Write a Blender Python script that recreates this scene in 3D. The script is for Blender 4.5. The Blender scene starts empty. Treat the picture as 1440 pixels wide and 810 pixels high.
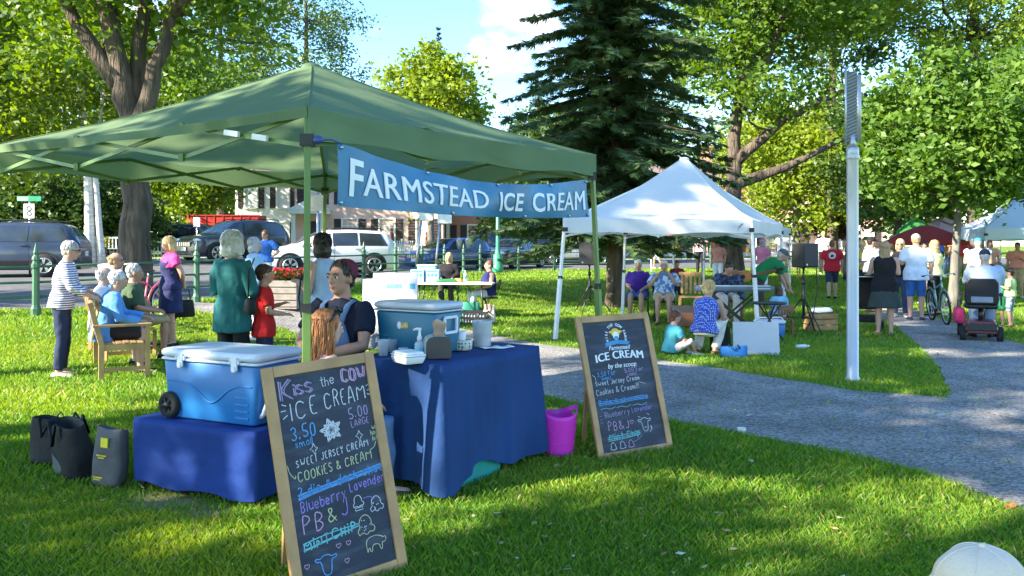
import bpy, bmesh, math, random
import numpy as np
from mathutils import Vector, Matrix, Euler, noise as mnoise

scene = bpy.context.scene
COL = scene.collection
RND = random.Random(7)
F = 1150.0          # focal length in photo pixels (1440 wide)
CAMZ = 1.6
HOR = 345.0         # horizon row in the photo
R_ = math.radians

# ------------------------------------------------------------------ camera
cam_data = bpy.data.cameras.new('camera')
cam = bpy.data.objects.new('camera', cam_data)
COL.objects.link(cam)
cam.location = (0, 0, CAMZ)
cam.rotation_euler = (R_(90), 0, 0)
cam_data.sensor_width = 36.0
cam_data.lens = 36.0 * F / 1440.0
cam_data.shift_y = -(405.0 - HOR) / 1440.0
cam_data.clip_start = 0.05
cam_data.clip_end = 3000
scene.camera = cam

# ------------------------------------------------------------------ sun, sky, exposure
SUN_DIR = Vector((-0.78, -0.42, 0.50)).normalized()      # towards the sun
SUN_EL = math.asin(SUN_DIR.z)
SUN_AZ = math.atan2(SUN_DIR.x, SUN_DIR.y)                # clockwise from +Y
sun_d = bpy.data.lights.new('sun', 'SUN')
sun_d.energy = 5.0
sun_d.angle = R_(0.55)
sun_d.color = (1.0, 0.9, 0.73)
sun_o = bpy.data.objects.new('sun', sun_d)
COL.objects.link(sun_o)
sun_o.rotation_euler = SUN_DIR.to_track_quat('Z', 'Y').to_euler()

world = bpy.data.worlds.new('World')
scene.world = world
world.use_nodes = True
wn, wl = world.node_tree.nodes, world.node_tree.links
wn.clear()
w_out = wn.new('ShaderNodeOutputWorld')
w_bg = wn.new('ShaderNodeBackground')
w_bg.inputs['Strength'].default_value = 0.135
w_sky = wn.new('ShaderNodeTexSky')
w_sky.sky_type = 'NISHITA'
w_sky.sun_disc = False
w_sky.sun_elevation = SUN_EL
w_sky.sun_rotation = SUN_AZ
w_sky.ozone_density = 3.0
w_sky.air_density = 1.0
w_sky.dust_density = 0.15
tc = wn.new('ShaderNodeTexCoord')
mp = wn.new('ShaderNodeMapping')
mp.inputs['Scale'].default_value = (1.0, 1.0, 1.9)
wl.new(tc.outputs['Generated'], mp.inputs['Vector'])
nz = wn.new('ShaderNodeTexNoise')
nz.inputs['Scale'].default_value = 6.5
nz.inputs['Detail'].default_value = 8.0
nz.inputs['Roughness'].default_value = 0.58
wl.new(mp.outputs['Vector'], nz.inputs['Vector'])
# clouds stand in certain directions of the sky (sums of soft lobes broken up by noise)
lobes = [((-0.01, 1.0, 0.30), 95.0, 0.45), ((0.04, 1.0, 0.26), 260.0, 0.5), ((-0.17, 1.0, 0.27), 330.0, 0.6), ((0.05, 1.0, 0.10), 16.0, 0.04),
         ((0.38, 1.0, 0.16), 14.0, 0.65), ((-0.55, 1.0, 0.2), 9.0, 0.55), ((0.9, -0.4, 0.5), 6.0, 0.6), ((-0.6, -0.8, 0.4), 6.0, 0.6)]
acc = None
for d, k, a in lobes:
    dv = Vector(d).normalized()
    dt = wn.new('ShaderNodeVectorMath'); dt.operation = 'DOT_PRODUCT'
    dt.inputs[1].default_value = dv
    wl.new(tc.outputs['Generated'], dt.inputs[0])
    s1 = wn.new('ShaderNodeMath'); s1.operation = 'SUBTRACT'; s1.inputs[1].default_value = 1.0
    wl.new(dt.outputs['Value'], s1.inputs[0])
    m1 = wn.new('ShaderNodeMath'); m1.operation = 'MULTIPLY'; m1.inputs[1].default_value = k * 8
    wl.new(s1.outputs[0], m1.inputs[0])
    e1 = wn.new('ShaderNodeMath'); e1.operation = 'EXPONENT'
    wl.new(m1.outputs[0], e1.inputs[0])
    m2 = wn.new('ShaderNodeMath'); m2.operation = 'MULTIPLY'; m2.inputs[1].default_value = a
    wl.new(e1.outputs[0], m2.inputs[0])
    if acc is None:
        acc = m2
    else:
        ad = wn.new('ShaderNodeMath'); ad.operation = 'ADD'
        wl.new(acc.outputs[0], ad.inputs[0]); wl.new(m2.outputs[0], ad.inputs[1]); acc = ad
n2 = wn.new('ShaderNodeMath'); n2.operation = 'SUBTRACT'; n2.inputs[1].default_value = 0.46
wl.new(nz.outputs['Fac'], n2.inputs[0])
n3 = wn.new('ShaderNodeMath'); n3.operation = 'MULTIPLY_ADD'; n3.inputs[1].default_value = 3.2
wl.new(n2.outputs[0], n3.inputs[0]); wl.new(acc.outputs[0], n3.inputs[2])
cr = wn.new('ShaderNodeMapRange')
cr.inputs['From Min'].default_value = 0.42
cr.inputs['From Max'].default_value = 1.05
cr.interpolation_type = 'SMOOTHSTEP'
wl.new(n3.outputs[0], cr.inputs['Value'])
mx = wn.new('ShaderNodeMix'); mx.data_type = 'RGBA'
mx.inputs['B'].default_value = (3.6, 3.7, 4.0, 1)
wl.new(cr.outputs['Result'], mx.inputs['Factor'])
hs_ = wn.new('ShaderNodeHueSaturation'); hs_.inputs['Saturation'].default_value = 1.15; hs_.inputs['Value'].default_value = 0.92
wl.new(w_sky.outputs['Color'], hs_.inputs['Color']); wl.new(hs_.outputs['Color'], mx.inputs['A'])
wl.new(mx.outputs['Result'], w_bg.inputs['Color'])
wl.new(w_bg.outputs['Background'], w_out.inputs['Surface'])

scene.view_settings.view_transform = 'Standard'
scene.view_settings.look = 'None'
scene.view_settings.exposure = 2.12
scene.view_settings.gamma = 1.0
scene.view_settings.use_curve_mapping = False
scene.render.engine = 'CYCLES'
scene.cycles.max_bounces = 6
scene.cycles.diffuse_bounces = 3
scene.cycles.glossy_bounces = 2
scene.cycles.transmission_bounces = 4
scene.cycles.transparent_max_bounces = 6
scene.cycles.use_denoising = True
scene.cycles.sample_clamp_indirect = 6.0

# ------------------------------------------------------------------ ground shape and pixel helpers
def sm(a, b, t):
    t = np.clip((np.asarray(t, float) - a) / (b - a), 0, 1)
    return t * t * (3 - 2 * t)

def zt(x, y):
    """height of the terrain: flat lawn in front, a gentle bank up to the street on the left and at the back"""
    y0 = 9.8 + 15.5 * sm(-7, 5, x)
    z = 0.42 * sm(0, 1, (np.asarray(y, float) - y0) / 5.0)
    left = 1 - sm(-9, -2, x)
    z = z + 0.65 * sm(12, 48, y) * left + 0.25 * sm(36, 70, y) * (1 - left)
    return z

def G(px, py, z=0.0):
    """point at height z seen at photo pixel (px, py)"""
    y = F * (CAMZ - z) / (py - HOR)
    return Vector(((px - 720.0) / F * y, y, z))

def P(px, Y, dz=0.0):
    """point on the terrain at depth Y seen in photo column px"""
    x = (px - 720.0) / F * Y
    return Vector((x, Y, float(zt(x, Y)) + dz))

def W(px, py, Y):
    return Vector(((px - 720.0) / F * Y, Y, CAMZ - (py - HOR) * Y / F))

# ------------------------------------------------------------------ object helpers
def tag(o, label=None, cat=None, group=None, kind=None):
    if label: o['label'] = label
    if cat: o['category'] = cat
    if group: o['group'] = group
    if kind: o['kind'] = kind
    return o

def thing(name, label, cat, loc=(0, 0, 0), rotz=0.0, group=None, rot=None):
    o = bpy.data.objects.new(name, None)
    COL.objects.link(o)
    o.location = loc
    o.rotation_euler = rot if rot is not None else (0, 0, rotz)
    o.empty_display_size = 0.1
    return tag(o, label, cat, group)

def copy_tree(o, parent=None):
    c = o.copy()
    COL.objects.link(c)
    c.parent = parent
    for ch in [k for k in COL.objects if k.parent is o]:
        copy_tree(ch, c)
    return c

class MB:
    """collects shapes; build() links them as ONE mesh object"""
    def __init__(s):
        s.v = []; s.f = []; s.m = []; s.s = []
    def add(s, vs, fs, m=0, smooth=False, mat=None):
        o = len(s.v)
        if mat is not None:
            vs = [mat @ Vector(v) for v in vs]
        s.v.extend([(v[0], v[1], v[2]) for v in vs])
        for f in fs:
            s.f.append([i + o for i in f]); s.m.append(m); s.s.append(smooth)
        return s
    def box(s, c, size, m=0, rot=None, taper=1.0, shear=(0, 0)):
        hx, hy, hz = size[0] / 2, size[1] / 2, size[2] / 2
        vs = []
        for z, k in ((-hz, 1.0), (hz, taper)):
            for x, y in ((-hx, -hy), (hx, -hy), (hx, hy), (-hx, hy)):
                vs.append(Vector((x * k + shear[0] * (z > 0), y * k + shear[1] * (z > 0), z)))
        if rot is not None:
            M = rot if isinstance(rot, Matrix) else Euler(rot).to_matrix()
            vs = [M @ v for v in vs]
        c = Vector(c)
        vs = [v + c for v in vs]
        return s.add(vs, [(3, 2, 1, 0), (4, 5, 6, 7), (0, 1, 5, 4), (1, 2, 6, 5), (2, 3, 7, 6), (3, 0, 4, 7)], m)
    def bar(s, a, b, w, h=None, m=0, up=(0, 0, 1)):
        """square bar from a to b"""
        a, b = Vector(a), Vector(b); h = h or w
        d = (b - a); L = d.length; d.normalize()
        u = Vector(up)
        if abs(d.dot(u)) > 0.98: u = Vector((0, 1, 0))
        x = d.cross(u).normalized(); z = x.cross(d).normalized()
        vs = []
        for p in (a, b):
            for i, j in ((-1, -1), (1, -1), (1, 1), (-1, 1)):
                vs.append(p + x * (i * w / 2) + z * (j * h / 2))
        return s.add(vs, [(3, 2, 1, 0), (4, 5, 6, 7), (0, 1, 5, 4), (1, 2, 6, 5), (2, 3, 7, 6), (3, 0, 4, 7)], m)
    def loft(s, rings, m=0, smooth=True, cap=True, closed=True):
        n = len(rings[0]); o = len(s.v)
        for r in rings:
            s.v.extend([(p[0], p[1], p[2]) for p in r])
        for i in range(len(rings) - 1):
            for j in range(n if closed else n - 1):
                k = (j + 1) % n
                s.f.append([o + i * n + j, o + i * n + k, o + (i + 1) * n + k, o + (i + 1) * n + j]); s.m.append(m); s.s.append(smooth)
        if cap and closed:
            s.f.append([o + j for j in reversed(range(n))]); s.m.append(m); s.s.append(False)
            s.f.append([o + (len(rings) - 1) * n + j for j in range(n)]); s.m.append(m); s.s.append(False)
        return s
    def tube(s, pts, rad, n=8, m=0, smooth=True, flat=None):
        """round tube through pts; rad one number or one per point; flat scales the second axis"""
        pts = [Vector(p) for p in pts]
        if not hasattr(rad, '__len__'): rad = [rad] * len(pts)
        t0 = (pts[1] - pts[0]).normalized()
        u = Vector((0, 0, 1)) if abs(t0.z) < 0.9 else Vector((0, 1, 0))
        x = t0.cross(u).normalized()
        rings = []
        for i, p in enumerate(pts):
            if i == 0: t = t0
            elif i == len(pts) - 1: t = (pts[i] - pts[i - 1]).normalized()
            else: t = ((pts[i + 1] - p).normalized() + (p - pts[i - 1]).normalized()).normalized()
            x = (x - t * x.dot(t)).normalized()
            y = t.cross(x)
            r = rad[i]; r2 = r * (flat if flat else 1.0)
            rings.append([p + x * (math.cos(a) * r) + y * (math.sin(a) * r2) for a in [2 * math.pi * j / n for j in range(n)]])
        return s.loft(rings, m, smooth)
    def lathe(s, prof, c=(0, 0, 0), n=16, m=0, smooth=True, mat=None, cap=True):
        """profile of (r, z) turned round z"""
        c = Vector(c); rings = []
        for r, z in prof:
            ring = [Vector((math.cos(2 * math.pi * j / n) * r, math.sin(2 * math.pi * j / n) * r, z)) for j in range(n)]
            if mat is not None: ring = [mat @ p for p in ring]
            rings.append([p + c for p in ring])
        return s.loft(rings, m, smooth, cap)
    def ball(s, c, r, m=0, nu=12, nv=8, mat=None, smooth=True):
        r = r if hasattr(r, '__len__') else (r, r, r)
        c = Vector(c); rings = []
        for i in range(1, nv):
            a = math.pi * i / nv
            ring = [Vector((math.sin(a) * math.cos(2 * math.pi * j / nu) * r[0], math.sin(a) * math.sin(2 * math.pi * j / nu) * r[1], -math.cos(a) * r[2])) for j in range(nu)]
            if mat is not None: ring = [mat @ p for p in ring]
            rings.append([p + c for p in ring])
        o = len(s.v)
        s.loft(rings, m, smooth, cap=False)
        lo, hi = Vector((0, 0, -r[2])), Vector((0, 0, r[2]))
        if mat is not None: lo, hi = mat @ lo, mat @ hi
        b = len(s.v); s.v.append(tuple(lo + c)); s.v.append(tuple(hi + c))
        last = o + (nv - 2) * nu
        for j in range(nu):
            k = (j + 1) % nu
            s.f.append([b, o + k, o + j]); s.m.append(m); s.s.append(smooth)
            s.f.append([b + 1, last + j, last + k]); s.m.append(m); s.s.append(smooth)
        return s
    def prism(s, poly, depth, m=0, mat=None):
        """2D polygon (x, z) extruded along y from -depth/2 to depth/2"""
        n = len(poly)
        vs = [(p[0], -depth / 2, p[1]) for p in poly] + [(p[0], depth / 2, p[1]) for p in poly]
        fs = [list(range(n)), [n + i for i in reversed(range(n))]]
        for i in range(n):
            k = (i + 1) % n
            fs.append([k, i, n + i, n + k])
        return s.add(vs, fs, m, mat=mat)
    def ring(s, c, R, r, axis='Y', n=24, k=6, m=0):
        """torus"""
        c = Vector(c); rings = []
        for i in range(n + 1):
            a = 2 * math.pi * i / n
            ring = []
            for j in range(k):
                b = 2 * math.pi * j / k
                q = R + r * math.cos(b); w = r * math.sin(b)
                if axis == 'Y': p = Vector((q * math.cos(a), w, q * math.sin(a)))
                elif axis == 'X': p = Vector((w, q * math.cos(a), q * math.sin(a)))
                else: p = Vector((q * math.cos(a), q * math.sin(a), w))
                ring.append(p + c)
            rings.append(ring)
        return s.loft(rings, m, True, cap=False)
    def jitter(s, amp, freq=8.0, seed=0.0):
        out = []
        for v in s.v:
            d = mnoise.noise_vector(Vector(v) * freq + Vector((seed, seed * 1.7, 0)))
            out.append((v[0] + d.x * amp, v[1] + d.y * amp, v[2] + d.z * amp))
        s.v = out
        return s
    def build(s, name, mats, parent=None, bevel=0.0, subsurf=0, solid=0.0):
        me = bpy.data.meshes.new(name)
        me.from_pydata(s.v, [], s.f)
        mats = mats if isinstance(mats, (list, tuple)) else [mats]
        for mm in mats: me.materials.append(mm)
        me.polygons.foreach_set('material_index', s.m)
        me.polygons.foreach_set('use_smooth', s.s)
        me.update()
        o = bpy.data.objects.new(name, me)
        COL.objects.link(o)
        if parent is not None: o.parent = parent
        if solid:
            md = o.modifiers.new('solid', 'SOLIDIFY'); md.thickness = solid; md.offset = 0
        if bevel:
            md = o.modifiers.new('bevel', 'BEVEL'); md.width = bevel; md.segments = 2; md.limit_method = 'ANGLE'; md.angle_limit = R_(40)
        if subsurf:
            md = o.modifiers.new('sub', 'SUBSURF'); md.levels = subsurf; md.render_levels = subsurf
        return o

def np_mesh(name, V, n, mats, parent=None, midx=None, smooth=False):
    """mesh of separate n-gons from a (count*n, 3) array"""
    V = np.asarray(V, np.float32).reshape(-1, 3)
    nf = len(V) // n
    me = bpy.data.meshes.new(name)
    me.vertices.add(len(V)); me.vertices.foreach_set('co', V.ravel())
    me.loops.add(len(V)); me.loops.foreach_set('vertex_index', np.arange(len(V), dtype=np.int32))
    me.polygons.add(nf)
    me.polygons.foreach_set('loop_start', np.arange(0, len(V), n, dtype=np.int32))
    me.polygons.foreach_set('loop_total', np.full(nf, n, np.int32))
    mats = mats if isinstance(mats, (list, tuple)) else [mats]
    for mm in mats: me.materials.append(mm)
    if midx is not None: me.polygons.foreach_set('material_index', np.asarray(midx, np.int32))
    if smooth: me.polygons.foreach_set('use_smooth', np.ones(nf, bool))
    me.update(calc_edges=True)
    o = bpy.data.objects.new(name, me)
    COL.objects.link(o)
    if parent is not None: o.parent = parent
    return o

# ------------------------------------------------------------------ materials
MATS = {}
def mat(key, col=None, rough=0.6, metal=0.0, var=0.12, scale=9.0, bump=0.0, bscale=60.0, trans=0.0, coat=0.0, alpha=1.0, spec=0.5, stretch=None, col2=None, bdist=0.02):
    """principled material with noise in its colour and a noise bump"""
    if key in MATS: return MATS[key]
    m = bpy.data.materials.new(key); MATS[key] = m
    m.use_nodes = True
    nt = m.node_tree; N, L = nt.nodes, nt.links
    b = N['Principled BSDF']
    b.inputs['Roughness'].default_value = rough
    b.inputs['Metallic'].default_value = metal
    b.inputs['Specular IOR Level'].default_value = spec
    if coat: b.inputs['Coat Weight'].default_value = coat; b.inputs['Coat Roughness'].default_value = 0.08
    t = N.new('ShaderNodeTexCoord'); mapn = N.new('ShaderNodeMapping')
    if stretch: mapn.inputs['Scale'].default_value = stretch
    L.new(t.outputs['Object'], mapn.inputs['Vector'])
    n = N.new('ShaderNodeTexNoise'); n.inputs['Scale'].default_value = scale; n.inputs['Detail'].default_value = 5
    L.new(mapn.outputs['Vector'], n.inputs['Vector'])
    r = N.new('ShaderNodeValToRGB')
    a = [max(0, c * (1 - var)) for c in col]; c2 = [min(1, c * (1 + var)) for c in (col2 or col)]
    r.color_ramp.elements[0].position = 0.3; r.color_ramp.elements[1].position = 0.7
    r.color_ramp.elements[0].color = (*a, 1); r.color_ramp.elements[1].color = (*c2, 1)
    L.new(n.outputs['Fac'], r.inputs['Fac'])
    L.new(r.outputs['Color'], b.inputs['Base Color'])
    if bump:
        n2 = N.new('ShaderNodeTexNoise'); n2.inputs['Scale'].default_value = bscale; n2.inputs['Detail'].default_value = 4
        L.new(mapn.outputs['Vector'], n2.inputs['Vector'])
        bp = N.new('ShaderNodeBump'); bp.inputs['Strength'].default_value = bump; bp.inputs['Distance'].default_value = bdist
        L.new(n2.outputs['Fac'], bp.inputs['Height'])
        L.new(bp.outputs['Normal'], b.inputs['Normal'])
    if trans:
        out = N['Material Output']
        tr = N.new('ShaderNodeBsdfTranslucent'); L.new(r.outputs['Color'], tr.inputs['Color'])
        ms = N.new('ShaderNodeMixShader'); ms.inputs['Fac'].default_value = trans
        L.new(b.outputs['BSDF'], ms.inputs[1]); L.new(tr.outputs['BSDF'], ms.inputs[2])
        L.new(ms.outputs['Shader'], out.inputs['Surface'])
    if alpha < 1:
        b.inputs['Alpha'].default_value = alpha
    return m

def pattern_mat(key, base, other, kind='stripes', scale=30.0, rough=0.85, axis=2):
    """cloth with a woven or printed pattern in object space"""
    if key in MATS: return MATS[key]
    m = mat(key, base, rough)
    nt = m.node_tree; N, L = nt.nodes, nt.links
    b = N['Principled BSDF']
    t = N.new('ShaderNodeTexCoord')
    mix = N.new('ShaderNodeMix'); mix.data_type = 'RGBA'
    mix.inputs['A'].default_value = (*base, 1); mix.inputs['B'].default_value = (*other, 1)
    if kind == 'stripes':
        w = N.new('ShaderNodeTexWave'); w.wave_type = 'BANDS'; w.bands_direction = 'XYZ'[axis]
        w.inputs['Scale'].default_value = scale; w.inputs['Distortion'].default_value = 0.4
        L.new(t.outputs['Object'], w.inputs['Vector'])
        g = N.new('ShaderNodeMath'); g.operation = 'GREATER_THAN'; g.inputs[1].default_value = 0.5
        L.new(w.outputs['Fac'], g.inputs[0]); L.new(g.outputs[0], mix.inputs['Factor'])
    elif kind == 'dots':
        v = N.new('ShaderNodeTexVoronoi'); v.inputs['Scale'].default_value = scale; v.inputs['Randomness'].default_value = 0.25
        L.new(t.outputs['Object'], v.inputs['Vector'])
        g = N.new('ShaderNodeMath'); g.operation = 'LESS_THAN'; g.inputs[1].default_value = 0.33
        L.new(v.outputs['Distance'], g.inputs[0]); L.new(g.outputs[0], mix.inputs['Factor'])
    elif kind == 'plaid':
        c = N.new('ShaderNodeTexChecker'); c.inputs['Scale'].default_value = scale
        c.inputs['Color1'].default_value = (0, 0, 0, 1); c.inputs['Color2'].default_value = (1, 1, 1, 1)
        L.new(t.outputs['Object'], c.inputs['Vector']); L.new(c.outputs['Fac'], mix.inputs['Factor'])
    else:  # floral
        n = N.new('ShaderNodeTexNoise'); n.inputs['Scale'].default_value = scale; n.inputs['Detail'].default_value = 2
        L.new(t.outputs['Object'], n.inputs['Vector'])
        r = N.new('ShaderNodeValToRGB'); r.color_ramp.elements[0].position = 0.5; r.color_ramp.elements[1].position = 0.56
        L.new(n.outputs['Fac'], r.inputs['Fac']); L.new(r.outputs['Color'], mix.inputs['Factor'])
    L.new(mix.outputs['Result'], b.inputs['Base Color'])
    return m

def leaf_mat(key, c1, c2, trans=0.4, scale=0.55, rough=0.5, c3=None):
    """foliage: hue varies from clump to clump; leaves let some light through"""
    if key in MATS: return MATS[key]
    m = bpy.data.materials.new(key); MATS[key] = m; m.use_nodes = True
    nt = m.node_tree; N, L = nt.nodes, nt.links
    b = N['Principled BSDF']; out = N['Material Output']
    b.inputs['Roughness'].default_value = rough; b.inputs['Specular IOR Level'].default_value = 0.35
    t = N.new('ShaderNodeTexCoord')
    n = N.new('ShaderNodeTexNoise'); n.inputs['Scale'].default_value = scale; n.inputs['Detail'].default_value = 6; n.inputs['Roughness'].default_value = 0.7
    L.new(t.outputs['Object'], n.inputs['Vector'])
    r = N.new('ShaderNodeValToRGB')
    r.color_ramp.elements[0].position = 0.33; r.color_ramp.elements[1].position = 0.68
    r.color_ramp.elements[0].color = (*c1, 1); r.color_ramp.elements[1].color = (*c2, 1)
    L.new(n.outputs['Fac'], r.inputs['Fac'])
    L.new(r.outputs['Color'], b.inputs['Base Color'])
    tr = N.new('ShaderNodeBsdfTranslucent')
    hs = N.new('ShaderNodeHueSaturation'); hs.inputs['Hue'].default_value = 0.485; hs.inputs['Saturation'].default_value = 1.15; hs.inputs['Value'].default_value = 1.5
    L.new(r.outputs['Color'], hs.inputs['Color']); L.new(hs.outputs['Color'], tr.inputs['Color'])
    ms = N.new('ShaderNodeMixShader'); ms.inputs['Fac'].default_value = trans
    L.new(b.outputs['BSDF'], ms.inputs[1]); L.new(tr.outputs['BSDF'], ms.inputs[2])
    L.new(ms.outputs['Shader'], out.inputs['Surface'])
    return m
# ================================================================== ground, path, street
def GT(px, py):
    z = 0.0
    for _ in range(12):
        p = G(px, py, z); z = 0.5 * z + 0.5 * float(zt(p.x, p.y))
    p = G(px, py, z)
    return p

def ground_material():
    m = bpy.data.materials.new('lawn'); m.use_nodes = True
    nt = m.node_tree; N, L = nt.nodes, nt.links
    b = N['Principled BSDF']; b.inputs['Roughness'].default_value = 0.9; b.inputs['Specular IOR Level'].default_value = 0.1
    t = N.new('ShaderNodeTexCoord')
    n1 = N.new('ShaderNodeTexNoise'); n1.inputs['Scale'].default_value = 0.55; n1.inputs['Detail'].default_value = 8; n1.inputs['Roughness'].default_value = 0.65
    n2 = N.new('ShaderNodeTexNoise'); n2.inputs['Scale'].default_value = 22; n2.inputs['Detail'].default_value = 5
    L.new(t.outputs['Object'], n1.inputs['Vector']); L.new(t.outputs['Object'], n2.inputs['Vector'])
    r1 = N.new('ShaderNodeValToRGB')
    e = r1.color_ramp.elements
    e[0].position = 0.3; e[0].color = (0.085, 0.165, 0.016, 1)
    e[1].position = 0.72; e[1].color = (0.23, 0.31, 0.03, 1)
    L.new(n1.outputs['Fac'], r1.inputs['Fac'])
    r2 = N.new('ShaderNodeValToRGB')
    r2.color_ramp.elements[0].position = 0.3; r2.color_ramp.elements[0].color = (0.55, 0.55, 0.5, 1)
    r2.color_ramp.elements[1].position = 0.7; r2.color_ramp.elements[1].color = (1.2, 1.2, 1.0, 1)
    L.new(n2.outputs['Fac'], r2.inputs['Fac'])
    mu = N.new('ShaderNodeMix'); mu.data_type = 'RGBA'; mu.blend_type = 'MULTIPLY'; mu.inputs['Factor'].default_value = 1.0
    L.new(r1.outputs['Color'], mu.inputs['A']); L.new(r2.outputs['Color'], mu.inputs['B'])
    # worn earth patch beside the low blue table and beside the path
    wear = None
    for c, rad in ((G(235, 705), 0.42), (G(290, 722), 0.26), (G(1425, 700), 0.35), (G(1010, 548), 0.5), (G(640, 755), 0.2)):
        d = N.new('ShaderNodeVectorMath'); d.operation = 'DISTANCE'; d.inputs[1].default_value = c
        L.new(t.outputs['Object'], d.inputs[0])
        mr = N.new('ShaderNodeMapRange'); mr.inputs['From Min'].default_value = rad; mr.inputs['From Max'].default_value = rad * 0.3
        mr.inputs['To Min'].default_value = 0; mr.inputs['To Max'].default_value = 0.8
        L.new(d.outputs['Value'], mr.inputs['Value'])
        if wear is None: wear = mr
        else:
            a = N.new('ShaderNodeMath'); a.operation = 'MAXIMUM'
            L.new(wear.outputs[0], a.inputs[0]); L.new(mr.outputs[0], a.inputs[1]); wear = a
    wm = N.new('ShaderNodeMath'); wm.operation = 'MULTIPLY'
    L.new(wear.outputs[0], wm.inputs[0]); L.new(n2.outputs['Fac'], wm.inputs[1])
    wm2 = N.new('ShaderNodeMath'); wm2.operation = 'MULTIPLY'; wm2.inputs[1].default_value = 1.7
    L.new(wm.outputs[0], wm2.inputs[0])
    mw = N.new('ShaderNodeMix'); mw.data_type = 'RGBA'; mw.inputs['B'].default_value = (0.27, 0.22, 0.12, 1)
    L.new(wm2.outputs[0], mw.inputs['Factor']); L.new(mu.outputs['Result'], mw.inputs['A'])
    L.new(mw.outputs['Result'], b.inputs['Base Color'])
    bp = N.new('ShaderNodeBump'); bp.inputs['Strength'].default_value = 0.8; bp.inputs['Distance'].default_value = 0.05
    L.new(n2.outputs['Fac'], bp.inputs['Height']); L.new(bp.outputs['Normal'], b.inputs['Normal'])
    return m

xs = np.concatenate([[-900, -400, -200, -120], np.arange(-80, -30, 2.5), np.arange(-30, 30, 0.75), np.arange(30, 80.1, 2.5), [120, 200, 400, 900]])
ys = np.concatenate([[-500, -150, -60, -30, -15], np.arange(-8, 50, 0.75), np.arange(50, 121, 3), [160, 240, 420, 900]])
XX, YY = np.meshgrid(xs, ys)
ZZ = zt(XX, YY)
nx, ny = len(xs), len(ys)
mb = MB()
mb.v = list(zip(XX.ravel().tolist(), YY.ravel().tolist(), ZZ.ravel().tolist()))
for j in range(ny - 1):
    for i in range(nx - 1):
        mb.f.append([j * nx + i, j * nx + i + 1, (j + 1) * nx + i + 1, (j + 1) * nx + i]); mb.m.append(0); mb.s.append(True)
M_LAWN = ground_material()
tag(mb.build('ground', M_LAWN), kind='structure')

def resample(pts, step):
    pts = [Vector((p[0], p[1])) for p in pts]
    seg = [(pts[i + 1] - pts[i]).length for i in range(len(pts) - 1)]
    return pts, seg

def ribbon(name, A, B, m, dz, nc=8, sub=6, wob=0.0):
    """sheet between two edge lines with equally many points, laid on the terrain"""
    mb = MB(); rows = []
    n = len(A)
    for i in range(n - 1):
        for k in range(sub + (1 if i == n - 2 else 0)):
            t = k / sub
            a = Vector(A[i][:2]).lerp(Vector(A[i + 1][:2]), t); b = Vector(B[i][:2]).lerp(Vector(B[i + 1][:2]), t)
            rows.append((a, b))
    for a, b in rows:
        for c in range(nc + 1):
            p = a.lerp(b, c / nc)
            if wob and c in (0, nc):
                w = mnoise.noise(Vector((p.x * 1.7, p.y * 1.7, 3.0))) * wob
                d = (b - a).normalized(); p = p + d * w
            mb.v.append((p.x, p.y, float(zt(p.x, p.y)) + dz))
    w = nc + 1
    for i in range(len(rows) - 1):
        for c in range(nc):
            mb.f.append([i * w + c, i * w + c + 1, (i + 1) * w + c + 1, (i + 1) * w + c]); mb.m.append(0); mb.s.append(True)
    o = mb.build(name, m)
    tag(o, kind='structure')
    return o, [(r[0].x, r[0].y) for r in rows] + [(r[1].x, r[1].y) for r in reversed(rows)]

M_GRAVEL = mat('gravel', (0.225, 0.215, 0.20), rough=0.95, var=0.32, scale=1.6, bump=0.9, bscale=150)
def gravel_detail(m):
    nt = m.node_tree; N, L = nt.nodes, nt.links
    b = N['Principled BSDF']; src = b.inputs['Base Color'].links[0].from_socket
    t = [n for n in N if n.type == 'TEX_COORD'][0]
    v = N.new('ShaderNodeTexVoronoi'); v.inputs['Scale'].default_value = 55
    L.new(t.outputs['Object'], v.inputs['Vector'])
    hv = N.new('ShaderNodeSeparateColor'); L.new(v.outputs['Color'], hv.inputs['Color'])
    mr = N.new('ShaderNodeMapRange'); mr.inputs['To Min'].default_value = 0.45; mr.inputs['To Max'].default_value = 1.7
    L.new(hv.outputs['Red'], mr.inputs['Value'])
    mu = N.new('ShaderNodeMix'); mu.data_type = 'RGBA'; mu.blend_type = 'MULTIPLY'; mu.inputs['Factor'].default_value = 1
    L.new(src, mu.inputs['A']); L.new(mr.outputs['Result'], mu.inputs['B'])
    L.new(mu.outputs['Result'], b.inputs['Base Color'])
gravel_detail(M_GRAVEL)
M_ASPHALT = mat('asphalt', (0.10, 0.10, 0.105), rough=0.9, var=0.22, scale=2.0, bump=0.4, bscale=200)
M_WALK = mat('sidewalk_concrete', (0.42, 0.40, 0.38), rough=0.9, var=0.12, scale=3.0)

far_px = [(250, 424), (330, 428), (400, 433), (525, 443), (640, 460), (750, 483), (850, 496), (930, 507), (1060, 526), (1200, 549), (1290, 557), (1330, 560), (1450, 590), (1640, 640)]
near_px = [(250, 436), (330, 447), (400, 461), (525, 492), (640, 524), (740, 551), (815, 568), (945, 592), (1040, 610), (1200, 640), (1290, 664), (1330, 677), (1440, 716), (1600, 812)]
path_o, path_poly = ribbon('path', [GT(*p) for p in far_px], [GT(*p) for p in near_px], M_GRAVEL, 0.006, wob=0.14)
bl = [(1340, 570), (1331, 545), (1320, 518), (1292, 486), (1264, 463), (1243, 450), (1215, 437), (1195, 425)]
br = [(1800, 680), (1600, 560), (1475, 497), (1418, 478), (1368, 462), (1325, 450), (1290, 437), (1265, 425)]
branch_o, branch_poly = ribbon('path_branch', [GT(*p) for p in bl], [GT(*p) for p in br], M_GRAVEL, 0.0095, wob=0.12)

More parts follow.
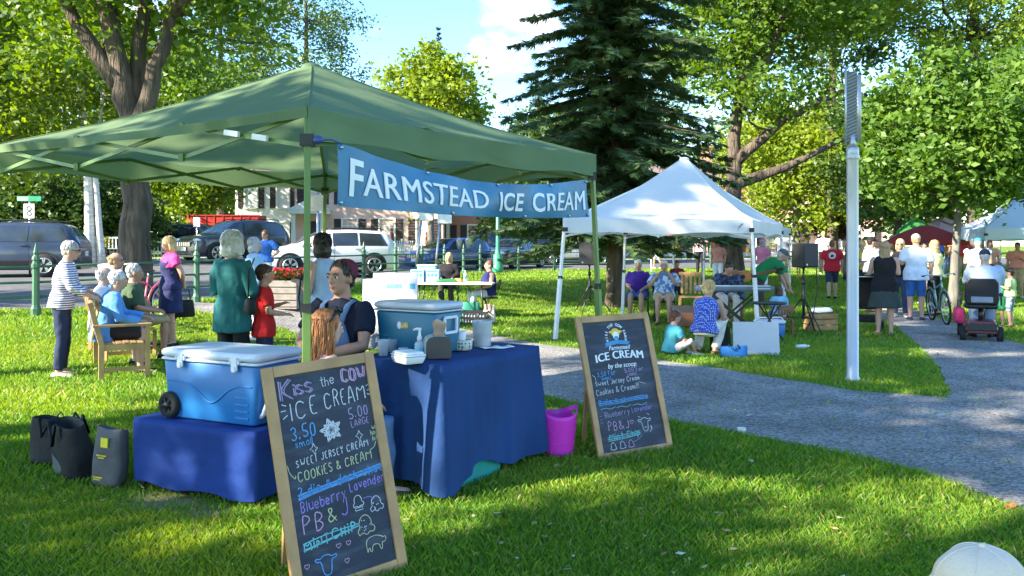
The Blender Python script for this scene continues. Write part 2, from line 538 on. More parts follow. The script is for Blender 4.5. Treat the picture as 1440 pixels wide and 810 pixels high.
st_near = [(-30, 11.0), (-16, 13.6), (-8.3, 15.0), (-6.5, 17.6), (-4.7, 25.0), (-2.2, 37.2), (2, 39.8), (10, 42.6), (35, 47)]
st_far = [(-45, 24.0), (-30, 30.0), (-20, 35.5), (-15.5, 38.5), (-12.5, 43), (-8, 49), (0, 54), (14, 58), (40, 62)]
street_o, street_poly = ribbon('street', st_near, st_far, M_ASPHALT, 0.006, nc=10)
walk_o, walk_poly = ribbon('sidewalk', [(p[0] + 0.05, p[1] + 0.3) for p in st_far], [(p[0] - 0.4, p[1] + 2.6) for p in st_far], M_WALK, 0.012, nc=3)

# painted parking lines
mbl = MB()
M_LINE = mat('road_paint', (0.75, 0.75, 0.72), rough=0.8, var=0.15, scale=8)
for i in range(6):
    a = Vector((-17 + i * 2.9, 31.5 + i * 2.4)); b = a + Vector((-2.2, 3.6))
    for k in range(6):
        p, q = a.lerp(b, k / 6), a.lerp(b, (k + 1) / 6)
        n = Vector((-(q - p).y, (q - p).x)).normalized() * 0.06
        vs = [(c.x, c.y, float(zt(c.x, c.y)) + 0.011) for c in (p - n, p + n, q + n, q - n)]
        mbl.add(vs, [(0, 1, 2, 3)])
tag(mbl.build('road_markings', M_LINE), kind='structure')

# ------------------------------------------------------------------ grass blades
def inside(poly, X, Y):
    poly = np.asarray(poly); r = np.zeros(len(X), bool)
    j = len(poly) - 1
    for i in range(len(poly)):
        xi, yi = poly[i]; xj, yj = poly[j]
        c = ((yi > Y) != (yj > Y)) & (X < (xj - xi) * (Y - yi) / ((yj - yi) if yj != yi else 1e-9) + xi)
        r ^= c; j = i
    return r

def grass_blades():
    rng = np.random.default_rng(3)
    Vs = []; mi = []
    bands = [(2.6, 5.0, 9500, 0.050, 0.0042), (5.0, 8.0, 4600, 0.055, 0.0062), (8.0, 13.0, 1500, 0.06, 0.010), (13.0, 24.0, 420, 0.065, 0.019), (24.0, 40.0, 90, 0.07, 0.036)]
    for y0, y1, dens, h, w in bands:
        hw1 = 0.70 * y1 + 0.6
        n = int(dens * 2 * hw1 * (y1 - y0))
        Y = rng.uniform(y0, y1, n); X = rng.uniform(-hw1, hw1, n)
        k = np.abs(X) < 0.70 * Y + 0.6
        for poly in (path_poly, branch_poly):
            k &= ~(inside(poly, X, Y) & (rng.random(n) > 0.006))
        k &= ~inside(street_poly, X, Y)
        for c, rad in ((G(235, 705), 0.36), (G(290, 722), 0.22), (G(1425, 700), 0.3)):
            d = np.hypot(X - c.x, Y - c.y); k &= rng.random(n) < np.clip((d / rad) ** 2, 0.12, 1)
        X, Y = X[k], Y[k]; n = len(X)
        tuft = np.array([mnoise.noise(Vector((x * 1.3, y * 1.3, 0))) for x, y in zip(X[:], Y[:])]) if n < 60000 else np.interp(np.sin(X * 2.1 + np.cos(Y * 1.7) * 2) + np.cos(Y * 2.6 - X * 0.9), [-2, 2], [-0.5, 0.5])
        hh = h * rng.uniform(0.45, 1.15, n) * (1 + 0.35 * tuft)
        ang = rng.uniform(0, 2 * np.pi, n); lean = rng.uniform(0.1, 0.9, n) * hh
        la = rng.uniform(0, 2 * np.pi, n)
        Z = zt(X, Y) - 0.004
        dx, dy = np.cos(ang) * w / 2, np.sin(ang) * w / 2
        lx, ly = np.cos(la) * lean, np.sin(la) * lean
        b0 = np.stack([X - dx, Y - dy, Z], 1); b1 = np.stack([X + dx, Y + dy, Z], 1)
        m1 = np.stack([X + dx * 0.8 + lx * 0.35, Y + dy * 0.8 + ly * 0.35, Z + hh * 0.6], 1)
        tp = np.stack([X + lx, Y + ly, Z + hh], 1)
        Vs.append(np.stack([b0, b1, m1, tp], 1).reshape(-1, 3))
        mi.append(np.where(rng.random(n) < .035, 3, np.where(np.sin(X * 1.9 + np.sin(Y * 1.3) * 2) + np.sin(Y * 2.3 + X) + rng.normal(size=n) * .9 > .9, 1, rng.choice([0, 0, 0, 1, 2, 2], n))))
    m0 = leaf_mat('blade_green', (0.085, 0.23, 0.022), (0.18, 0.34, 0.03), trans=0.35, scale=0.6, rough=0.55)
    m1 = leaf_mat('blade_bright', (0.16, 0.28, 0.025), (0.30, 0.38, 0.045), trans=0.4, scale=0.9, rough=0.5)
    m2 = leaf_mat('blade_dark', (0.06, 0.16, 0.022), (0.12, 0.24, 0.03), trans=0.3, scale=0.8)
    o = np_mesh('grass', np.concatenate(Vs), 4, [m0, m1, m2, leaf_mat('blade_dry', (0.30, 0.24, 0.09), (0.42, 0.34, 0.15), trans=0.2, scale=2)], midx=np.concatenate(mi))
    tag(o, 'short green lawn grass on the village common', 'grass', kind='stuff')
grass_blades()

# ================================================================== trees
def leaf_cards(rng, Pn, size, droop=0.25, aspect=0.55, var=0.6):
    n = len(Pn)
    d = rng.normal(size=(n, 3)); d[:, 2] = d[:, 2] * 0.6 - droop
    d /= np.linalg.norm(d, axis=1)[:, None] + 1e-9
    q = rng.normal(size=(n, 3)); q[:, 2] *= 0.35
    s = np.cross(d, q); s /= np.linalg.norm(s, axis=1)[:, None] + 1e-9
    L = size * rng.uniform(1 - var, 1 + var, n)[:, None]
    nrm = np.cross(d, s)
    base = Pn - d * L * 0.5; tip = Pn + d * L * 0.5
    mid = Pn + nrm * L * 0.06
    return np.stack([base, mid + s * L * aspect * 0.5, tip, mid - s * L * aspect * 0.5], 1).reshape(-1, 3)

def branch_path(rng, a, b, bend=0.12, n=5):
    a, b = Vector(a), Vector(b); L = (b - a).length
    pts = []
    off = Vector((rng.normal(), rng.normal(), rng.normal() * 0.5)) * (L * bend)
    for i in range(n + 1):
        t = i / n
        pts.append(a.lerp(b, t) + off * (4 * t * (1 - t)) + Vector((0, 0, -L * 0.05 * math.sin(math.pi * t))))
    return pts

def broad_tree(name, label, loc, height, width, leafm, barkm, seed=1, trunk_r=0.25, crown_lo=0.3, n_clumps=90, leaves=220, leaf=0.2, group=None,
               stems=None, clump=0.16, flat=0.75, lean=(0, 0), shape=1.0, gap=0.0, gaps=None, depth=None):
    """trunk and limbs, and a crown of many leaf clumps spread through its volume"""
    rng = np.random.default_rng(seed)
    t = thing(name, label, 'tree', loc, group=group)
    H, Rr = height, width / 2.0
    cz = H * (crown_lo + (1 - crown_lo) * 0.5); rz = H * (1 - crown_lo) * 0.5
    cents = []
    k = 0
    while len(cents) < n_clumps and k < n_clumps * 40:
        k += 1
        v = rng.normal(size=3); v /= np.linalg.norm(v)
        r = (rng.uniform(0.12, 1) ** (1 / 2.4)) * (0.82 + 0.3 * mnoise.noise(Vector(v * 1.6) + Vector((seed, 0, 0))))
        x, y, z = v * r
        wz = 1.0 - 0.25 * shape * max(0, z) ** 2
        c = np.array([x * Rr * wz + lean[0] * (0.5 + z / 2), y * (depth / 2 if depth else Rr) * wz + lean[1] * (0.5 + z / 2), cz + z * rz])
        if gaps is not None:         # openings in the crown let sun patches through
            q = Vector(loc) + Vector(c)
            if any(((q - g) - SUN_DIR * (q - g).dot(SUN_DIR)).length < gaps[1] for g in gaps[0]): continue
        if gap and any(np.linalg.norm(c - o) < gap for o in cents): continue
        cents.append(c)
    mt = MB(); rngp = rng
    top = Vector((lean[0] * 0.5, lean[1] * 0.5, cz + rz * 0.55))
    stems = stems or [((0, 0, 0), (lean[0] * 0.1, 0, H * crown_lo * 0.7), (lean[0] * 0.35, lean[1] * 0.3, cz), top)]
    forks = []
    for si, st in enumerate(stems):
        r0 = trunk_r * (1.0 if len(stems) == 1 or si == 0 else 0.62)
        pts = []; rad = []
        for i in range(len(st) - 1):
            a, b = Vector(st[i]), Vector(st[i + 1])
            for q in range(4):
                f = q / 4
                p = a.lerp(b, f); u = (i + f) / (len(st) - 1)
                pts.append(p + Vector((rng.normal(), rng.normal(), 0)) * r0 * 0.08); rad.append(r0 * (1 - 0.72 * u) * (1.45 if (i == 0 and q == 0 and p.z < 0.1) else 1.0) * (1.12 if (i == 0 and q == 1 and a.z < .1) else 1))
        pts.append(Vector(st[-1])); rad.append(r0 * 0.2)
        mt.tube(pts, rad, 12)
        forks += pts[len(pts) // 3:]
    order = rng.permutation(len(cents))[: max(14, int(len(cents) * 0.45))]
    for i in order:
        c = Vector(cents[i])
        below = [p for p in forks if p.z < c.z + 0.3] or forks
        f = min(below, key=lambda p: (p - c).length + rng.uniform(0, 0.8))
        L = (c - f).length
        r = min(trunk_r * 0.3, 0.012 * L + 0.012)
        mt.tube(branch_path(rng, f, c), [r * (1 - 0.75 * q / 5) for q in range(6)], 5)
    mt.build('trunk', barkm, t)
    Ps = []
    for c in cents:
        n = int(leaves * rng.uniform(0.6, 1.4))
        cr_ = width * clump * rng.uniform(0.6, 1.25)
        q = rng.normal(size=(n, 3)) * 0.5
        q *= cr_ * np.array([1, 1, flat])
        Ps.append(c + q)
    Pn = np.concatenate(Ps)
    np_mesh('crown', leaf_cards(rng, Pn, leaf), 4, leafm, t)
    return t

def spruce(name, label, loc, height, radius, leafm, barkm, seed=1, trunk_r=0.26, lo=0.09, whorl=0.33, spray=0.42, group=None, droop=0.35, dens=1.0):
    rng = np.random.default_rng(seed)
    t = thing(name, label, 'tree', loc, group=group)
    mt = MB()
    mt.tube([(0, 0, -0.15), (0, 0, 0.4), (0, 0, height * 0.5), (0, 0, height)], [trunk_r * 1.35, trunk_r, trunk_r * 0.55, 0.02], 12)
    quads = []
    z = height * lo
    while z < height * 0.985:
        f = (z - height * lo) / (height * (1 - lo))
        R = radius * (1 - f) ** 0.78 * (0.55 + 0.45 * min(1, f * 9 + 0.55))
        nb = int(rng.integers(6, 10)) if R > 0.5 else 5
        a0 = rng.uniform(0, 6.28)
        for b in range(nb):
            a = a0 + b * 2 * math.pi / nb + rng.normal() * 0.16
            L = R * rng.uniform(0.6, 1.15)
            n = max(3, int(L / 0.14 * dens))
            tt = np.linspace(0.12, 1.0, n)
            up = rng.uniform(0.0, 0.2)
            dz = L * (up * tt - (droop + up) * tt ** 2 + 0.16 * tt ** 4)
            rx, ry = math.cos(a), math.sin(a)
            zz = z + rng.normal() * 0.08
            ax = np.stack([rx * L * tt, ry * L * tt, zz + dz], 1)
            if L > 0.6:
                mt.tube([(0, 0, zz)] + [Vector(ax[int(i)]) for i in (n * 0.33, n * 0.66, n - 1)], [0.028 * L ** 0.5 + 0.01, 0.02 * L ** 0.5 + 0.006, 0.014, 0.006], 4)
            side = np.array([-ry, rx, 0.0]); out = np.array([rx, ry, -0.15])
            for sgn in (-1, 1, 0):
                sl = spray * (1.15 - 0.55 * tt) * (0.5 + 0.5 * min(1, L)) * rng.uniform(0.7, 1.25, n)
                if sgn == 0:
                    d = np.tile(out + np.array([0, 0, -0.75]), (n, 1)) + rng.normal(size=(n, 3)) * 0.3
                    sl = sl * 0.75
                else:
                    d = sgn * side + out * 0.75 + rng.normal(size=(n, 3)) * 0.22 + np.array([0, 0, -0.28])
                d /= np.linalg.norm(d, axis=1)[:, None]
                tip = ax + d * sl[:, None]
                wv = np.cross(d, np.array([0.2, 0.1, 1.0]) + rng.normal(size=(n, 3)) * 0.35); wv /= np.linalg.norm(wv, axis=1)[:, None] + 1e-9
                w = 0.055 + 0.10 * sl
                # each spray: several narrow needle-clad twigs
                for kf in (-0.9, -0.45, 0.0, 0.45, 0.9):
                    b0 = ax + d * (sl * 0.12 * abs(kf))[:, None]
                    t1 = tip + wv * (sl * 0.42 * kf)[:, None] - d * (sl * 0.28 * abs(kf))[:, None]
                    ww = wv * (w * 0.26)[:, None]
                    mid = b0 * 0.45 + t1 * 0.55
                    quads.append(np.stack([b0, mid + ww, t1, mid - ww], 1).reshape(-1, 3))
        z += whorl * rng.uniform(0.75, 1.25) * (1 - 0.45 * f)
    mt.build('trunk', barkm, t)
    np_mesh('crown', np.concatenate(quads), 4, leafm, t)
    return t

M_BARK = mat('bark', (0.095, 0.072, 0.055), rough=0.95, var=0.55, scale=5, bump=1.0, bscale=9, stretch=(1.6, 1.6, 0.25), bdist=.12)
M_BARK_GREY = mat('bark_grey', (0.15, 0.14, 0.12), rough=0.95, var=0.35, scale=6, bump=0.8, bscale=16, stretch=(1.5, 1.5, 0.35))
M_BIRCH = mat('birch_bark', (0.66, 0.63, 0.58), rough=0.8, var=0.25, scale=6, stretch=(0.6, 0.6, 3.0), bump=0.2)
L_MAPLE = leaf_mat('leaf_maple', (0.06, 0.135, 0.014), (0.14, 0.225, 0.024), 0.45)
L_LIGHT = leaf_mat('leaf_light', (0.10, 0.18, 0.018), (0.19, 0.27, 0.03), 0.45)
L_YELLOW = leaf_mat('leaf_yellow', (0.13, 0.21, 0.018), (0.25, 0.32, 0.03), 0.45)
L_DARK = leaf_mat('leaf_dark', (0.028, 0.068, 0.014), (0.065, 0.12, 0.02), 0.3)
L_OAK = leaf_mat('leaf_oak', (0.04, 0.085, 0.02), (0.085, 0.15, 0.03), 0.35)
L_SPRUCE = leaf_mat('needle_spruce', (0.045, 0.10, 0.036), (0.10, 0.165, 0.06), 0.12, rough=0.6)
L_SPRUCE2 = leaf_mat('needle_blue', (0.03, 0.06, 0.045), (0.05, 0.09, 0.06), 0.12, rough=0.6)
L_RED = leaf_mat('leaf_burgundy', (0.045, 0.016, 0.016), (0.09, 0.035, 0.025), 0.3)

# big old tree by the fence, three stems from one bole
b = P(188, 18.0)
broad_tree('big_old_tree', 'massive old tree with thick rough trunk forking into several stems above the green canopy', b, 15.5, 11.5, L_MAPLE, M_BARK, seed=11,
           trunk_r=0.36, crown_lo=0.27, n_clumps=150, leaves=240, leaf=0.19, clump=0.12, lean=(0.2, 0), stems=[
    ((0, 0, -0.15), (0.04, 0, 1.6), (0.02, 0, 3.4), (-0.28, 0.1, 4.7), (-0.75, 0.2, 6.6), (-1.1, 0.3, 9.5), (-1.2, 0.2, 12)),
    ((0.02, 0, 3.0), (0.32, -0.1, 4.3), (0.75, 0, 5.8), (1.0, 0.2, 7.8), (1.5, 0.3, 11)),
    ((-0.05, 0.1, 3.2), (-0.08, 0.3, 5.2), (0.12, 0.5, 7.2), (0.2, 0.5, 10.5)),
    ((-0.35, 0.1, 4.6), (-1.2, -0.1, 6.0), (-2.1, -0.3, 8.0)),
    ((0.85, 0.05, 6.3), (1.7, -0.2, 7.0), (2.6, -0.4, 8.6))])

trees = [
    # name, label, px, Y, height, width, leaf, bark, seed, kwargs
    ('leafy_tree', 'bright leafy tree at the left edge behind the grey parked car', -70, 32, 15, 11, L_LIGHT, M_BARK_GREY, 21, dict(crown_lo=0.12, n_clumps=130, leaves=230, leaf=0.24)),
    ('leafy_tree', 'yellow green tree seen through the leaves left of the old trunk', 30, 42, 18, 10, L_YELLOW, M_BARK_GREY, 22, dict(crown_lo=0.2, n_clumps=110, leaves=200, leaf=0.26)),
    ('birch_tree', 'pair of white birch trunks with light green leaves left of the big old tree', 127, 31, 11.5, 5.6, L_LIGHT, M_BIRCH, 23,
     dict(crown_lo=0.30, n_clumps=60, leaves=200, leaf=0.17, trunk_r=0.2, stems=[((0, 0, -0.1), (-0.1, 0, 3.5), (-0.4, 0, 7), (-0.3, 0, 11)), ((0.42, 0.1, -0.1), (0.18, 0, 3.5), (0.4, 0.1, 6.5), (0.7, 0, 10))])),
    ('shade_tree', 'dense mid green tree filling the gap between birch trunks and canopy', 235, 57, 17, 13, L_MAPLE, M_BARK_GREY, 24, dict(crown_lo=0.12, n_clumps=130, leaves=220, leaf=0.27)),
    ('shade_tree', 'dark leafy tree over the red trailer across the street', 335, 76, 18, 15, L_DARK, M_BARK, 25, dict(crown_lo=0.22, n_clumps=120, leaves=220, leaf=0.3)),
    ('shade_tree', 'bright green maple behind the parked dark car left of red trailer', 262, 56, 8, 8, L_LIGHT, M_BARK, 26, dict(crown_lo=0.22, n_clumps=70, leaves=220, leaf=0.26)),
    ('oak_tree', 'tall dark oak with open branches against the sky above the canopy slope', 430, 74, 28, 14.5, L_OAK, M_BARK, 27, dict(crown_lo=0.3, n_clumps=95, leaves=170, leaf=0.26, clump=0.12, trunk_r=0.4)),
    ('oak_tree', 'tall tree behind the fork of the old trunk with sky showing through', 310, 74, 28.0, 13, L_OAK, M_BARK, 28, dict(crown_lo=0.3, n_clumps=110, leaves=180, leaf=0.28, clump=0.12, trunk_r=0.4)),
    ('round_maple', 'round yellow green maple in full sun rising behind the canopy peak', 606, 46, 12.6, 7.8, L_YELLOW, M_BARK_GREY, 29, dict(crown_lo=0.2, n_clumps=130, leaves=260, leaf=0.27, clump=0.13)),
    ('leafy_tree', 'open leafy tree with arching limbs behind the white tent and dark spruce', 1030, 29, 16.5, 9.2, L_MAPLE, M_BARK, 30,
     dict(crown_lo=0.30, n_clumps=150, leaves=230, leaf=0.2, clump=0.12, trunk_r=0.36, lean=(2.4, 0),
          stems=[((0, 0, -.1), (0, 0, 2.6), (0.1, 0, 5.0), (0.5, 0, 8.5), (1.0, 0, 13)), ((0.1, 0, 4.2), (1.6, -0.6, 5.6), (3.6, -0.9, 6.6)), ((0.3, 0, 6.0), (1.6, 0.2, 8.6), (2.6, 0.2, 12)), ((0.05, 0, 3.4), (1.5, -1, 3.9), (3.5, -1.4, 4.9))])),
    ('leafy_tree', 'light green tree between white tent roof and lamp post', 1120, 40, 8.5, 8.0, L_YELLOW, M_BARK_GREY, 31, dict(crown_lo=0.2, n_clumps=100, leaves=230, leaf=0.22)),
    ('leafy_tree', 'dark tall tree at the top behind the lamp post head', 1170, 38, 19, 8.5, L_OAK, M_BARK, 32, dict(crown_lo=0.40, n_clumps=100, leaves=200, leaf=0.24, clump=0.12)),
    ('broad_maple', 'dense broad leaved maple with thin grey trunk beside the crowd', 1340, 21.0, 6.9, 6.4, leaf_mat('leaf_broad', (0.055, 0.13, 0.016), (0.125, 0.22, 0.028), 0.40), M_BARK_GREY, 33,
     dict(crown_lo=0.27, n_clumps=185, leaves=170, leaf=0.155, trunk_r=0.13, clump=0.085, gap=0.2, lean=(.7, 0))),
    ('locust_tree', 'tall feathery locust tree above the broad maple at upper right', 1370, 31, 14.5, 11.0, L_LIGHT, M_BARK, 34, dict(crown_lo=0.46, n_clumps=120, leaves=230, leaf=0.15, clump=0.11, flat=0.45, trunk_r=0.3)),
    ('shade_tree', 'dark green tree low behind the crowd left of the maple', 1262, 36, 8.6, 7.5, L_DARK, M_BARK, 35, dict(crown_lo=0.14, n_clumps=90, leaves=220, leaf=0.24)),
    ('shade_tree', 'bushy tree behind the broad maple at the right edge', 1455, 34, 10, 9.0, L_MAPLE, M_BARK, 36, dict(crown_lo=0.14, n_clumps=110, leaves=220, leaf=0.24)),
    ('plum_tree', 'small burgundy leaved tree in front of the pink brick house', 1168, 40, 3.6, 3.0, L_RED, M_BARK, 37, dict(crown_lo=0.42, n_clumps=34, leaves=140, leaf=0.18, trunk_r=0.09)),
    ('shade_tree', 'dark green tree behind the spruce over the parked cars', 800, 60, 12, 12, L_DARK, M_BARK, 38, dict(crown_lo=0.2, n_clumps=110, leaves=220, leaf=0.3)),
]
for nm, lab, px, Y, h, w, lf, bk, sd, kw in trees:
    broad_tree(nm, lab, P(px, Y), h, w, lf, bk, seed=sd, **kw)

spruce('big_spruce', 'large dark spruce with drooping boughs standing behind the white tent', P(866, 21.0), 15.5, 3.5, L_SPRUCE, M_BARK, seed=41, trunk_r=0.25, lo=0.115, whorl=.30, spray=.52, dens=1.3)
spruce('slim_spruce', 'pale slim spruce in the sky gap left of the big spruce', P(727, 66), 12.0, 2.3, L_SPRUCE2, M_BARK, seed=42, whorl=0.55, spray=0.6, dens=0.6)
spruce('slim_spruce', 'slim spruce whose tip touches the left boughs of the big spruce', P(757, 62), 14.5, 2.6, L_SPRUCE2, M_BARK, seed=43, whorl=0.55, spray=0.6, dens=0.6)
spruce('slim_spruce', 'thin spruce tip poking out above the round yellow maple', P(617, 70), 19.5, 1.6, L_SPRUCE2, M_BARK, seed=44, whorl=0.7, spray=0.55, dens=0.5)

# hedge and shrubs beyond the street at the left
for i, (px, Y, h, w, lf, lab) in enumerate([(40, 41, 4.6, 7.5, L_DARK, 'dark hedge shrub behind the grey parked car'), (150, 43, 4.0, 6.5, L_DARK, 'dark shrub between birch trunks and big old tree'),
                                     (95, 46, 6.5, 6.0, L_MAPLE, 'tall green shrub left of the birch trunks'), (720, 55, 3.6, 5.0, L_DARK, 'low dark shrub beside the brick house end'),
                                     (790, 52, 3.2, 6.0, L_DARK, 'low dark shrub behind the parked cars by the spruce')]):
    rng = np.random.default_rng(60 + i)
    t = thing('garden_shrub', lab, 'shrub', P(px, Y))
    n = 9000
    v = rng.normal(size=(n, 3)); v /= np.linalg.norm(v, axis=1)[:, None]
    rr = rng.uniform(0.5, 1, n)[:, None] * (1 + 0.22 * np.sin(v[:, :1] * 7 + v[:, 1:2] * 5) * np.cos(v[:, 2:3] * 6 + i))
    pts = v * rr * np.array([w / 2, 1.6, h / 2]) + np.array([0, 0, h * 0.5])
    pts = pts[pts[:, 2] > 0.02]
    np_mesh('foliage', leaf_cards(rng, pts, 0.24), 4, lf, t)
    s = MB()
    for k in range(5):
        s.tube([(rng.normal() * 0.2, rng.normal() * 0.2, -0.05), (rng.normal() * w * 0.15, 0, h * 0.4), (rng.normal() * w * 0.25, 0, h * 0.75)], [0.05, 0.035, 0.012], 5)
    s.build('stem', M_BARK, t)

# far wood behind everything, one mass
def far_wood():
    rng = np.random.default_rng(77)
    Ps = []
    for i in range(64):
        x = -110 + 220 * i / 63 + rng.normal() * 2; y = 92 + rng.normal() * 6 - 0.0015 * x * x
        if -14 < x < 14: hh = rng.uniform(5, 8)
        else: hh = rng.uniform(12, 19)
        base = float(zt(x, y))
        for k in range(18):
            c = np.array([x, y, base + hh * rng.uniform(0.15, 0.95)]) + rng.normal(size=3) * np.array([2.6, 2.0, 0.8])
            Ps.append(c + rng.normal(size=(130, 3)) * np.array([1.3, 1.2, 0.9]))
    pts = np.concatenate(Ps); pts = pts[pts[:, 2] > 0.3]
    o = np_mesh('woods', leaf_cards(rng, pts, 0.5), 4, [L_MAPLE, L_DARK], midx=rng.integers(0, 2, len(pts)))
    tag(o, 'far belt of green trees beyond the houses', 'woods', kind='stuff')
far_wood()

# shade trees standing just outside the photograph (they throw the dappled shade over the stall)
shade = [(-13.5, -1.2, 12.5, 9.5, .24, 'low spreading one nearest the stall'), (-15.5, 5.2, 18, 7.5, .47, 'tall one level with the bags'), (-15.0, -5.0, 18, 8.5, .42, 'tall one behind the spreading one'), (-15.0, 1.2, 19, 7.0, .50, 'slim tall one with the highest crown'),
         (-26.0, 10.5, 17, 8.0, .4, 'farthest one out by the street'), (-9.0, -7.5, 12.5, 10, .24, 'low one behind the viewer')]
SPOTS = [G(*q) for q in ((975, 700), (1065, 692), (1130, 745), (1270, 770), (1000, 545), (1140, 562), (1400, 615), (1385, 560), (80, 700), (215, 728), (700, 745))] + [W(205, 640, 5.25), W(560, 560, 5.3), W(1000, 262, 15), W(985, 292, 14.6), W(925, 285, 14.4), W(1045, 305, 14.3), W(200, 190, 6.4), W(300, 165, 6.4), W(380, 140, 6.6)]
for i, (x, y, h, w, lo, lab) in enumerate(shade):
    broad_tree('park_tree', 'leafy park tree off to the left, ' + lab, (x, y, float(zt(x, y))), h, w, L_MAPLE, M_BARK, seed=51 + i,
               crown_lo=lo, n_clumps=46 if h < 16 else 52, leaves=150, leaf=0.30, clump=0.115, gaps=(SPOTS, .52))

def litter():
    rng = np.random.default_rng(9); n = 900
    Y = 3.2 + 14 * rng.random(n) ** 1.6; X = (rng.random(n) * 2 - 1) * (.68 * Y + .5)
    pts = np.stack([X, Y, zt(X, Y) + np.where(inside(path_poly, X, Y) | inside(branch_poly, X, Y), .02, .035)], 1)
    V = leaf_cards(rng, pts, .042, droop=0, aspect=.6).reshape(-1, 4, 3)
    V[:, :, 2] = pts[:, None, 2] + (V[:, :, 2] - pts[:, None, 2]) * .3
    o = np_mesh('leaf_litter', V.reshape(-1, 3), 4, [leaf_mat('litter_tan', (.22, .15, .06), (.42, .33, .16), .1, 3), leaf_mat('litter_pale', (.45, .45, .38), (.6, .6, .5), .1, 3)], midx=rng.choice([0, 0, 0, 1], n))
    tag(o, 'scattered dry leaf bits and clover heads on grass and path', 'leaf litter', kind='stuff')
litter()
# ================================================================== materials for made things
M_WHITEP = mat('white_paint', (0.78, 0.77, 0.74), rough=0.5, var=0.06)
M_PINKW = mat('pink_clapboard', (0.74, 0.48, 0.40), rough=0.8, var=0.1, scale=2)
M_BRICK = None
def brick():
    m = mat('brick_wall', (0.40, 0.17, 0.12), rough=0.9)
    nt = m.node_tree; N, L = nt.nodes, nt.links
    t = N.new('ShaderNodeTexCoord'); mpn = N.new('ShaderNodeMapping'); mpn.inputs['Rotation'].default_value = (R_(90), 0, 0)
    L.new(t.outputs['Object'], mpn.inputs['Vector'])
    b = N.new('ShaderNodeTexBrick'); b.inputs['Scale'].default_value = 4.0
    b.inputs['Color1'].default_value = (0.55, 0.22, 0.15, 1); b.inputs['Color2'].default_value = (0.45, 0.17, 0.12, 1); b.inputs['Mortar'].default_value = (0.45, 0.4, 0.36, 1)
    b.inputs['Mortar Size'].default_value = 0.012
    L.new(mpn.outputs['Vector'], b.inputs['Vector']); L.new(b.outputs['Color'], N['Principled BSDF'].inputs['Base Color'])
    return m
M_BRICK = brick()
M_SHUT = mat('shutter_dark', (0.05, 0.035, 0.035), rough=0.6)
M_GLASS_D = mat('window_glass', (0.03, 0.04, 0.05), rough=0.06, var=0.4, scale=2, spec=0.9)
M_SHINGLE = mat('roof_shingle', (0.16, 0.12, 0.11), rough=0.95, var=0.3, scale=14)
M_REDROOF = mat('red_tile', (0.36, 0.14, 0.11), rough=0.9, var=0.25, scale=12)
M_GREENP = mat('green_iron', (0.045, 0.13, 0.075), rough=0.45, var=0.2)
M_GREENL = mat('green_post', (0.03, 0.24, 0.15), rough=0.4, var=0.15)
M_BLACK = mat('black_plastic', (0.012, 0.012, 0.014), rough=0.5, var=0.3)
M_BLACKM = mat('black_metal', (0.015, 0.015, 0.016), rough=0.4, var=0.2)
M_STEEL = mat('steel', (0.55, 0.56, 0.58), rough=0.32, metal=0.9, var=0.1)
M_ALU = mat('aluminium', (0.42, 0.44, 0.46), rough=0.42, metal=0.6, var=0.1, scale=4, stretch=(1, 1, .3))
M_RUBBER = mat('tyre_rubber', (0.015, 0.015, 0.015), rough=0.85, var=0.2)
M_WOODT = mat('teak_wood', (0.44, 0.26, 0.11), rough=0.6, var=0.28, scale=5, stretch=(1, 1, 1), bump=0.2)
M_WOODB = mat('brown_wood', (0.19, 0.075, 0.035), rough=0.4, var=0.3, scale=7, stretch=(1, 6, 1))
M_PLANTER = mat('grey_planter', (0.19, 0.17, 0.15), rough=0.85, var=0.2)
M_REDF = leaf_mat('flower_red', (0.35, 0.02, 0.02), (0.6, 0.05, 0.05), 0.3, scale=5)
M_SIGNG = mat('sign_green', (0.0, 0.22, 0.11), rough=0.4)
M_CHROME = mat('chrome', (0.75, 0.75, 0.76), rough=0.15, metal=1.0)

# ------------------------------------------------------------------ writing
def text_mesh(mb, s, M, size, m=0, bold=0.0, align='LEFT', extr=0.0, spacing=1.0, warp=None, shear=0.0, lift=(0, 0, .0005), dx=0.0):
    """built-in sans lettering as flat faces; M maps (x, y, 0) to local space; warp(x, y) -> (x, y, z) first"""
    if 'M' in s and bold:        # this font's M folds over when offset: thicken by three layered copies instead
        for i, d in enumerate((-bold, bold, 0)):
            text_mesh(mb, s, M @ Matrix.Translation(Vector(lift) * i), size, m, 0, align, extr, spacing, warp, shear, lift, d)
        return
    c = bpy.data.curves.new('lettering', 'FONT')
    c.body = s; c.size = size; c.offset = bold; c.align_x = align; c.space_character = spacing; c.shear = shear
    c.resolution_u = 3
    o = bpy.data.objects.new('lettering_tmp', c); COL.objects.link(o)
    dg = bpy.context.evaluated_depsgraph_get(); dg.update()
    me = bpy.data.meshes.new_from_object(o.evaluated_get(dg))
    bm = bmesh.new(); bm.from_mesh(me)
    if warp:
        bmesh.ops.triangulate(bm, faces=bm.faces[:], ngon_method='EAR_CLIP')
        for _ in range(2):
            bmesh.ops.subdivide_edges(bm, edges=bm.edges[:], cuts=1, use_grid_fill=True)
    bm.verts.ensure_lookup_table()
    vs = []
    for v in bm.verts:
        p = Vector(warp(v.co.x + dx, v.co.y)) if warp else v.co + Vector((dx, 0, 0))
        vs.append(M @ p)
    mb.add(vs, [[v.index for v in f.verts] for f in bm.faces], m)
    bm.free()
    bpy.data.objects.remove(o); bpy.data.curves.remove(c); bpy.data.meshes.remove(me)

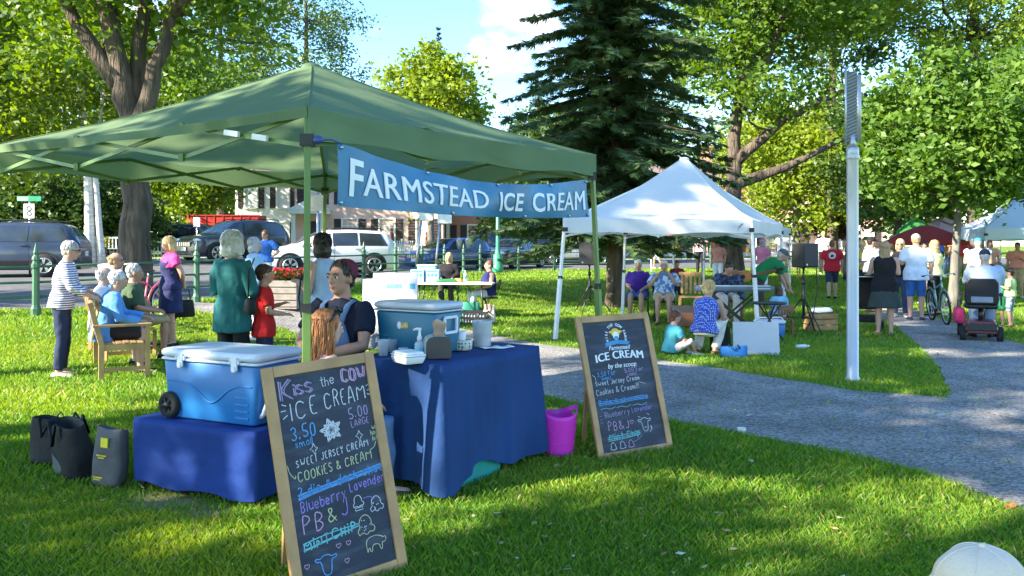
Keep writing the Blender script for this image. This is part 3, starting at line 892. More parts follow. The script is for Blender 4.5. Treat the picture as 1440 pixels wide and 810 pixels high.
# ------------------------------------------------------------------ houses
def window(parent, M, w, h, shutters=None, trim=M_WHITEP, nx=3, ny=4):
    """M: local frame, x along the wall, z up, -y outward; origin at the opening's centre"""
    f = MB()
    t = 0.11
    for sx in (-1, 1): f.box((sx * (w / 2 + t / 2), -0.05, 0), (t, 0.1, h + 2 * t))
    f.box((0, -0.055, h / 2 + t / 2 + .003), (w + .004, 0.11, t)); f.box((0, -0.07, -h / 2 - t / 2), (w + 2 * t + .06, 0.16, t))
    f.v = [tuple(M @ Vector(v)) for v in f.v]
    fr = f.build('window', trim, parent)
    g = MB(); g.box((0, 0.03, 0), (w, 0.02, h), 0)
    for i in range(1, nx): g.box((-w / 2 + w * i / nx, 0.012, 0), (0.045, 0.03, h), 1)
    for j in range(1, ny): g.box((0, 0.010, -h / 2 + h * j / ny), (w, 0.03, 0.045 if j != ny // 2 else 0.1), 1)
    g.v = [tuple(M @ Vector(v)) for v in g.v]
    g.build('pane', [M_GLASS_D, trim], fr)
    if shutters is not None:
        for sx in (-1, 1):
            s = MB()
            sw = w * 0.5
            cx = sx * (w / 2 + t + sw / 2 + .02)
            s.box((cx, -0.03, 0), (sw, 0.05, h + .1))
            for k in range(9):
                s.box((cx, -0.065, -h / 2 + h * (k + .5) / 9), (sw * .78, 0.025, h / 9 * .55), rot=(R_(25), 0, 0))
            s.v = [tuple(M @ Vector(v)) for v in s.v]
            s.build('shutter', shutters, parent)

def house(name, label, loc, rotz, w, d, h, wallm, roofm, storeys, cols, shut, roof_h=2.2, win=(1.0, 1.7), door_col=None, trim=M_WHITEP, hip=False, group=None):
    t = thing(name, label, 'house', loc, rotz, group)
    wl_ = MB(); wl_.box((0, d / 2, h / 2), (w, d, h))
    # clapboard or stone courses are in the material; a base course and a cornice stand proud
    wl_.build('wall', wallm, t)
    c = MB(); c.box((0, d / 2, h + 0.17), (w + .5, d + .5, .35)); c.box((0, d / 2, .2), (w + .1, d + .1, .4)); c.build('trim', trim, t)
    r = MB()
    a = .5
    if hip:
        vs = [(-w / 2 - a, -a, 0), (w / 2 + a, -a, 0), (w / 2 + a, d + a, 0), (-w / 2 - a, d + a, 0), (-w / 2 + d / 2, d / 2, roof_h), (w / 2 - d / 2, d / 2, roof_h)]
        fs = [(0, 1, 5, 4), (1, 2, 5), (2, 3, 4, 5), (3, 0, 4), (3, 2, 1, 0)]
    else:
        vs = [(-w / 2 - a, -a, 0), (w / 2 + a, -a, 0), (w / 2 + a, d + a, 0), (-w / 2 - a, d + a, 0), (-w / 2 - a, d / 2, roof_h), (w / 2 + a, d / 2, roof_h)]
        fs = [(0, 1, 5, 4), (1, 2, 5), (2, 3, 4, 5), (3, 0, 4), (3, 2, 1, 0)]
    r.add([(x, y, z + h + .347) for x, y, z in vs], fs)
    rf = r.build('roof', roofm, t)
    ch = MB(); ch.box((w * .28, d * .55, h + roof_h + .5), (.9, .7, 2.2)); ch.box((w * .28, d * .55, h + roof_h + 1.65), (1.05, .85, .18)); ch.build('chimney', M_BRICK, rf)
    sh = h / storeys
    for s in range(storeys):
        for i in range(cols):
            x = -w / 2 + w * (i + .5) / cols
            if s == 0 and door_col == i:
                dm = MB(); dm.box((x, -.04, 1.15), (1.1, .1, 2.3)); 
                for q in range(3):
                    for e in (-1, 1): dm.box((x + e * .26, -.1, .5 + q * .7), (.36, .03, .5))
                dd = dm.build('door', M_SHUT, t)
                k = MB(); k.ball((x + .42, -.14, 1.05), .05); k.build('handle', M_CHROME, dd)
                pt = MB()
                for e in (-1, 1): pt.lathe([(.2, 0.4), (.17, .5), (.15, 2.7), (.2, 2.8)], (x + e * 1.05, -1.3, 0), 12)
                pt.box((x, -.75, 2.95), (2.7, 1.6, .28)); pt.box((x, -.75, .2), (2.7, 1.6, .38))
                pt.add([(x - 1.45, -1.6, 3.09), (x + 1.45, -1.6, 3.09), (x, -1.6, 3.8), (x - 1.45, 0, 3.09), (x + 1.45, 0, 3.09), (x, 0, 3.8)], [(0, 1, 2), (3, 5, 4), (0, 2, 5, 3), (1, 4, 5, 2), (0, 3, 4, 1)])
                pt.build('porch', trim, t)
            else:
                M = Matrix.Translation((x, 0, s * sh + sh * .52))
                window(t, M, win[0], win[1], shut)
    for sd in (-1, 1):
        for s in range(storeys):
            for k in range(2):
                M = Matrix.Translation((sd * w / 2, d * (k + .5) / 2, s * sh + sh * .52)) @ Matrix.Rotation(R_(90) * sd, 4, 'Z')
                window(t, M, win[0], win[1], shut)
    return t

p = P(545, 60); house('colonial_house', 'pink clapboard colonial house with dark shutters and a white columned porch', (p.x - 1.4, p.y, p.z), R_(-3), 11.0, 8, 5.9, M_PINKW, M_SHINGLE, 2, 4, M_SHUT, door_col=0, win=(1.05, 1.8))
p = P(668, 63); house('brick_house', 'red brick house with black shutters beside the pink house', (p.x, p.y, p.z), R_(4), 7.6, 9, 6.0, M_BRICK, M_REDROOF, 2, 3, M_SHUT, win=(1.0, 1.8), roof_h=2.6, hip=False)
p = P(398, 66); house('white_house', 'white clapboard house across the street behind the dark grey jeep', (p.x, p.y, p.z), R_(6), 7.5, 8, 5.8, M_WHITEP, M_SHINGLE, 2, 3, M_SHUT, win=(.9, 1.7))
p = P(1150, 66); house('brick_house', 'pale pink brick house at the end of the lawn behind the man in red', (p.x, p.y, p.z), R_(-6), 10, 8, 6.2, mat('pink_brick', (0.55, 0.32, 0.27), rough=.9, var=.15, scale=8), M_SHINGLE, 2, 4, M_SHUT, win=(1.0, 1.7), door_col=1)
p = P(955, 70); house('brick_house', 'orange brick house glimpsed under the white tent roof', (p.x, p.y, p.z), R_(0), 12, 8, 6.0, mat('orange_brick', (0.5, 0.2, 0.1), rough=.9, var=.15, scale=8), M_SHINGLE, 2, 4, M_SHUT, win=(1.0, 1.7))

# ------------------------------------------------------------------ green iron fence round the common
def fence(name, label, pts, step=2.35):
    t = thing(name, label, 'fence', (pts[0][0], pts[0][1], 0))
    o = Vector((pts[0][0], pts[0][1], 0))
    P2 = [Vector((x, y)) for x, y in pts]
    d = [0]
    for i in range(len(P2) - 1): d.append(d[-1] + (P2[i + 1] - P2[i]).length)
    pos = []
    stops = [0.0]
    for i in range(len(d) - 1):
        n = max(1, round((d[i + 1] - d[i]) / step)); stops += [d[i] + (d[i + 1] - d[i]) * (k + 1) / n for k in range(n)]
    for s in stops:
        for i in range(len(P2) - 1):
            if s <= d[i + 1] + 1e-6:
                q = P2[i].lerp(P2[i + 1], (s - d[i]) / (d[i + 1] - d[i])); break
        pos.append(Vector((q.x, q.y, float(zt(q.x, q.y)))) - o)
    first = None
    for k, q in enumerate(pos):
        if first is None:
            m = MB()
            prof = [(.085, -.2), (.085, .12), (.072, .14), (.062, .18), (.058, .80), (.075, .82), (.075, .88), (.055, .90), (.05, .94), (.068, .96), (.06, 1.0), (.035, 1.04), (.042, 1.08), (.03, 1.14), (.006, 1.24)]
            m.lathe(prof, n=8, smooth=False)
            first = m.build('post', M_GREENP, t); c = first
        else:
            c = first.copy(); COL.objects.link(c); c.parent = t
        c.location = q
    r = MB()
    for i in range(len(pos) - 1):
        for z in (.32, .57, .84):
            r.tube([pos[i] + Vector((0, 0, z)), pos[i + 1] + Vector((0, 0, z))], .024, 6)
    r.build('rail', M_GREENP, t)
    return t
fence('iron_fence', 'dark green iron rail fence with spiked posts along the street edge', [(-20, 11.2), (-8.15, 14.0), (-6.4, 16.6), (-4.35, 24.0), (-1.4, 36), (2.0, 38.4), (10, 41.2), (20, 43.4)])

def picket(name, label, a, b, h=.95):
    t = thing(name, label, 'fence', (a.x, a.y, a.z))
    d = b - a; L = Vector((d.x, d.y)).length; n = int(L / .17)
    m = MB()
    for i in range(n + 1):
        q = d * (i / n)
        post = i % 14 == 0
        w = .12 if post else .07
        m.box((q.x, q.y, q.z + (h + .12 if post else h) / 2), (w, w if post else .03, h + .12 if post else h))
    m.build('pickets', M_WHITEP, t)
    r = MB()
    for z in (.22, .72):
        r.bar(Vector((0, .03, z)), d + Vector((0, .03, z)), .035, .08)
    r.build('rail', M_WHITEP, t)
picket('picket_fence', 'white picket fence behind the bench and the old trunk across the street', P(128, 42), P(262, 44))
picket('picket_fence', 'white picket fence before the pink house behind the white car', P(425, 51), P(580, 56))

# ------------------------------------------------------------------ cars
def car(name, label, loc, rotz, paint, L=4.6, Wd=1.85, H=1.7, suv=True, glass=M_GLASS_D, trim_dark=True, cat='car', group=None, wheel=.36, rails=False, style='suv'):
    """+x is forward; surface built from side profile and cross sections"""
    t = thing(name, label, cat, loc, rotz, group)
    hw = Wd / 2
    if style == 'suv':
        top = [(-.5, .62), (-.485, .95), (-.47, 1.0), (-.40, .985 * 1), (-.40, 1.0)]
        prof = [(-.5, .52), (-.496, .61), (-.468, .74), (-.425, .905), (-.385, .965), (-.33, .985), (-.12, 1.0), (.04, .985), (.09, .95), (.245, .665), (.27, .645), (.40, .61), (.47, .56), (.495, .48), (.5, .40)]
        belt = .60; cg0, cg1 = -.49, .25
    elif style == 'sedan':
        prof = [(-.5, .52), (-.49, .66), (-.47, .70), (-.36, .72), (-.33, .735), (-.20, .95), (-.12, .995), (.02, 1.0), (.07, .97), (.23, .70), (.26, .675), (.40, .63), (.47, .57), (.495, .50), (.5, .42)]
        belt = .62; cg0, cg1 = -.36, .24
    else:  # hatch
        prof = [(-.5, .50), (-.492, .64), (-.46, .76), (-.41, .93), (-.36, .975), (-.15, 1.0), (.02, .985), (.08, .95), (.27, .68), (.30, .655), (.41, .60), (.47, .54), (.495, .46), (.5, .38)]
        belt = .61; cg0, cg1 = -.48, .28
    px_ = np.array([q[0] for q in prof]); pz_ = np.array([q[1] for q in prof])
    zb = .13
    def roofz(x): return float(np.interp(x, px_, pz_))
    def plan(x):
        e = abs(x) / .5
        return 1.0 - .10 * e ** 3 - .16 * max(0, e - .86) / .14 * .9
    def section(x):
        rz = roofz(x); pl = plan(x) * hw
        bz = min(belt + .02 * (x < 0), rz - .02)
        g = max(0.0, rz - bz)
        tz = min(1.0, g / .3)
        pts = [(0, zb), (pl * .86, zb), (pl * .95, zb + .05), (pl * .995, zb + .16), (pl, (zb + bz) / 2 + .06), (pl * .985, bz - .06), (pl * .965, bz)]
        wr = pl * (.955 - .19 * tz)
        pts += [(pl * .965 + (wr - pl * .965) * .5, bz + (g - .045 * tz) * .5), (wr, rz - .045 * tz - .003), (wr * .93, rz - .016 * tz), (wr * .6, rz), (0, rz + .006)]
        return [Vector((x * L, y, z * H)) for y, z in pts]
    ST = sorted(set(list(np.linspace(-.5, .5, 33)) + list(px_)))
    SEC = [section(x) for x in ST]
    m = MB(); n = len(SEC[0]); o = 0
    for r in SEC:
        m.v += [tuple(p) for p in r] + [(p.x, -p.y, p.z) for p in reversed(r[1:-1])]
    N2 = 2 * n - 2
    for i in range(len(SEC) - 1):
        for j in range(N2):
            k = (j + 1) % N2
            m.f.append([i * N2 + j, (i + 1) * N2 + j, (i + 1) * N2 + k, i * N2 + k]); m.m.append(0); m.s.append(True)
    m.f.append(list(range(N2))); m.m.append(0); m.s.append(False)
    m.f.append([(len(SEC) - 1) * N2 + j for j in reversed(range(N2))]); m.m.append(0); m.s.append(False)
    m.build('body', paint, t)
    def S(x, j):
        s = section(x); i = int(min(n - 2, math.floor(j))); f = j - i
        return s[i].lerp(s[i + 1], f)
    def patch(name_, x0, x1, j0, j1, mt, off, par=t, nx_=8, nj=4, sides=(1, -1), slant0=0.0, slant1=0.0, rr=0.0):
        for sd in sides:
            q = MB()
            base = len(q.v)
            for a in range(nx_ + 1):
                for b_ in range(nj + 1):
                    f = b_ / nj
                    xa = x0 + slant0 * f; xb = x1 + slant1 * f
                    x = xa + (xb - xa) * a / nx_
                    jj = j0 + (j1 - j0) * f
                    p0 = S(x, jj); px1 = S(min(.5, x + .004), jj); pj1 = S(x, min(n - 1, jj + .02))
                    nn = (px1 - p0).cross(pj1 - p0)
                    nn = nn.normalized() if nn.length > 1e-9 else Vector((0, 1, 0))
                    if nn.dot(p0 - Vector((p0.x, 0, H * .45))) < 0: nn = -nn
                    p0 = p0 + nn * off
                    q.v.append((p0.x, p0.y * sd, p0.z))
            for a in range(nx_):
                for b_ in range(nj):
                    i0 = base + a * (nj + 1) + b_
                    fc = [i0, i0 + nj + 1, i0 + nj + 2, i0 + 1]
                    q.f.append(fc if sd < 0 else fc[::-1]); q.m.append(0); q.s.append(True)
            q.build(name_, mt, par)
    jb = 6.12; jt = 7.88
    # side windows (front door, rear door, quarter)
    if style == 'sedan':
        wins = [(.0, .185, 0, -.11), (-.17, -.012, .0, 0), (-.30, -.185, .09, 0)]
    elif style == 'suv':
        wins = [(.01, .205, 0, -.125), (-.20, -.005, 0, 0), (-.44, -.215, .055, 0)]
    else:
        wins = [(.02, .225, 0, -.14), (-.18, .005, 0, 0), (-.41, -.195, .05, 0)]
    tr_ = mat('window_trim', (0.55, 0.56, 0.58), rough=.25, metal=.8)
    for x0, x1, s0, s1 in wins:
        patch('side_window', x0, x1, jb, jt, glass, .008, slant0=s0, slant1=s1)
    wx = {'suv': (.085, .235), 'sedan': (.062, .222), 'hatch': (.075, .262)}[style]
    patch('windshield', wx[0], wx[1], 9.15, n - 1.0, glass, .010, nj=6)
    rx = {'suv': (-.466, -.428), 'sedan': (-.335, -.205), 'hatch': (-.458, -.405)}[style]
    patch('rear_window', rx[0], rx[1], 9.15, n - 1.0, glass, .010, nj=6)
    # door seams and handles
    for x in ((.215, 0.0, -.21) if style != 'sedan' else (.20, -.005, -.2)):
        patch('door_seam', x - .0012, x + .0012, 3.2, 5.95, M_BLACK, .004, nx_=1, nj=6)
    hd = MB()
    for sd in (-1, 1):
        for x in (.03, -.175):
            q = S(x, 5.35); hd.box((q.x, q.y * sd + sd * .02, q.z), (.2, .035, .035))
    hd.build('door_handle', paint, t)
    if style == 'suv' or trim_dark:
        patch('sill_trim', -.30, .28, 2.05, 3.05, M_BLACK, .006, nx_=10)
    # wheels
    wbx = (-.30 * L, .315 * L)
    for x in wbx:
        for sd in (-1, 1):
            yy = hw * plan(x / L)
            a = MB()
            prof_ = [(wheel * 1.16 * math.cos(th), wheel * 1.16 * math.sin(th)) for th in np.linspace(-.35, math.pi + .35, 18)]
            a.add([(x + p_[0], sd * (yy + .012), wheel + p_[1]) for p_ in prof_], [list(range(18))])
            a.build('wheel_arch', M_BLACK, t)
            w_ = MB()
            yc = sd * (yy - .09)
            for rr_, off_, mi_ in (((wheel * .66, wheel * .93, wheel, wheel, wheel * .93, wheel * .66), (-.11, -.11, -.08, .08, .125, .125), 0),):
                rings = []
                for rv, ov in zip(rr_, off_):
                    rings.append([(x + rv * math.cos(q), yc + sd * ov, wheel + rv * math.sin(q)) for q in [2 * math.pi * k / 24 for k in range(24)]])
                w_.loft(rings, 0, True)
            wo = w_.build('wheel', M_RUBBER, t)
            rm = MB()
            rm.ring((x, yc + sd * .125, wheel), wheel * .62, .02, 'Y', 24, 5)
            for k in range(5):
                q = 2 * math.pi * k / 5 + .3
                for dq in (-.16, .16):
                    rm.bar((x + .05 * math.cos(q), yc + sd * .13, wheel + .05 * math.sin(q)), (x + wheel * .62 * math.cos(q + dq), yc + sd * .13, wheel + wheel * .62 * math.sin(q + dq)), .035, .02, up=(0, 1, 0))
            rm.build('rim', M_STEEL, wo)
    # mirrors
    mr = MB()
    for sd in (-1, 1):
        q = S(wx[1] - .035, 6.3)
        mr.ball((q.x + .02, sd * (q.y + .13), q.z + .06), (.09, .12, .075), nu=10, nv=6)
        mr.bar((q.x, sd * (q.y - .02), q.z + .01), (q.x + .01, sd * (q.y + .1), q.z + .04), .04)
    mr.build('mirror', paint, t)
    # lamps, grille, plate
    gl = mat('headlamp_glass', (0.8, 0.82, 0.85), rough=.08, var=.3, scale=20)
    for sd in (-1, 1):
        a = MB(); q = S(.485, 7.2); 
        a.ball((L * .462, sd * hw * .66, H * .515), (.16, .21, .075), nu=12, nv=7); a.build('headlight', gl, t)
        a = MB(); a.ball((-L * .466, sd * hw * .71, H * .56), (.06, .09, .10 if style != 'sedan' else .07), nu=12, nv=7); a.build('tail_light', mat('tail_lamp', (0.35, .01, .012), rough=.15), t)
    g = MB(); g.box((L * .4985, 0, H * .42), (.05, Wd * .5, H * .10))
    g.build('grille', M_BLACK, t)
    for k in range(7):
        pass
    gb = MB()
    for k in range(7): gb.box((L * .5045, -Wd * .21 + Wd * .42 * k / 6, H * .42), (.05, .05, H * .085))
    gb.build('grille_bar', M_CHROME, t)
    pl_ = MB(); pl_.box((L * .507, 0, H * .31), (.02, .32, .15)); pl_.build('number_plate', M_WHITEP, t); pl_ = MB(); pl_.box((-L * .503, 0, H * .42), (.02, .32, .15)); pl_.build('number_plate', M_WHITEP, t)
    bp = MB(); bp.box((L * .488, 0, H * .22), (.16, Wd * .82, H * .10)); bp.build('bumper', M_BLACK if style == 'suv' else paint, t, bevel=.03); bp = MB(); bp.box((-L * .488, 0, H * .24), (.12, Wd * .84, H * .12)); bp.build('bumper', M_BLACK if style == 'suv' else paint, t, bevel=.03)
    if rails:
        r = MB()
        for sd in (-1, 1):
            r.tube([(-.38 * L, sd * hw * .68, H * .985), (-.36 * L, sd * hw * .68, H * 1.022), (-.02 * L, sd * hw * .68, H * 1.03), (.03 * L, sd * hw * .68, H * .99)], .022, 6)
        r.build('roof_rail', M_BLACKM, t)
    return t

def paint(key, c, metal=.5):
    return mat(key, c, rough=.28, metal=metal, var=.06, scale=2, coat=.8)
def carat(px, Y, **k): return P(px, Y)
PA_GREY = paint('paint_slate', (.04, .06, .11), .3); PA_JEEP = paint('paint_charcoal', (.06, .065, .085)); PA_WHITE = paint('paint_white', (.78, .78, .78), 0)
PA_BLUE = paint('paint_blue', (.05, .10, .32)); PA_BLACK = paint('paint_black', (.02, .022, .026)); PA_NAVY = paint('paint_navy', (.035, .06, .10)); PA_SILV = paint('paint_silver', (.4, .43, .47))
G_CARS = 'cars parked along the street'
car('parked_car', 'slate grey crossover parked at the far left behind the iron fence', P(4, 25.5), R_(180 + 14), PA_GREY, L=4.75, H=1.70, Wd=1.9, group=G_CARS, rails=True)
car('parked_car', 'dark charcoal off-roader with chrome slotted grille facing the common', P(330, 35.5), R_(180 + 54), PA_JEEP, L=4.8, H=1.8, Wd=1.94, group=G_CARS, wheel=.4, rails=True)
car('parked_car', 'white crossover parked behind the woman in the light blue dress', P(462, 27.5), R_(180 + 24), PA_WHITE, L=4.45, H=1.54, Wd=1.85, group=G_CARS, rails=True, style='hatch')
car('parked_car', 'bright blue hatchback behind the two slanted silver poles', P(632, 39.5), R_(180 + 46), PA_BLUE, L=4.4, H=1.5, Wd=1.8, group=G_CARS, style='hatch', wheel=.32)
car('parked_car', 'black sedan parked nose out just right of the blue hatchback', P(722, 42), R_(180 + 60), PA_BLACK, L=4.6, H=1.5, Wd=1.82, group=G_CARS, style='sedan', wheel=.33)
car('parked_car', 'dark navy off-roader parked behind the blue hatchback by the brick house', P(672, 50), R_(180 + 15), PA_NAVY, L=4.7, H=1.75, Wd=1.9, group=G_CARS)
car('parked_car', 'black pickup like car left of the red trailer across the street', P(282, 46), R_(-8), PA_BLACK, L=5.2, H=1.75, Wd=1.95, group=G_CARS)
car('parked_car', 'pale blue grey sedan behind the left loudspeaker', P(806, 47), R_(10), PA_SILV, L=4.6, H=1.5, Wd=1.82, group=G_CARS, style='sedan', wheel=.33)
car('parked_car', 'navy sedan half hidden by the left boughs of the spruce', P(752, 48), R_(180 + 40), PA_NAVY, L=4.6, H=1.5, Wd=1.82, group=G_CARS, style='sedan', wheel=.33)

# red cargo trailer
t = thing('cargo_trailer', 'bright red cargo trailer parked under the trees across the street', 'trailer', P(320, 54), R_(4))
M_REDT = mat('trailer_red', (.42, .025, .02), rough=.45, var=.15, scale=2)
m = MB(); m.box((0, 0, 1.55), (4.6, 2.0, 1.9)); m.build('body', M_REDT, t, bevel=.05)
m = MB()
for k in range(9): m.box((-2.2 + .55 * k, -1.02, 1.55), (.06, .03, 1.85))
m.box((0, -1.03, 2.47), (4.64, .06, .08)); m.box((0, -1.03, .64), (4.64, .06, .1)); m.build('rib', mat('trailer_trim', (.3, .02, .02), rough=.5), t)
for sx in (-.5, .4):
    m = MB(); m.lathe([(.2, -.1), (.34, -.1), (.36, 0), (.34, .1), (.2, .1)], mat=Matrix.Rotation(R_(90), 4, 'X'), c=(sx, -1.0, .36), n=18); m.build('wheel', M_RUBBER, t)
m = MB(); m.bar((-2.3, 0, .6), (-3.4, 0, .5), .1); m.build('tow_bar', M_BLACKM, t)

# ------------------------------------------------------------------ signs, posts, meters
def signpost(name, label, base, h, plates, r=.03, pm=M_STEEL, cat='sign', lean=(0, 0)):
    t = thing(name, label, cat, base)
    m = MB(); m.tube([(0, 0, -.15), (lean[0], lean[1], h)], r, 8); m.build('pole', pm, t)
    for (w, hh, z, mt, rz, th) in plates:
        q = MB(); q.box((lean[0] * z / h, lean[1] * z / h - r - th / 2 - .002, z), (w, th, hh), rot=None)
        q.build('plate', mt, t, bevel=.01)
    return t
p = P(42, 26.5)
t = thing('street_sign', 'green street name sign on a post with a black and white plate below it', 'sign', p)
m = MB(); m.tube([(0, 0, -.1), (0, 0, 2.55)], .035, 8); m.build('pole', M_STEEL, t)
m = MB(); m.box((0, -.04, 2.46), (.78, .015, .16)); nb = m.build('name_plate', M_SIGNG, t)
m = MB(); m.box((-.2, -.0505, 2.46), (.34, .004, .1)); m.build('lettering', M_WHITEP, nb)
m = MB(); m.box((.0, -.045, 2.06), (.34, .015, .46)); pl_ = m.build('plate', M_WHITEP, t)
m = MB(); m.ring((.0, -.055, 2.14), .07, .016, 'Y', 16, 5); m.ring((.0, -.055, 1.98), .07, .016, 'Y', 16, 5); m.build('lettering', M_BLACK, pl_)
signpost('parking_sign', 'small white parking sign on a thin steel post by the dark car', P(277, 40), 1.95, [(.34, .46, 1.75, M_WHITEP, 0, .02)])
signpost('traffic_sign', 'tan square sign back on a grey post behind the green canopy leg', P(447, 21), 2.5, [(.42, .42, 2.22, mat('sign_back', (.5, .42, .33), rough=.6), 0, .02)], r=.035)
p = P(652, 37.4)
t = thing('parking_meter', 'pair of grey parking meters on one post before the blue hatchback', 'meter', p)
m = MB(); m.tube([(0, 0, -.1), (0, 0, 1.0)], .04, 8); m.tube([(-.18, 0, 1.0), (.18, 0, 1.0)], .03, 6); m.build('pole', M_GREENL, t)
for sx in (-.2, .2):
    m = MB(); m.lathe([(.05, 1.0), (.09, 1.05), (.13, 1.3), (.13, 1.4), (.09, 1.5), (.02, 1.54)], (sx, 0, 0), 12); h_ = m.build('meter_head', M_ALU, t)
    m = MB(); m.box((sx, -.125, 1.36), (.12, .02, .1)); m.build('screen', M_GLASS_D, h_)
p = P(700, 35.2)
t = thing('lamp_post', 'bright green fluted lamp post rising behind the banner', 'street lamp', p)
m = MB(); m.lathe([(.24, -.1), (.24, .3), (.2, .34), (.2, .75), (.13, .82), (.1, 1.0), (.085, 1.2), (.07, 3.6)], n=12); m.build('pole', M_GREENL, t)
m = MB(); m.lathe([(.07, 3.6), (.16, 3.68), (.2, 3.75), (.27, 4.15), (.22, 4.32), (.05, 4.5), (.02, 4.62)], n=12); m.build('lantern', mat('lamp_glass', (.75, .75, .7), rough=.3), t)
def slant(px0, py0, px1, py1, Y, lab):
    a, b_ = W(px1, py1, Y), W(px0, py0, Y)
    g = P(px1, Y); 
    t = thing('tent_pole', lab, 'pole', (a.x, a.y, g.z))
    m = MB(); m.tube([Vector((0, 0, -.05)), b_ - Vector((a.x, a.y, g.z))], .032, 8); m.build('shaft', M_STEEL, t)
    q = b_ - Vector((a.x, a.y, g.z))
    m = MB(); m.box((q.x + .10, -.05, q.z - .06), (.36, .015, .40)); m.build('card', M_WHITEP, t)
slant(594, 296, 581, 376, 21.5, 'left of two slanted silver poles carrying a white card')
slant(620, 300, 609, 380, 21.0, 'right of two slanted silver poles carrying a white card')

# white garden bench, flower pot, planter box
t = thing('garden_bench', 'white slatted garden bench before the far picket fence', 'bench', P(163, 40.5), R_(20))
m = MB()
for k in range(4): m.box((0, -.1 - .11 * k, .44), (1.4, .09, .03))
m.build('seat', M_WHITEP, t); m = MB()
for k in range(9): m.box((-.62 + .155 * k, .0, .72), (.06, .03, .5))
m.box((0, 0, .98), (1.45, .05, .08)); m.build('backrest', M_WHITEP, t)
for sx in (-.66, .66):
    for y in (0, -.45):
        m = MB(); m.box((sx, y, .22 if y else .5), (.06, .06, .44 if y else 1.0)); m.build('leg', M_WHITEP, t)
    m = MB(); m.box((sx, -.24, .64), (.06, .5, .04)); m.build('armrest', M_WHITEP, t)

def flowers(parent, n, bx, z0, zs, mleaf, mflow, seed):
    rng = np.random.default_rng(seed)
    pts = rng.uniform(-1, 1, (n, 3)) * np.array([bx[0], bx[1], zs]) + np.array([0, 0, z0 + zs])
    np_mesh('foliage', leaf_cards(rng, pts, .07), 4, mleaf, parent)
    q = rng.uniform(-1, 1, (n // 3, 3)) * np.array([bx[0], bx[1], zs * .7]) + np.array([0, 0, z0 + zs * 1.5])
    np_mesh('blossom', leaf_cards(rng, q, .065, aspect=.9), 4, mflow, parent)
t = thing('flower_pot', 'clay pot of yellow flowers by the birch trunks', 'flower pot', P(141, 37))
m = MB(); m.lathe([(.2, 0), (.28, .5), (.3, .52), (.3, .58), (.26, .58)], n=16); m.build('pot', mat('clay', (.3, .13, .07), rough=.8), t)
flowers(t, 500, (.4, .4), .55, .25, L_YELLOW, leaf_mat('flower_yellow', (.5, .35, .03), (.6, .5, .1), .3), 5)
p = P(403, 15.8)
t = thing('planter_box', 'grey wooden planter box full of red flowers behind the woman in blue', 'planter', p, R_(-8))
m = MB(); m.box((0, 0, .27), (.62, .5, .54), taper=1.06)
for k in range(4): m.box((0, -.262 - .004 * k, .1 + .125 * k), (.64, .02, .105))
m.build('box', M_PLANTER, t, bevel=.008)
flowers(t, 900, (.34, .26), .5, .12, L_DARK, M_REDF, 6)
# ================================================================== the ice cream stall
def canopy_cloth(key, col, trans, var=.1):
    return mat(key, col, rough=.75, var=var, scale=1.5, trans=trans, bump=.55, bscale=5, spec=.3)
M_CANOPY = canopy_cloth('canopy_green', (.18, .27, .14), .42)
M_TENTW = canopy_cloth('tent_white', (.82, .82, .83), .34, .03)
M_POLEG = mat('pole_olive', (.11, .20, .045), rough=.42, var=.12, scale=5)
M_POLEW = mat('pole_white', (.72, .72, .70), rough=.35, var=.08)

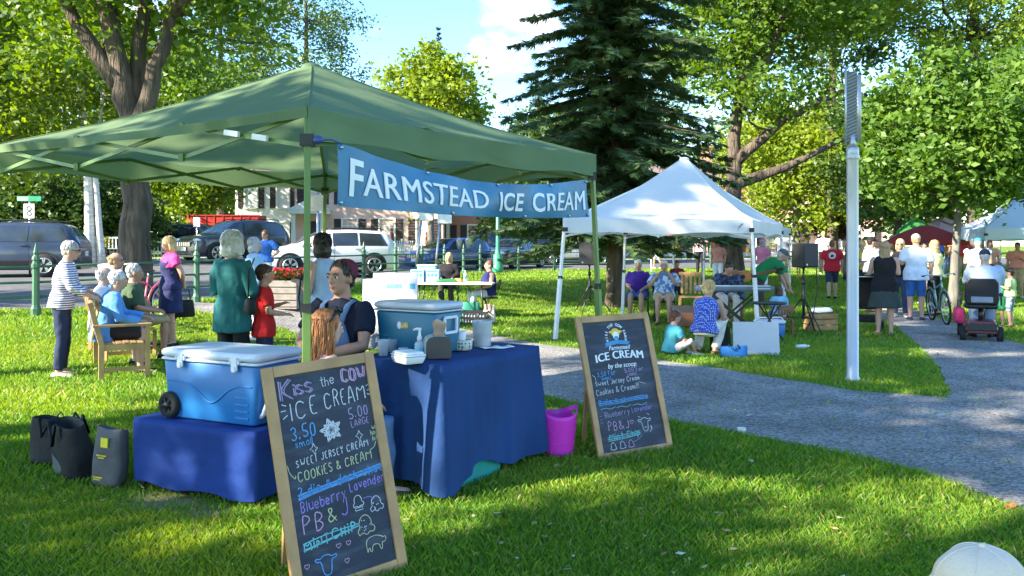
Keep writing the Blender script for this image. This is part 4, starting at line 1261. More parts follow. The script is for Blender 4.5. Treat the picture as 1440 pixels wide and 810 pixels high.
def canopy(name, label, corners, eave, apex_z, skirt, cloth, polem, base_off, apex_r=.09, skirts=(1, 1, 1, 1), sag=.10, nx=3, tz=(.02, .22), pole_w=.05, truss_m=None, group=None):
    """pop-up canopy: sloping roof, skirt, scissor trusses, legs.  corners A, B, C, D (x, y) round"""
    Cn = [Vector((c[0], c[1], 0)) for c in corners]
    ctr = sum(Cn, Vector()) / 4
    gz = float(zt(ctr.x, ctr.y))
    t = thing(name, label, 'canopy', (ctr.x, ctr.y, gz), group=group)
    L_ = [c - ctr for c in Cn]
    z0 = eave - gz; z1 = apex_z - gz
    m = MB(); NU, NV = 22, 14
    for s in range(4):
        a, b_ = L_[s], L_[(s + 1) % 4]
        base = len(m.v)
        for j in range(NV + 1):
            v = j / NV
            for i in range(NU + 1):
                u = i / NU
                e = a.lerp(b_, u)
                p = e * (1 - v) + e.normalized() * (apex_r * v * .6)
                z = z0 + (z1 - z0) * v - sag * math.sin(math.pi * v) * (1 - .25 * v)
                mid = 4 * u * (1 - u)
                z -= .07 * mid * (1 - v) * math.sin(math.pi * min(1, v * 1.6 + .12))
                z += .022 * mnoise.noise(Vector((p.x * 1.6 + s * 3, p.y * 1.6, v * 5))) * mid + .010 * mnoise.noise(Vector((p.x * 5, p.y * 5, s))) * mid
                z += .006 * math.sin(u * 46 + s) * (1 - v) ** 3 * mid
                m.v.append((p.x, p.y, z))
        W_ = NU + 1
        for j in range(NV):
            for i in range(NU):
                m.f.append([base + j * W_ + i, base + j * W_ + i + 1, base + (j + 1) * W_ + i + 1, base + (j + 1) * W_ + i]); m.m.append(0); m.s.append(True)
    m.ball((0, 0, z1 - .02), (apex_r, apex_r, .05))
    for s in range(4):          # sewn seams along the hips
        e = L_[s]
        m.tube([e * (1 - v) + e.normalized() * (apex_r * v * .6) + Vector((0, 0, z0 + (z1 - z0) * v - sag * math.sin(math.pi * v) * (1 - .25 * v) + .002)) for v in np.linspace(0, .97, 12)], .009, 5, flat=.5)
    roof = m.build('roof', cloth, t)
    for s in range(4):
        if not skirts[s]: continue
        a, b_ = L_[s], L_[(s + 1) % 4]
        n = Vector(((b_ - a).y, -(b_ - a).x, 0)).normalized()
        m = MB(); NS, NR = 40, 5
        for j in range(NR + 1):
            w = j / NR
            for i in range(NS + 1):
                u = i / NS; mid = 4 * u * (1 - u)
                p = a.lerp(b_, u)
                off = .004 + .012 * w * math.sin(u * 31 + s * 2) * mid + .02 * w * mid * math.sin(u * 9 + s)
                z = z0 - .07 * mid * math.sin(math.pi * .12) - skirt * skirts[s] * w * (1 - .14 * math.sin(u * math.pi * nx) ** 2)
                m.v.append((p.x + n.x * off, p.y + n.y * off, z + .003 * (1 - w)))
        for j in range(NR):
            for i in range(NS):
                k = j * (NS + 1) + i
                m.f.append([k, k + 1, k + NS + 2, k + NS + 1]); m.m.append(0); m.s.append(True)
        m.build('valance', cloth, t)
    tm = truss_m or polem
    for s in range(4):
        a, b_ = L_[s], L_[(s + 1) % 4]
        inn = -Vector(((b_ - a).y, -(b_ - a).x, 0)).normalized() * .045
        m = MB(); th, tl = z0 - tz[0], z0 - tz[1]
        for k in range(nx):
            p, q = a.lerp(b_, k / nx), a.lerp(b_, (k + 1) / nx)
            if k == 0: p = a.lerp(b_, .01)
            if k == nx - 1: q = a.lerp(b_, .99)
            e = inn * .55
            m.bar(p + inn + Vector((0, 0, th)), q + inn + Vector((0, 0, tl)), .014, .026)
            m.bar(p + inn + e + Vector((0, 0, tl)), q + inn + e + Vector((0, 0, th)), .014, .026)
            mdp = (p + q) / 2 + inn + Vector((0, 0, (th + tl) / 2))
            m.tube([mdp - inn * .2, mdp + inn * .8], .012, 6)
            m.box(p + inn * 1.2 + Vector((0, 0, th)), (.03, .03, .05)); m.box(p + inn * 1.2 + Vector((0, 0, tl)), (.03, .03, .05))
        m.build('truss', tm, t)
    # struts from the side middles to the peak
    m = MB()
    for s in range(4):
        a = L_[s]
        m.bar(a * .97 + Vector((0, 0, z0 - .03)), Vector((0, 0, z1 - .16)), .02, .03)
    m.tube([(0, 0, z1 - .5), (0, 0, z1 - .05)], .022, 8)
    m.build('roof_strut', tm, t)
    for s in range(4):
        a = L_[s] * .985
        g = float(zt(Cn[s].x, Cn[s].y)) - gz
        bo = Vector((base_off[s][0], base_off[s][1], 0))
        m = MB()
        foot = a + bo + Vector((0, 0, g + .0)); head = a + Vector((0, 0, z0 - .02))
        kn = foot.lerp(head, .52)
        m.bar(foot, kn, pole_w, pole_w, up=(b_ - a))
        m.bar(kn, head, pole_w * .74, pole_w * .74, up=(b_ - a))
        lg = m.build('leg', polem, t, bevel=.004)
        j = MB(); j.box(head - Vector((0, 0, .17)), (pole_w * 1.5, pole_w * 1.5, .07)); j.build('joint', M_BLACK, lg); j = MB(); j.box(kn, (pole_w * 1.25, pole_w * 1.25, .05)); j.build('joint', M_BLACK, lg)
        f = MB(); f.box(foot + Vector((0, 0, .012)), (pole_w * 2.2, pole_w * 2.2, .016)); f.build('foot_plate', M_BLACKM, lg)
    return t
CA, CB, CC, CD = (-1.18, 4.72), (.743, 7.24), (-2.1, 9.2), (-4.27, 6.62)
can = canopy('stall_canopy', 'olive green pop up canopy with sloping fabric roof sheltering the ice cream stall', [CA, CB, CC, CD], 2.40, 3.12, .19, M_CANOPY, M_POLEG,
             [(-.01, 0), (.11, .05), (-.05, .08), (-.3, 0)], skirts=(1, 1, 1, .32), sag=.06, tz=(.015, .22))
# blue clamp and loose tie at the front leg
m = MB(); loc = Vector((CA[0], CA[1], 2.205)) - can.location
m.ball(loc + Vector((.07, -.03, 0)), (.03, .02, .025)); m.tube([loc + Vector((.08, -.03, 0)), loc + Vector((.14, -.0, .005)), loc + Vector((.17, .12, -.005))], .006, 6)
m.build('clamp', mat('clamp_blue', (.03, .06, .25), rough=.4), can)
for f_ in (.10, .17):
    q = Vector((CA[0], CA[1], 0)).lerp(Vector((CD[0], CD[1], 0)), f_) - can.location
    q2 = Vector((CA[0], CA[1], 0)).lerp(Vector((CD[0], CD[1], 0)), f_ + .035) - can.location
    zz = 2.385 - (.205) * (1 - f_ * 3)
    tp = MB(); tp.bar(q + Vector((0.02, -.0, 2.18 + .205 * f_ * 3)), q2 + Vector((0.02, 0, 2.18 + .205 * (f_ + .035) * 3)), .02, .034)
    tp.build('tape', M_WHITEP, can)

# ------------------------------------------------------------------ banner
M_BANNER = mat('banner_vinyl', (.04, .16, .29), rough=.42, var=.2, scale=1.3, bump=.5, bscale=5, trans=.12, col2=(.05, .22, .40))
def on_ab(tt): return Vector((CA[0] + (CB[0] - CA[0]) * tt, CA[1] + (CB[1] - CA[1]) * tt, 0))
t0, t1 = .057, .928
BN = Vector((CB[1] - CA[1], -(CB[0] - CA[0]), 0)).normalized()      # outward
def banner_pt(u, v):
    """u 0..1 along, v 0 top .. 1 bottom"""
    tt = t0 + (t1 - t0) * u
    top = 2.205 - .04 * u - .125 * (4 * u * (1 - u)) ** 1.15
    bot = 1.832 + .01 * u - .03 * 4 * u * (1 - u)
    p = on_ab(tt) + BN * (.045 + .03 * math.sin(u * 7) * (v) + .035 * math.sin(v * 2.6) * 4 * u * (1 - u) + .01 * math.sin(u * 23 + v * 3) + .012 * math.sin(u * 40) * (1 - v) ** 2)
    p.z = top + (bot - top) * v
    return p
bt = thing('banner', 'blue vinyl banner lettered in white hanging slack across the canopy front', 'banner', tuple(on_ab(.5) + Vector((0, 0, 1.85))))
o0 = bt.location.copy()
m = MB(); NU, NV = 60, 10
for j in range(NV + 1):
    for i in range(NU + 1): m.v.append(tuple(banner_pt(i / NU, j / NV) - o0))
for j in range(NV):
    for i in range(NU):
        k = j * (NU + 1) + i; m.f.append([k, k + NU + 1, k + NU + 2, k + 1]); m.m.append(0); m.s.append(True)
m.build('sheet', M_BANNER, bt)
blen = (on_ab(t1) - on_ab(t0)).length
M_LETW = mat('letter_white', (.80, .82, .84), rough=.5, var=.05)
lm = MB()
def banner_warp(x0, y0):
    def f(x, y):
        u = (x + x0) / blen; v = 1 - (y + y0) / .36
        d = banner_pt(u, v) - o0 + BN * .006
        return d
    return f
def letter_run(parts):
    x = .075
    for s_, size, y in parts:
        c = bpy.data.curves.new('w', 'FONT'); c.body = s_; c.size = size; c.offset = .005; c.space_character = 1.06
        o = bpy.data.objects.new('w', c); COL.objects.link(o); bpy.context.evaluated_depsgraph_get().update()
        w_ = o.dimensions.x if s_.strip() else size * .32; bpy.data.objects.remove(o); bpy.data.curves.remove(c)
        yield s_, size, y, x, w_
        x += w_ + size * .085
parts = [('F', .315, .07), ('ARMSTEAD', .265, .08), (' ', .3, 0), ('I', .28, .07), ('CE', .265, .075), (' ', .3, 0), ('C', .28, .07), ('REAM', .265, .075)]
runs = list(letter_run(parts)); total = runs[-1][3] + runs[-1][4]
kx = (blen - .06) / total
for s_, size, y, x, w_ in runs:
    if s_.strip():
        def wf(px__, py__, x=x, y=y):
            return banner_warp(0, 0)((x + px__) * kx, y + py__)
        text_mesh(lm, s_, Matrix.Identity(4), size, bold=.005, spacing=1.06, warp=wf, lift=BN * .0012)
lm.build('lettering', M_LETW, bt)
for u, v in [(.008, .06), (.008, .94), (.28, .05), (.36, .95), (.55, .05), (.68, .95), (.8, .05), (.9, .95), (.992, .06), (.992, .94)]:
    q = banner_pt(u, v) - o0 + BN * .008
    gm = MB(); gm.ball(q, (.012, .012, .012), nu=8, nv=5); gm.build('grommet', M_STEEL, bt)

# ------------------------------------------------------------------ draped cloths
def drape(name, label, frame, lu, lv, h, mat_, hem, fold, nfold=16, seed=0, corner=.08, cat='tablecloth', flare=.05, par=None):
    """cloth over a box lu x lv x h; frame: matrix with origin at the near corner on the ground"""
    rng = random.Random(seed)
    pts = []; n1 = 56
    per = [((0, 0), (lu, 0)), ((lu, 0), (lu, lv)), ((lu, lv), (0, lv)), ((0, lv), (0, 0))]
    rad = .018
    ring = []
    for (a, b_) in per:
        a = Vector(a); b_ = Vector(b_); L = (b_ - a).length; n = int(n1 * L)
        d = (b_ - a).normalized(); nn = Vector((d.y, -d.x))
        for i in range(n):
            q = a + d * (rad + (L - 2 * rad) * (i + .5) / n); ring.append((q, nn, (i + .5) / n))
        cq = b_ - d * rad - nn * rad
        d2 = nn * -1
        for k in range(1, 6):
            an = math.pi / 2 * k / 6
            v_ = nn * math.cos(an) + d * math.sin(an)
            ring.append((cq + v_ * rad, v_, None))
    m = MB(); N_ = len(ring); NR = 14
    ctr = Vector((lu / 2, lv / 2))
    s_acc = 0; prev = ring[-1][0]
    arc = []
    for q, nn, u in ring:
        s_acc += (q - prev).length; arc.append(s_acc); prev = q
    tot = arc[-1]
    ph = [rng.uniform(0, 6.28) for _ in range(6)]
    rows = []
    for tf in (0.0, .5, .86, 1.0):
        rows.append([(ctr.lerp(q, tf), h + .004 * mnoise.noise(Vector((q.x * tf * 4, q.y * tf * 4, seed)))) for q, nn, u in ring])
    for r in range(1, NR + 1):
        w = r / NR; row = []
        for (q, nn, u), s_ in zip(ring, arc):
            an = s_ / tot * 2 * math.pi
            k = 0
            for i, nf in enumerate((nfold, nfold * 1.7, nfold * .6)):
                k += (1.15 - 2 * abs(math.sin((an * nf + ph[i] + .8 * math.sin(an * 3 + ph[i + 3]) + .5 * w) / 2)) ** .8) * (.6, .35, .5)[i]
            cf = 1.0 if u is None else max(0, 1 - min(u, 1 - u) * (lu if True else 1) / .22)
            off = (fold * k * (.25 + .75 * w) + flare * w * (.3 + .7 * cf) + fold * 1.4 * cf * w) * min(1, w * 3)
            z1 = hem(q, u)
            z = h - (h - z1) * w - .012 * (1 - (1 - min(1, w * 6)) ** 2)
            p = q + nn * (off + .006 + .004 * mnoise.noise(Vector((q.x * 9, q.y * 9, w * 7 + seed))))
            row.append((p, max(.012, z)))
        rows.append(row)
    for row in rows:
        for p, z in row: m.v.append((p.x, p.y, z))
    for r in range(len(rows) - 1):
        for j in range(N_):
            k = (j + 1) % N_
            if r == 0:
                m.f.append([N_ * 1 + j, N_ * 1 + k, j]); m.m.append(0); m.s.append(True)
            else:
                m.f.append([r * N_ + j, (r + 1) * N_ + j, (r + 1) * N_ + k, r * N_ + k]); m.m.append(0); m.s.append(True)
    o = m.build(name, mat_)
    o.matrix_world = frame
    tag(o, label, cat)
    return o
def frame_at(o, u):
    u = Vector((u[0], u[1], 0)).normalized(); v = Vector((-u.y, u.x, 0))
    return Matrix(((u.x, v.x, 0, o[0]), (u.y, v.y, 0, o[1]), (0, 0, 1, float(zt(o[0], o[1]))), (0, 0, 0, 1)))
M_NAVY = mat('table_navy', (.016, .05, .155), rough=.85, var=.2, scale=2.2, bump=.6, bscale=11, spec=.2, stretch=(1, 1, .6))
M_ROYAL = mat('cloth_royal', (.010, .04, .20), rough=.75, var=.18, scale=2, bump=.5, bscale=8, spec=.25)
TB = frame_at((-.435, 5.12), (.53, .85))
TH = .845
def hem_t(q, u):
    z = .03
    if q.y < .02:   # the long side towards the path rises to show the tub
        z = .03 + .12 * math.exp(-((q.x - .42) / .24) ** 2) + .05 * max(0, q.x) / 1.2
    if q.x < .02: z = .05 + .05 * math.sin(q.y * 5)
    return z
drape('tablecloth', 'dark blue cloth draped to the grass over the serving table', TB, 1.22, .76, TH, M_NAVY, hem_t, .022, 13, 3, flare=.05)
t = thing('folding_table', 'folding serving table hidden under the dark blue cloth', 'table', TB @ Vector((.61, .38, 0)), math.atan2(.85, .53))
m = MB(); m.box((0, 0, TH - .03), (1.17, .71, .04)); m.build('tabletop', M_WHITEP, t)
for sx in (-1, 1):
    for sy in (-1, 1):
        m = MB(); m.tube([(sx * .48, sy * .28, 0), (sx * .48, sy * .28, TH - .05)], .016, 6); m.build('leg', M_BLACKM, t)
t = thing('storage_tub', 'teal plastic tub peeping out under the hem of the dark blue cloth', 'tub', TB @ Vector((.48, .20, 0)), math.atan2(.85, .53))
m = MB()
rr = []
for z, k in ((0.0, .86), (.02, .9), (.36, 1.0), (.36, 1.05), (.385, 1.05), (.385, .98), (.33, .97)):
    rr.append([(x * .30 * k, y * .18 * k, z) for x, y in ((-1, -.8), (-.9, -1), (.9, -1), (1, -.8), (1, .8), (.9, 1), (-.9, 1), (-1, .8))])
m.loft(rr, smooth=False); m.build('body', mat('tub_teal', (.02, .28, .25), rough=.4, var=.1), t, bevel=.004)

LU = Vector((-.905, .425, 0))
# low table: near corner on the right, runs to the left
lo_n = Vector((-1.55, 4.93, 0)); lo_l = lo_n + LU * 1.04
TL_ = frame_at((lo_l.x, lo_l.y), -LU)
drape('table_cover', 'bright royal blue fitted cover over a low table on the grass', TL_, 1.04, .56, .468, M_ROYAL, lambda q, u: .05 + .025 * math.sin(q.x * 6 + 1) ** 2, .006, 9, 8, cat='table cover', flare=-.012)
t = thing('low_table', 'low table under the royal blue cover with short dark feet', 'table', TL_ @ Vector((.52, .28, 0)), math.atan2(-LU.y, -LU.x))
m = MB(); m.box((0, 0, .44), (1.0, .52, .03)); m.build('tabletop', M_WOODB, t)
for sx in (-1, 1):
    for sy in (-1, 1):
        m = MB(); m.box((sx * .47, sy * .23, .21), (.035, .035, .43)); m.build('leg', M_BLACKM, t)

# ------------------------------------------------------------------ coolers
def rbox(mb, lx, ly, z0, z1, r=.03, t0_=1.0, t1_=1.0, m=0, cx=0, cy=0, n=4, edge=.012):
    """rounded box from z0 to z1, scaled t0_ at the bottom and t1_ at the top"""
    def ringat(k, z, inset=0):
        out = []
        for qx, qy, a0 in ((1, 1, 0), (-1, 1, 90), (-1, -1, 180), (1, -1, 270)):
            for i in range(n + 1):
                a = R_(a0 + 90 * i / n)
                rx = max(.001, r - inset * .3)
                out.append((cx + qx * (lx / 2 * k - r - inset * .7) + rx * math.cos(a), cy + qy * (ly / 2 * k - r - inset * .7) + rx * math.sin(a), z))
        return out
    mb.loft([ringat(t0_, z0, edge), ringat(t0_, z0 + edge * .5, edge * .3), ringat(t0_, z0 + edge), ringat(t1_, z1 - edge), ringat(t1_, z1 - edge * .4, edge * .3), ringat(t1_, z1, edge)], m)
M_COOLB = mat('cooler_blue', (.02, .17, .45), rough=.42, var=.08, scale=3, bump=.05, bscale=120)
M_COOLT = mat('cooler_teal', (.02, .15, .24), rough=.45, var=.12, scale=3, bump=.05, bscale=120)
M_LIDW = mat('lid_white', (.66, .70, .76), rough=.45, var=.05, scale=5)
M_LIDG = mat('lid_grey', (.50, .53, .58), rough=.45, var=.06, scale=5)
ang = math.atan2(-LU.y, -LU.x)
cpos = lo_n + LU * .47 + Vector((.425, .905, 0)) * .30
c = thing('wheeled_cooler', 'blue wheeled ice chest with white lid standing on the low royal blue table', 'cooler', (cpos.x, cpos.y, .474), ang)
m = MB(); rbox(m, .80, .42, .0, .375, .035, .93, 1.0); m.build('body', M_COOLB, c)
m = MB(); rbox(m, .83, .45, .378, .395, .04, edge=.005); rbox(m, .835, .455, .398, .452, .045, edge=.02); m.build('lid', M_LIDW, c)
for x in (-.22, .24):
    m = MB(); m.box((x, -.232, .385), (.05, .014, .085)); m.box((x, -.238, .355), (.03, .016, .04)); m.box((x - .035, -.228, .398), (.015, .02, .03)); m.box((x + .035, -.228, .398), (.015, .02, .03)); m.build('latch', M_LIDW, c, bevel=.005)
# raised wave moulding and ribs on the front
m = MB()
def wavez(x):
    return .245 - .12 * math.exp(-((x - .02) / .13) ** 2) + .0 * x
xs_ = np.linspace(-.36, .36, 40)
m.tube([(x, -.2025 - .002, wavez(x)) for x in xs_], .007, 6, smooth=True)
for k in range(4): m.box((.27, -.199, .17 - .042 * k), (.11, .012, .016))
m.build('moulding', M_COOLB, c, bevel=.003)
for y in (-.185, .185):
    w_ = MB(); w_.lathe([(.03, -.04), (.075, -.04), (.087, -.02), (.087, .02), (.075, .04), (.05, .042), (.045, .03), (.02, .03)], mat=Matrix.Rotation(R_(90), 4, 'X'), c=(-.335, y * 1.06, .084), n=22)
    wo = w_.build('wheel', M_RUBBER, c)
    h_ = MB(); h_.lathe([(.0, .0), (.022, .0), (.022, .05), (.0, .052)], mat=Matrix.Rotation(R_(90), 4, 'X'), c=(-.335, y * 1.06 - (.0 if y < 0 else 0), .084), n=12, cap=False)
    for q in range(6):
        a = q * math.pi / 3; h_.bar((-.335, y * 1.06 - .036, .084), (-.335 + .05 * math.cos(a), y * 1.06 - .036, .084 + .05 * math.sin(a)), .012, .008, up=(0, 1, 0))
    h_.build('hub', M_BLACKM, wo)
m = MB()
for y in (-.14, .14):
    m.tube([(.40, y, .335), (.43, y, .33), (.445, y, .30), (.435, y, .16), (.40, y * 1.02, .075), (.375, y, .05)], .019, 8, flat=.8)
m.tube([(.43, -.14, .33), (.44, 0, .335), (.43, .14, .33)], .018, 8)
m.build('tow_handle', M_LIDW, c)
m = MB(); m.box((.402, 0, .29), (.02, .18, .09)); m.box((.405, 0, .33), (.03, .22, .02)); m.build('side_grip', M_LIDW, c, bevel=.005)
m = MB(); m.lathe([(0, 0), (.016, 0), (.016, .03), (0, .03)], mat=Matrix.Rotation(R_(90), 4, 'Y'), c=(.395, .0, .06), n=10, cap=False); m.build('drain_plug', M_LIDW, c)

CTB = TB @ Vector((.32, .30, TH))
c = thing('ice_cooler', 'teal ice chest with pale grey lid on the serving table', 'cooler', (CTB.x, CTB.y, TH + .006), math.atan2(.85, .53) + R_(90))
# local x runs along the long side (towards the left), y away over the table's other axis (negative y = along u)
m = MB(); rbox(m, .54, .32, .0, .285, .03, .92, 1.0, cx=.27, cy=-.16); m.build('body', M_COOLT, c)
m = MB(); rbox(m, .57, .345, .288, .300, .03, edge=.004, cx=.27, cy=-.16); rbox(m, .57, .345, .303, .352, .035, edge=.018, cx=.27, cy=-.16); m.build('lid', M_LIDG, c)
mm_ = MB()
mm_.box((.28, .0065 - .008, .19), (.09, .012, .045)); mm_.build('badge', mat('badge_gold', (.45, .36, .12), rough=.4, var=.5, scale=40), c, bevel=.006)
bd = MB(); bd.ball((.315, .001, .19), (.022, .006, .028)); bd.build('badge_emblem', M_LIDW, c)
hm = MB()
for a_, b_ in (((.0, -.09, .25), (.0, -.23, .25)), ((.0, -.23, .25), (.0, -.23, .145)), ((.0, -.23, .145), (.0, -.09, .145)), ((.0, -.09, .145), (.0, -.09, .25))):
    hm.bar(Vector(a_) + Vector((-.012, 0, 0)), Vector(b_) + Vector((-.012, 0, 0)), .016, .02)
hm.build('side_grip', M_LIDW, c, bevel=.003)
rb_ = MB()
for k in range(5): rb_.box((.46, .0015 - .004, .11 - .02 * k), (.1, .012, .010))
rb_.build('moulding', M_COOLT, c, bevel=.002)
th_ = MB(); th_.tube([(.535, -.02, .11), (.565, -.02, .10), (.575, -.02, .04), (.56, -.02, .012)], .013, 8); th_.tube([(.535, -.30, .11), (.565, -.30, .10), (.575, -.3, .04), (.56, -.3, .012)], .013, 8); th_.tube([(.575, -.02, .04), (.575, -.3, .04)], .012, 8)
th_.build('tow_handle', M_LIDW, c)

# ------------------------------------------------------------------ things on the serving table
def on_table(px, py): return G(px, py, TH + .006)
rz = math.atan2(.85, .53)
M_FOAM = mat('foam_white', (.78, .78, .76), rough=.8, var=.05, scale=12, bump=.1)
p = on_table(574, 510); t = thing('foam_box', 'white foam takeaway box lying on the cloth before the teal cooler', 'box', p, rz + R_(68))
m = MB(); rbox(m, .20, .15, 0, .045, .012, .86, 1.0, edge=.006); m.build('base', M_FOAM, t)
m = MB(); rbox(m, .205, .155, .047, .058, .012, edge=.004); rbox(m, .19, .14, .0585, .075, .012, 1.0, .94, edge=.006); m.build('lid', M_FOAM, t)
p = on_table(590, 502); t = thing('pump_bottle', 'clear hand sanitiser pump bottle behind the white foam box', 'bottle', p, R_(30))
M_CLEAR = mat('clear_plastic', (.62, .76, .80), rough=.12, var=.05, alpha=.55, spec=.7)
m = MB(); m.lathe([(.002, 0), (.03, 0), (.034, .008), (.034, .085), (.03, .1), (.014, .11), (.014, .12)], n=16); bo = m.build('bottle', M_CLEAR, t)
m = MB(); m.lathe([(.0345, .03), (.0352, .032), (.0352, .07), (.0345, .072)], n=16, cap=False); m.build('sticker', mat('sticker_blue', (.2, .5, .62), rough=.4, var=.5, scale=60), bo)
m = MB(); m.lathe([(.017, .11), (.017, .135), (.012, .14), (.008, .165), (.008, .185)], n=12); m.tube([(.01, 0, .186), (-.02, 0, .19), (-.045, 0, .184)], [.010, .008, .006], 8); m.build('pump', M_WHITEP, t)
p = on_table(617, 505); t = thing('napkin_dispenser', 'pale napkin dispenser with dark brown front and one tan napkin pulled up', 'dispenser', p, R_(14))
m = MB()
pf = [(-.075, 0), (.075, 0), (.082, .03), (.082, .11), (.068, .135), (.04, .148), (-.04, .148), (-.068, .135), (-.082, .11), (-.082, .03)]
m.prism(pf, .16, mat=Matrix.Translation((0, .085, 0))); m.build('case', mat('dispenser_grey', (.50, .52, .48), rough=.4), t, bevel=.008)
m = MB(); m.prism([(x * 1.03, z * 1.01) for x, z in pf], .02, mat=Matrix.Translation((0, -.008, 0))); m.build('front_plate', mat('brown_plastic', (.06, .05, .045), rough=.5), t, bevel=.008)
m = MB()
rows = []
for k in range(7):
    f = k / 6; rows.append([(-.045 + .02 * f + .012 * math.sin(f * 5), .05 - .03 * f, .14 + .11 * f), (-.01, .05 - .03 * f + .012 * math.sin(f * 6), .145 + .12 * f), (.035 + .02 * f, .05 - .05 * f, .14 + .095 * f)])
m.loft(rows, closed=False); m.build('napkin', mat('napkin_tan', (.5, .33, .24), rough=.9, var=.1), t, solid=.003)
p = on_table(650, 492); t = thing('candy_dish', 'round patterned bowl of small cups beside the napkin dispenser', 'bowl', p)
m = MB(); m.lathe([(.002, 0), (.062, 0), (.07, .01), (.072, .03), (.074, .07), (.07, .075), (.066, .07), (.064, .02), (.0, .015)], n=20, cap=False); m.build('bowl', pattern_mat('bowl_pattern', (.55, .55, .45), (.05, .12, .06), 'dots', 40, .4), t)
m = MB(); m.lathe([(.03, .02), (.036, .09), (.038, .135), (.034, .135), (.028, .03)], n=16, c=(-.01, 0, 0)); m.build('cup_stack', M_FOAM, t)
p = on_table(678, 487); t = thing('spoon_jar', 'tall translucent tub holding pink and tan spoons at the table edge', 'jar', p)
m = MB(); m.lathe([(.002, 0), (.062, 0), (.066, .005), (.074, .185), (.077, .19), (.074, .193), (.070, .185), (.062, .012), (0, .01)], n=20, cap=False); m.build('tub', mat('frosted_plastic', (.72, .74, .74), rough=.25, alpha=.5), t)
m = MB(); rg = random.Random(4)
for k in range(26):
    a, r = rg.uniform(0, 6.28), rg.uniform(0, .045); m.bar((r * math.cos(a), r * math.sin(a), .012), (r * 1.2 * math.cos(a + .4), r * 1.2 * math.sin(a + .4), rg.uniform(.07, .12)), .014, .006)
m.build('spoons', mat('spoon_pink', (.55, .3, .26), rough=.6, var=.3, scale=30), t)['kind'] = 'stuff'
p = on_table(697, 489); t = thing('paper_sheet', 'small loose white paper lying flat beside the spoon tub', 'paper', p, R_(25))
m = MB(); rows = [[(-.11 + .03 * k, -.06, .004 + .004 * math.sin(k)), (-.11 + .03 * k, .06, .004 + .006 * math.sin(k * 1.7))] for k in range(9)]; m.loft(rows, closed=False); m.build('sheet', M_WHITEP, t, solid=.001)
for px, py, r, h, lab in ((539, 500, .042, .105, 'clear plastic cup left of the foam box against the teal cooler'), (552, 495, .038, .09, 'second clear plastic cup tucked behind the front cup'), (567, 500, .034, .05, 'small short clear tub between cooler and pump bottle')):
    p = on_table(px, py); t = thing('plastic_cup', lab, 'cup', p)
    m = MB(); m.lathe([(.002, 0), (r * .75, 0), (r, h), (r * 1.05, h + .003), (r * .96, h), (r * .7, .006), (0, .005)], n=16, cap=False); m.build('cup', mat('cup_clear', (.75, .8, .82), rough=.1, alpha=.38), t)

# ------------------------------------------------------------------ bags left of the low table
M_BAGK = mat('bag_black', (.007, .007, .008), rough=.75, var=.3, scale=8, bump=.4, bscale=25)
M_BAGG = mat('bag_grey', (.085, .082, .08), rough=.7, var=.3, scale=6, bump=.4, bscale=18)
def bag(name, label, loc, rotz, w, d, h, m_, tilt=0.0, open_=True, seed=0, handles=True):
    t = thing(name, label, 'bag', loc, rot=(tilt, 0, rotz))
    m = MB(); rows = []
    for k in range(9):
        f = k / 8
        ww, dd = w * (1 + .04 * math.sin(f * 3)), d * (1.0 - .35 * f)
        ring = []
        for i in range(24):
            a = 2 * math.pi * i / 24
            cx, sx = math.cos(a), math.sin(a)
            q = (abs(cx) ** 5 + abs(sx) ** 5) ** (-1 / 5)
            ring.append((cx * q * ww / 2, sx * q * dd / 2, h * f))
        rows.append(ring)
    rows.append([(x * .93, y * .8, z - .015) for x, y, z in rows[-1]])
    rows.append([(x * .9, y * .7, z - .12) for x, y, z in rows[-2]])
    m.loft(rows); m.jitter(.03, 5, seed); m.build('body', m_, t, subsurf=1)
    if handles:
        for sy in (-1, 1):
            g = MB(); yy = sy * d * .36
            g.tube([(-w * .2, yy * .95, h * .72), (-w * .2, yy * .92, h * .98), (-w * .17, yy * 1.1, h * 1.05), (0, yy * 1.55, h * .66), (w * .17, yy * 1.1, h * 1.05), (w * .2, yy * .92, h * .98), (w * .2, yy * .95, h * .72)], .011, 6, flat=.35)
            g.build('handle', M_BLACK, t)
    return t
bag('insulated_bag', 'large black insulated bag with grey strap, leftmost of the bags on the grass', G(80, 652), R_(-18), .38, .24, .34, M_BAGK, seed=1)
g2 = bag('insulated_bag', 'slumped black bag leaning between the large black bag and the grey tote', G(112, 668), R_(-42), .38, .22, .40, M_BAGK, tilt=0.22, seed=4)
m = MB(); m.add([(-.17, -.105, .02), (.02, -.112, .02), (.03, -.11, .12), (-.10, -.104, .19)], [(0, 1, 2, 3)]); m.build('patch', mat('bag_sheen', (.16, .16, .17), rough=.3, var=.4, scale=12), g2, solid=.006)
tb_ = bag('tote_bag', 'dark grey tote bag with a bright yellow square standing against the low blue table', G(154, 684), R_(-24), .235, .15, .40, M_BAGG, tilt=-.06, seed=7, handles=False)
m = MB(); m.box((.02, -.074, .30), (.062, .008, .062)); m.build('yellow_square', mat('sticker_yellow', (.75, .62, .02), rough=.6), tb_)
m = MB(); rg = random.Random(2)
for z, w0, w1 in ((.215, -.035, .05), (.200, -.02, .035), (.072, -.06, .02), (.058, -.05, .0)):
    x = w0
    while x < w1:
        w_ = rg.uniform(.006, .013); m.box((x, -.079, z), (w_, .004, .008)); x += w_ + .005
m.build('lettering', MATS['sticker_yellow'], tb_)

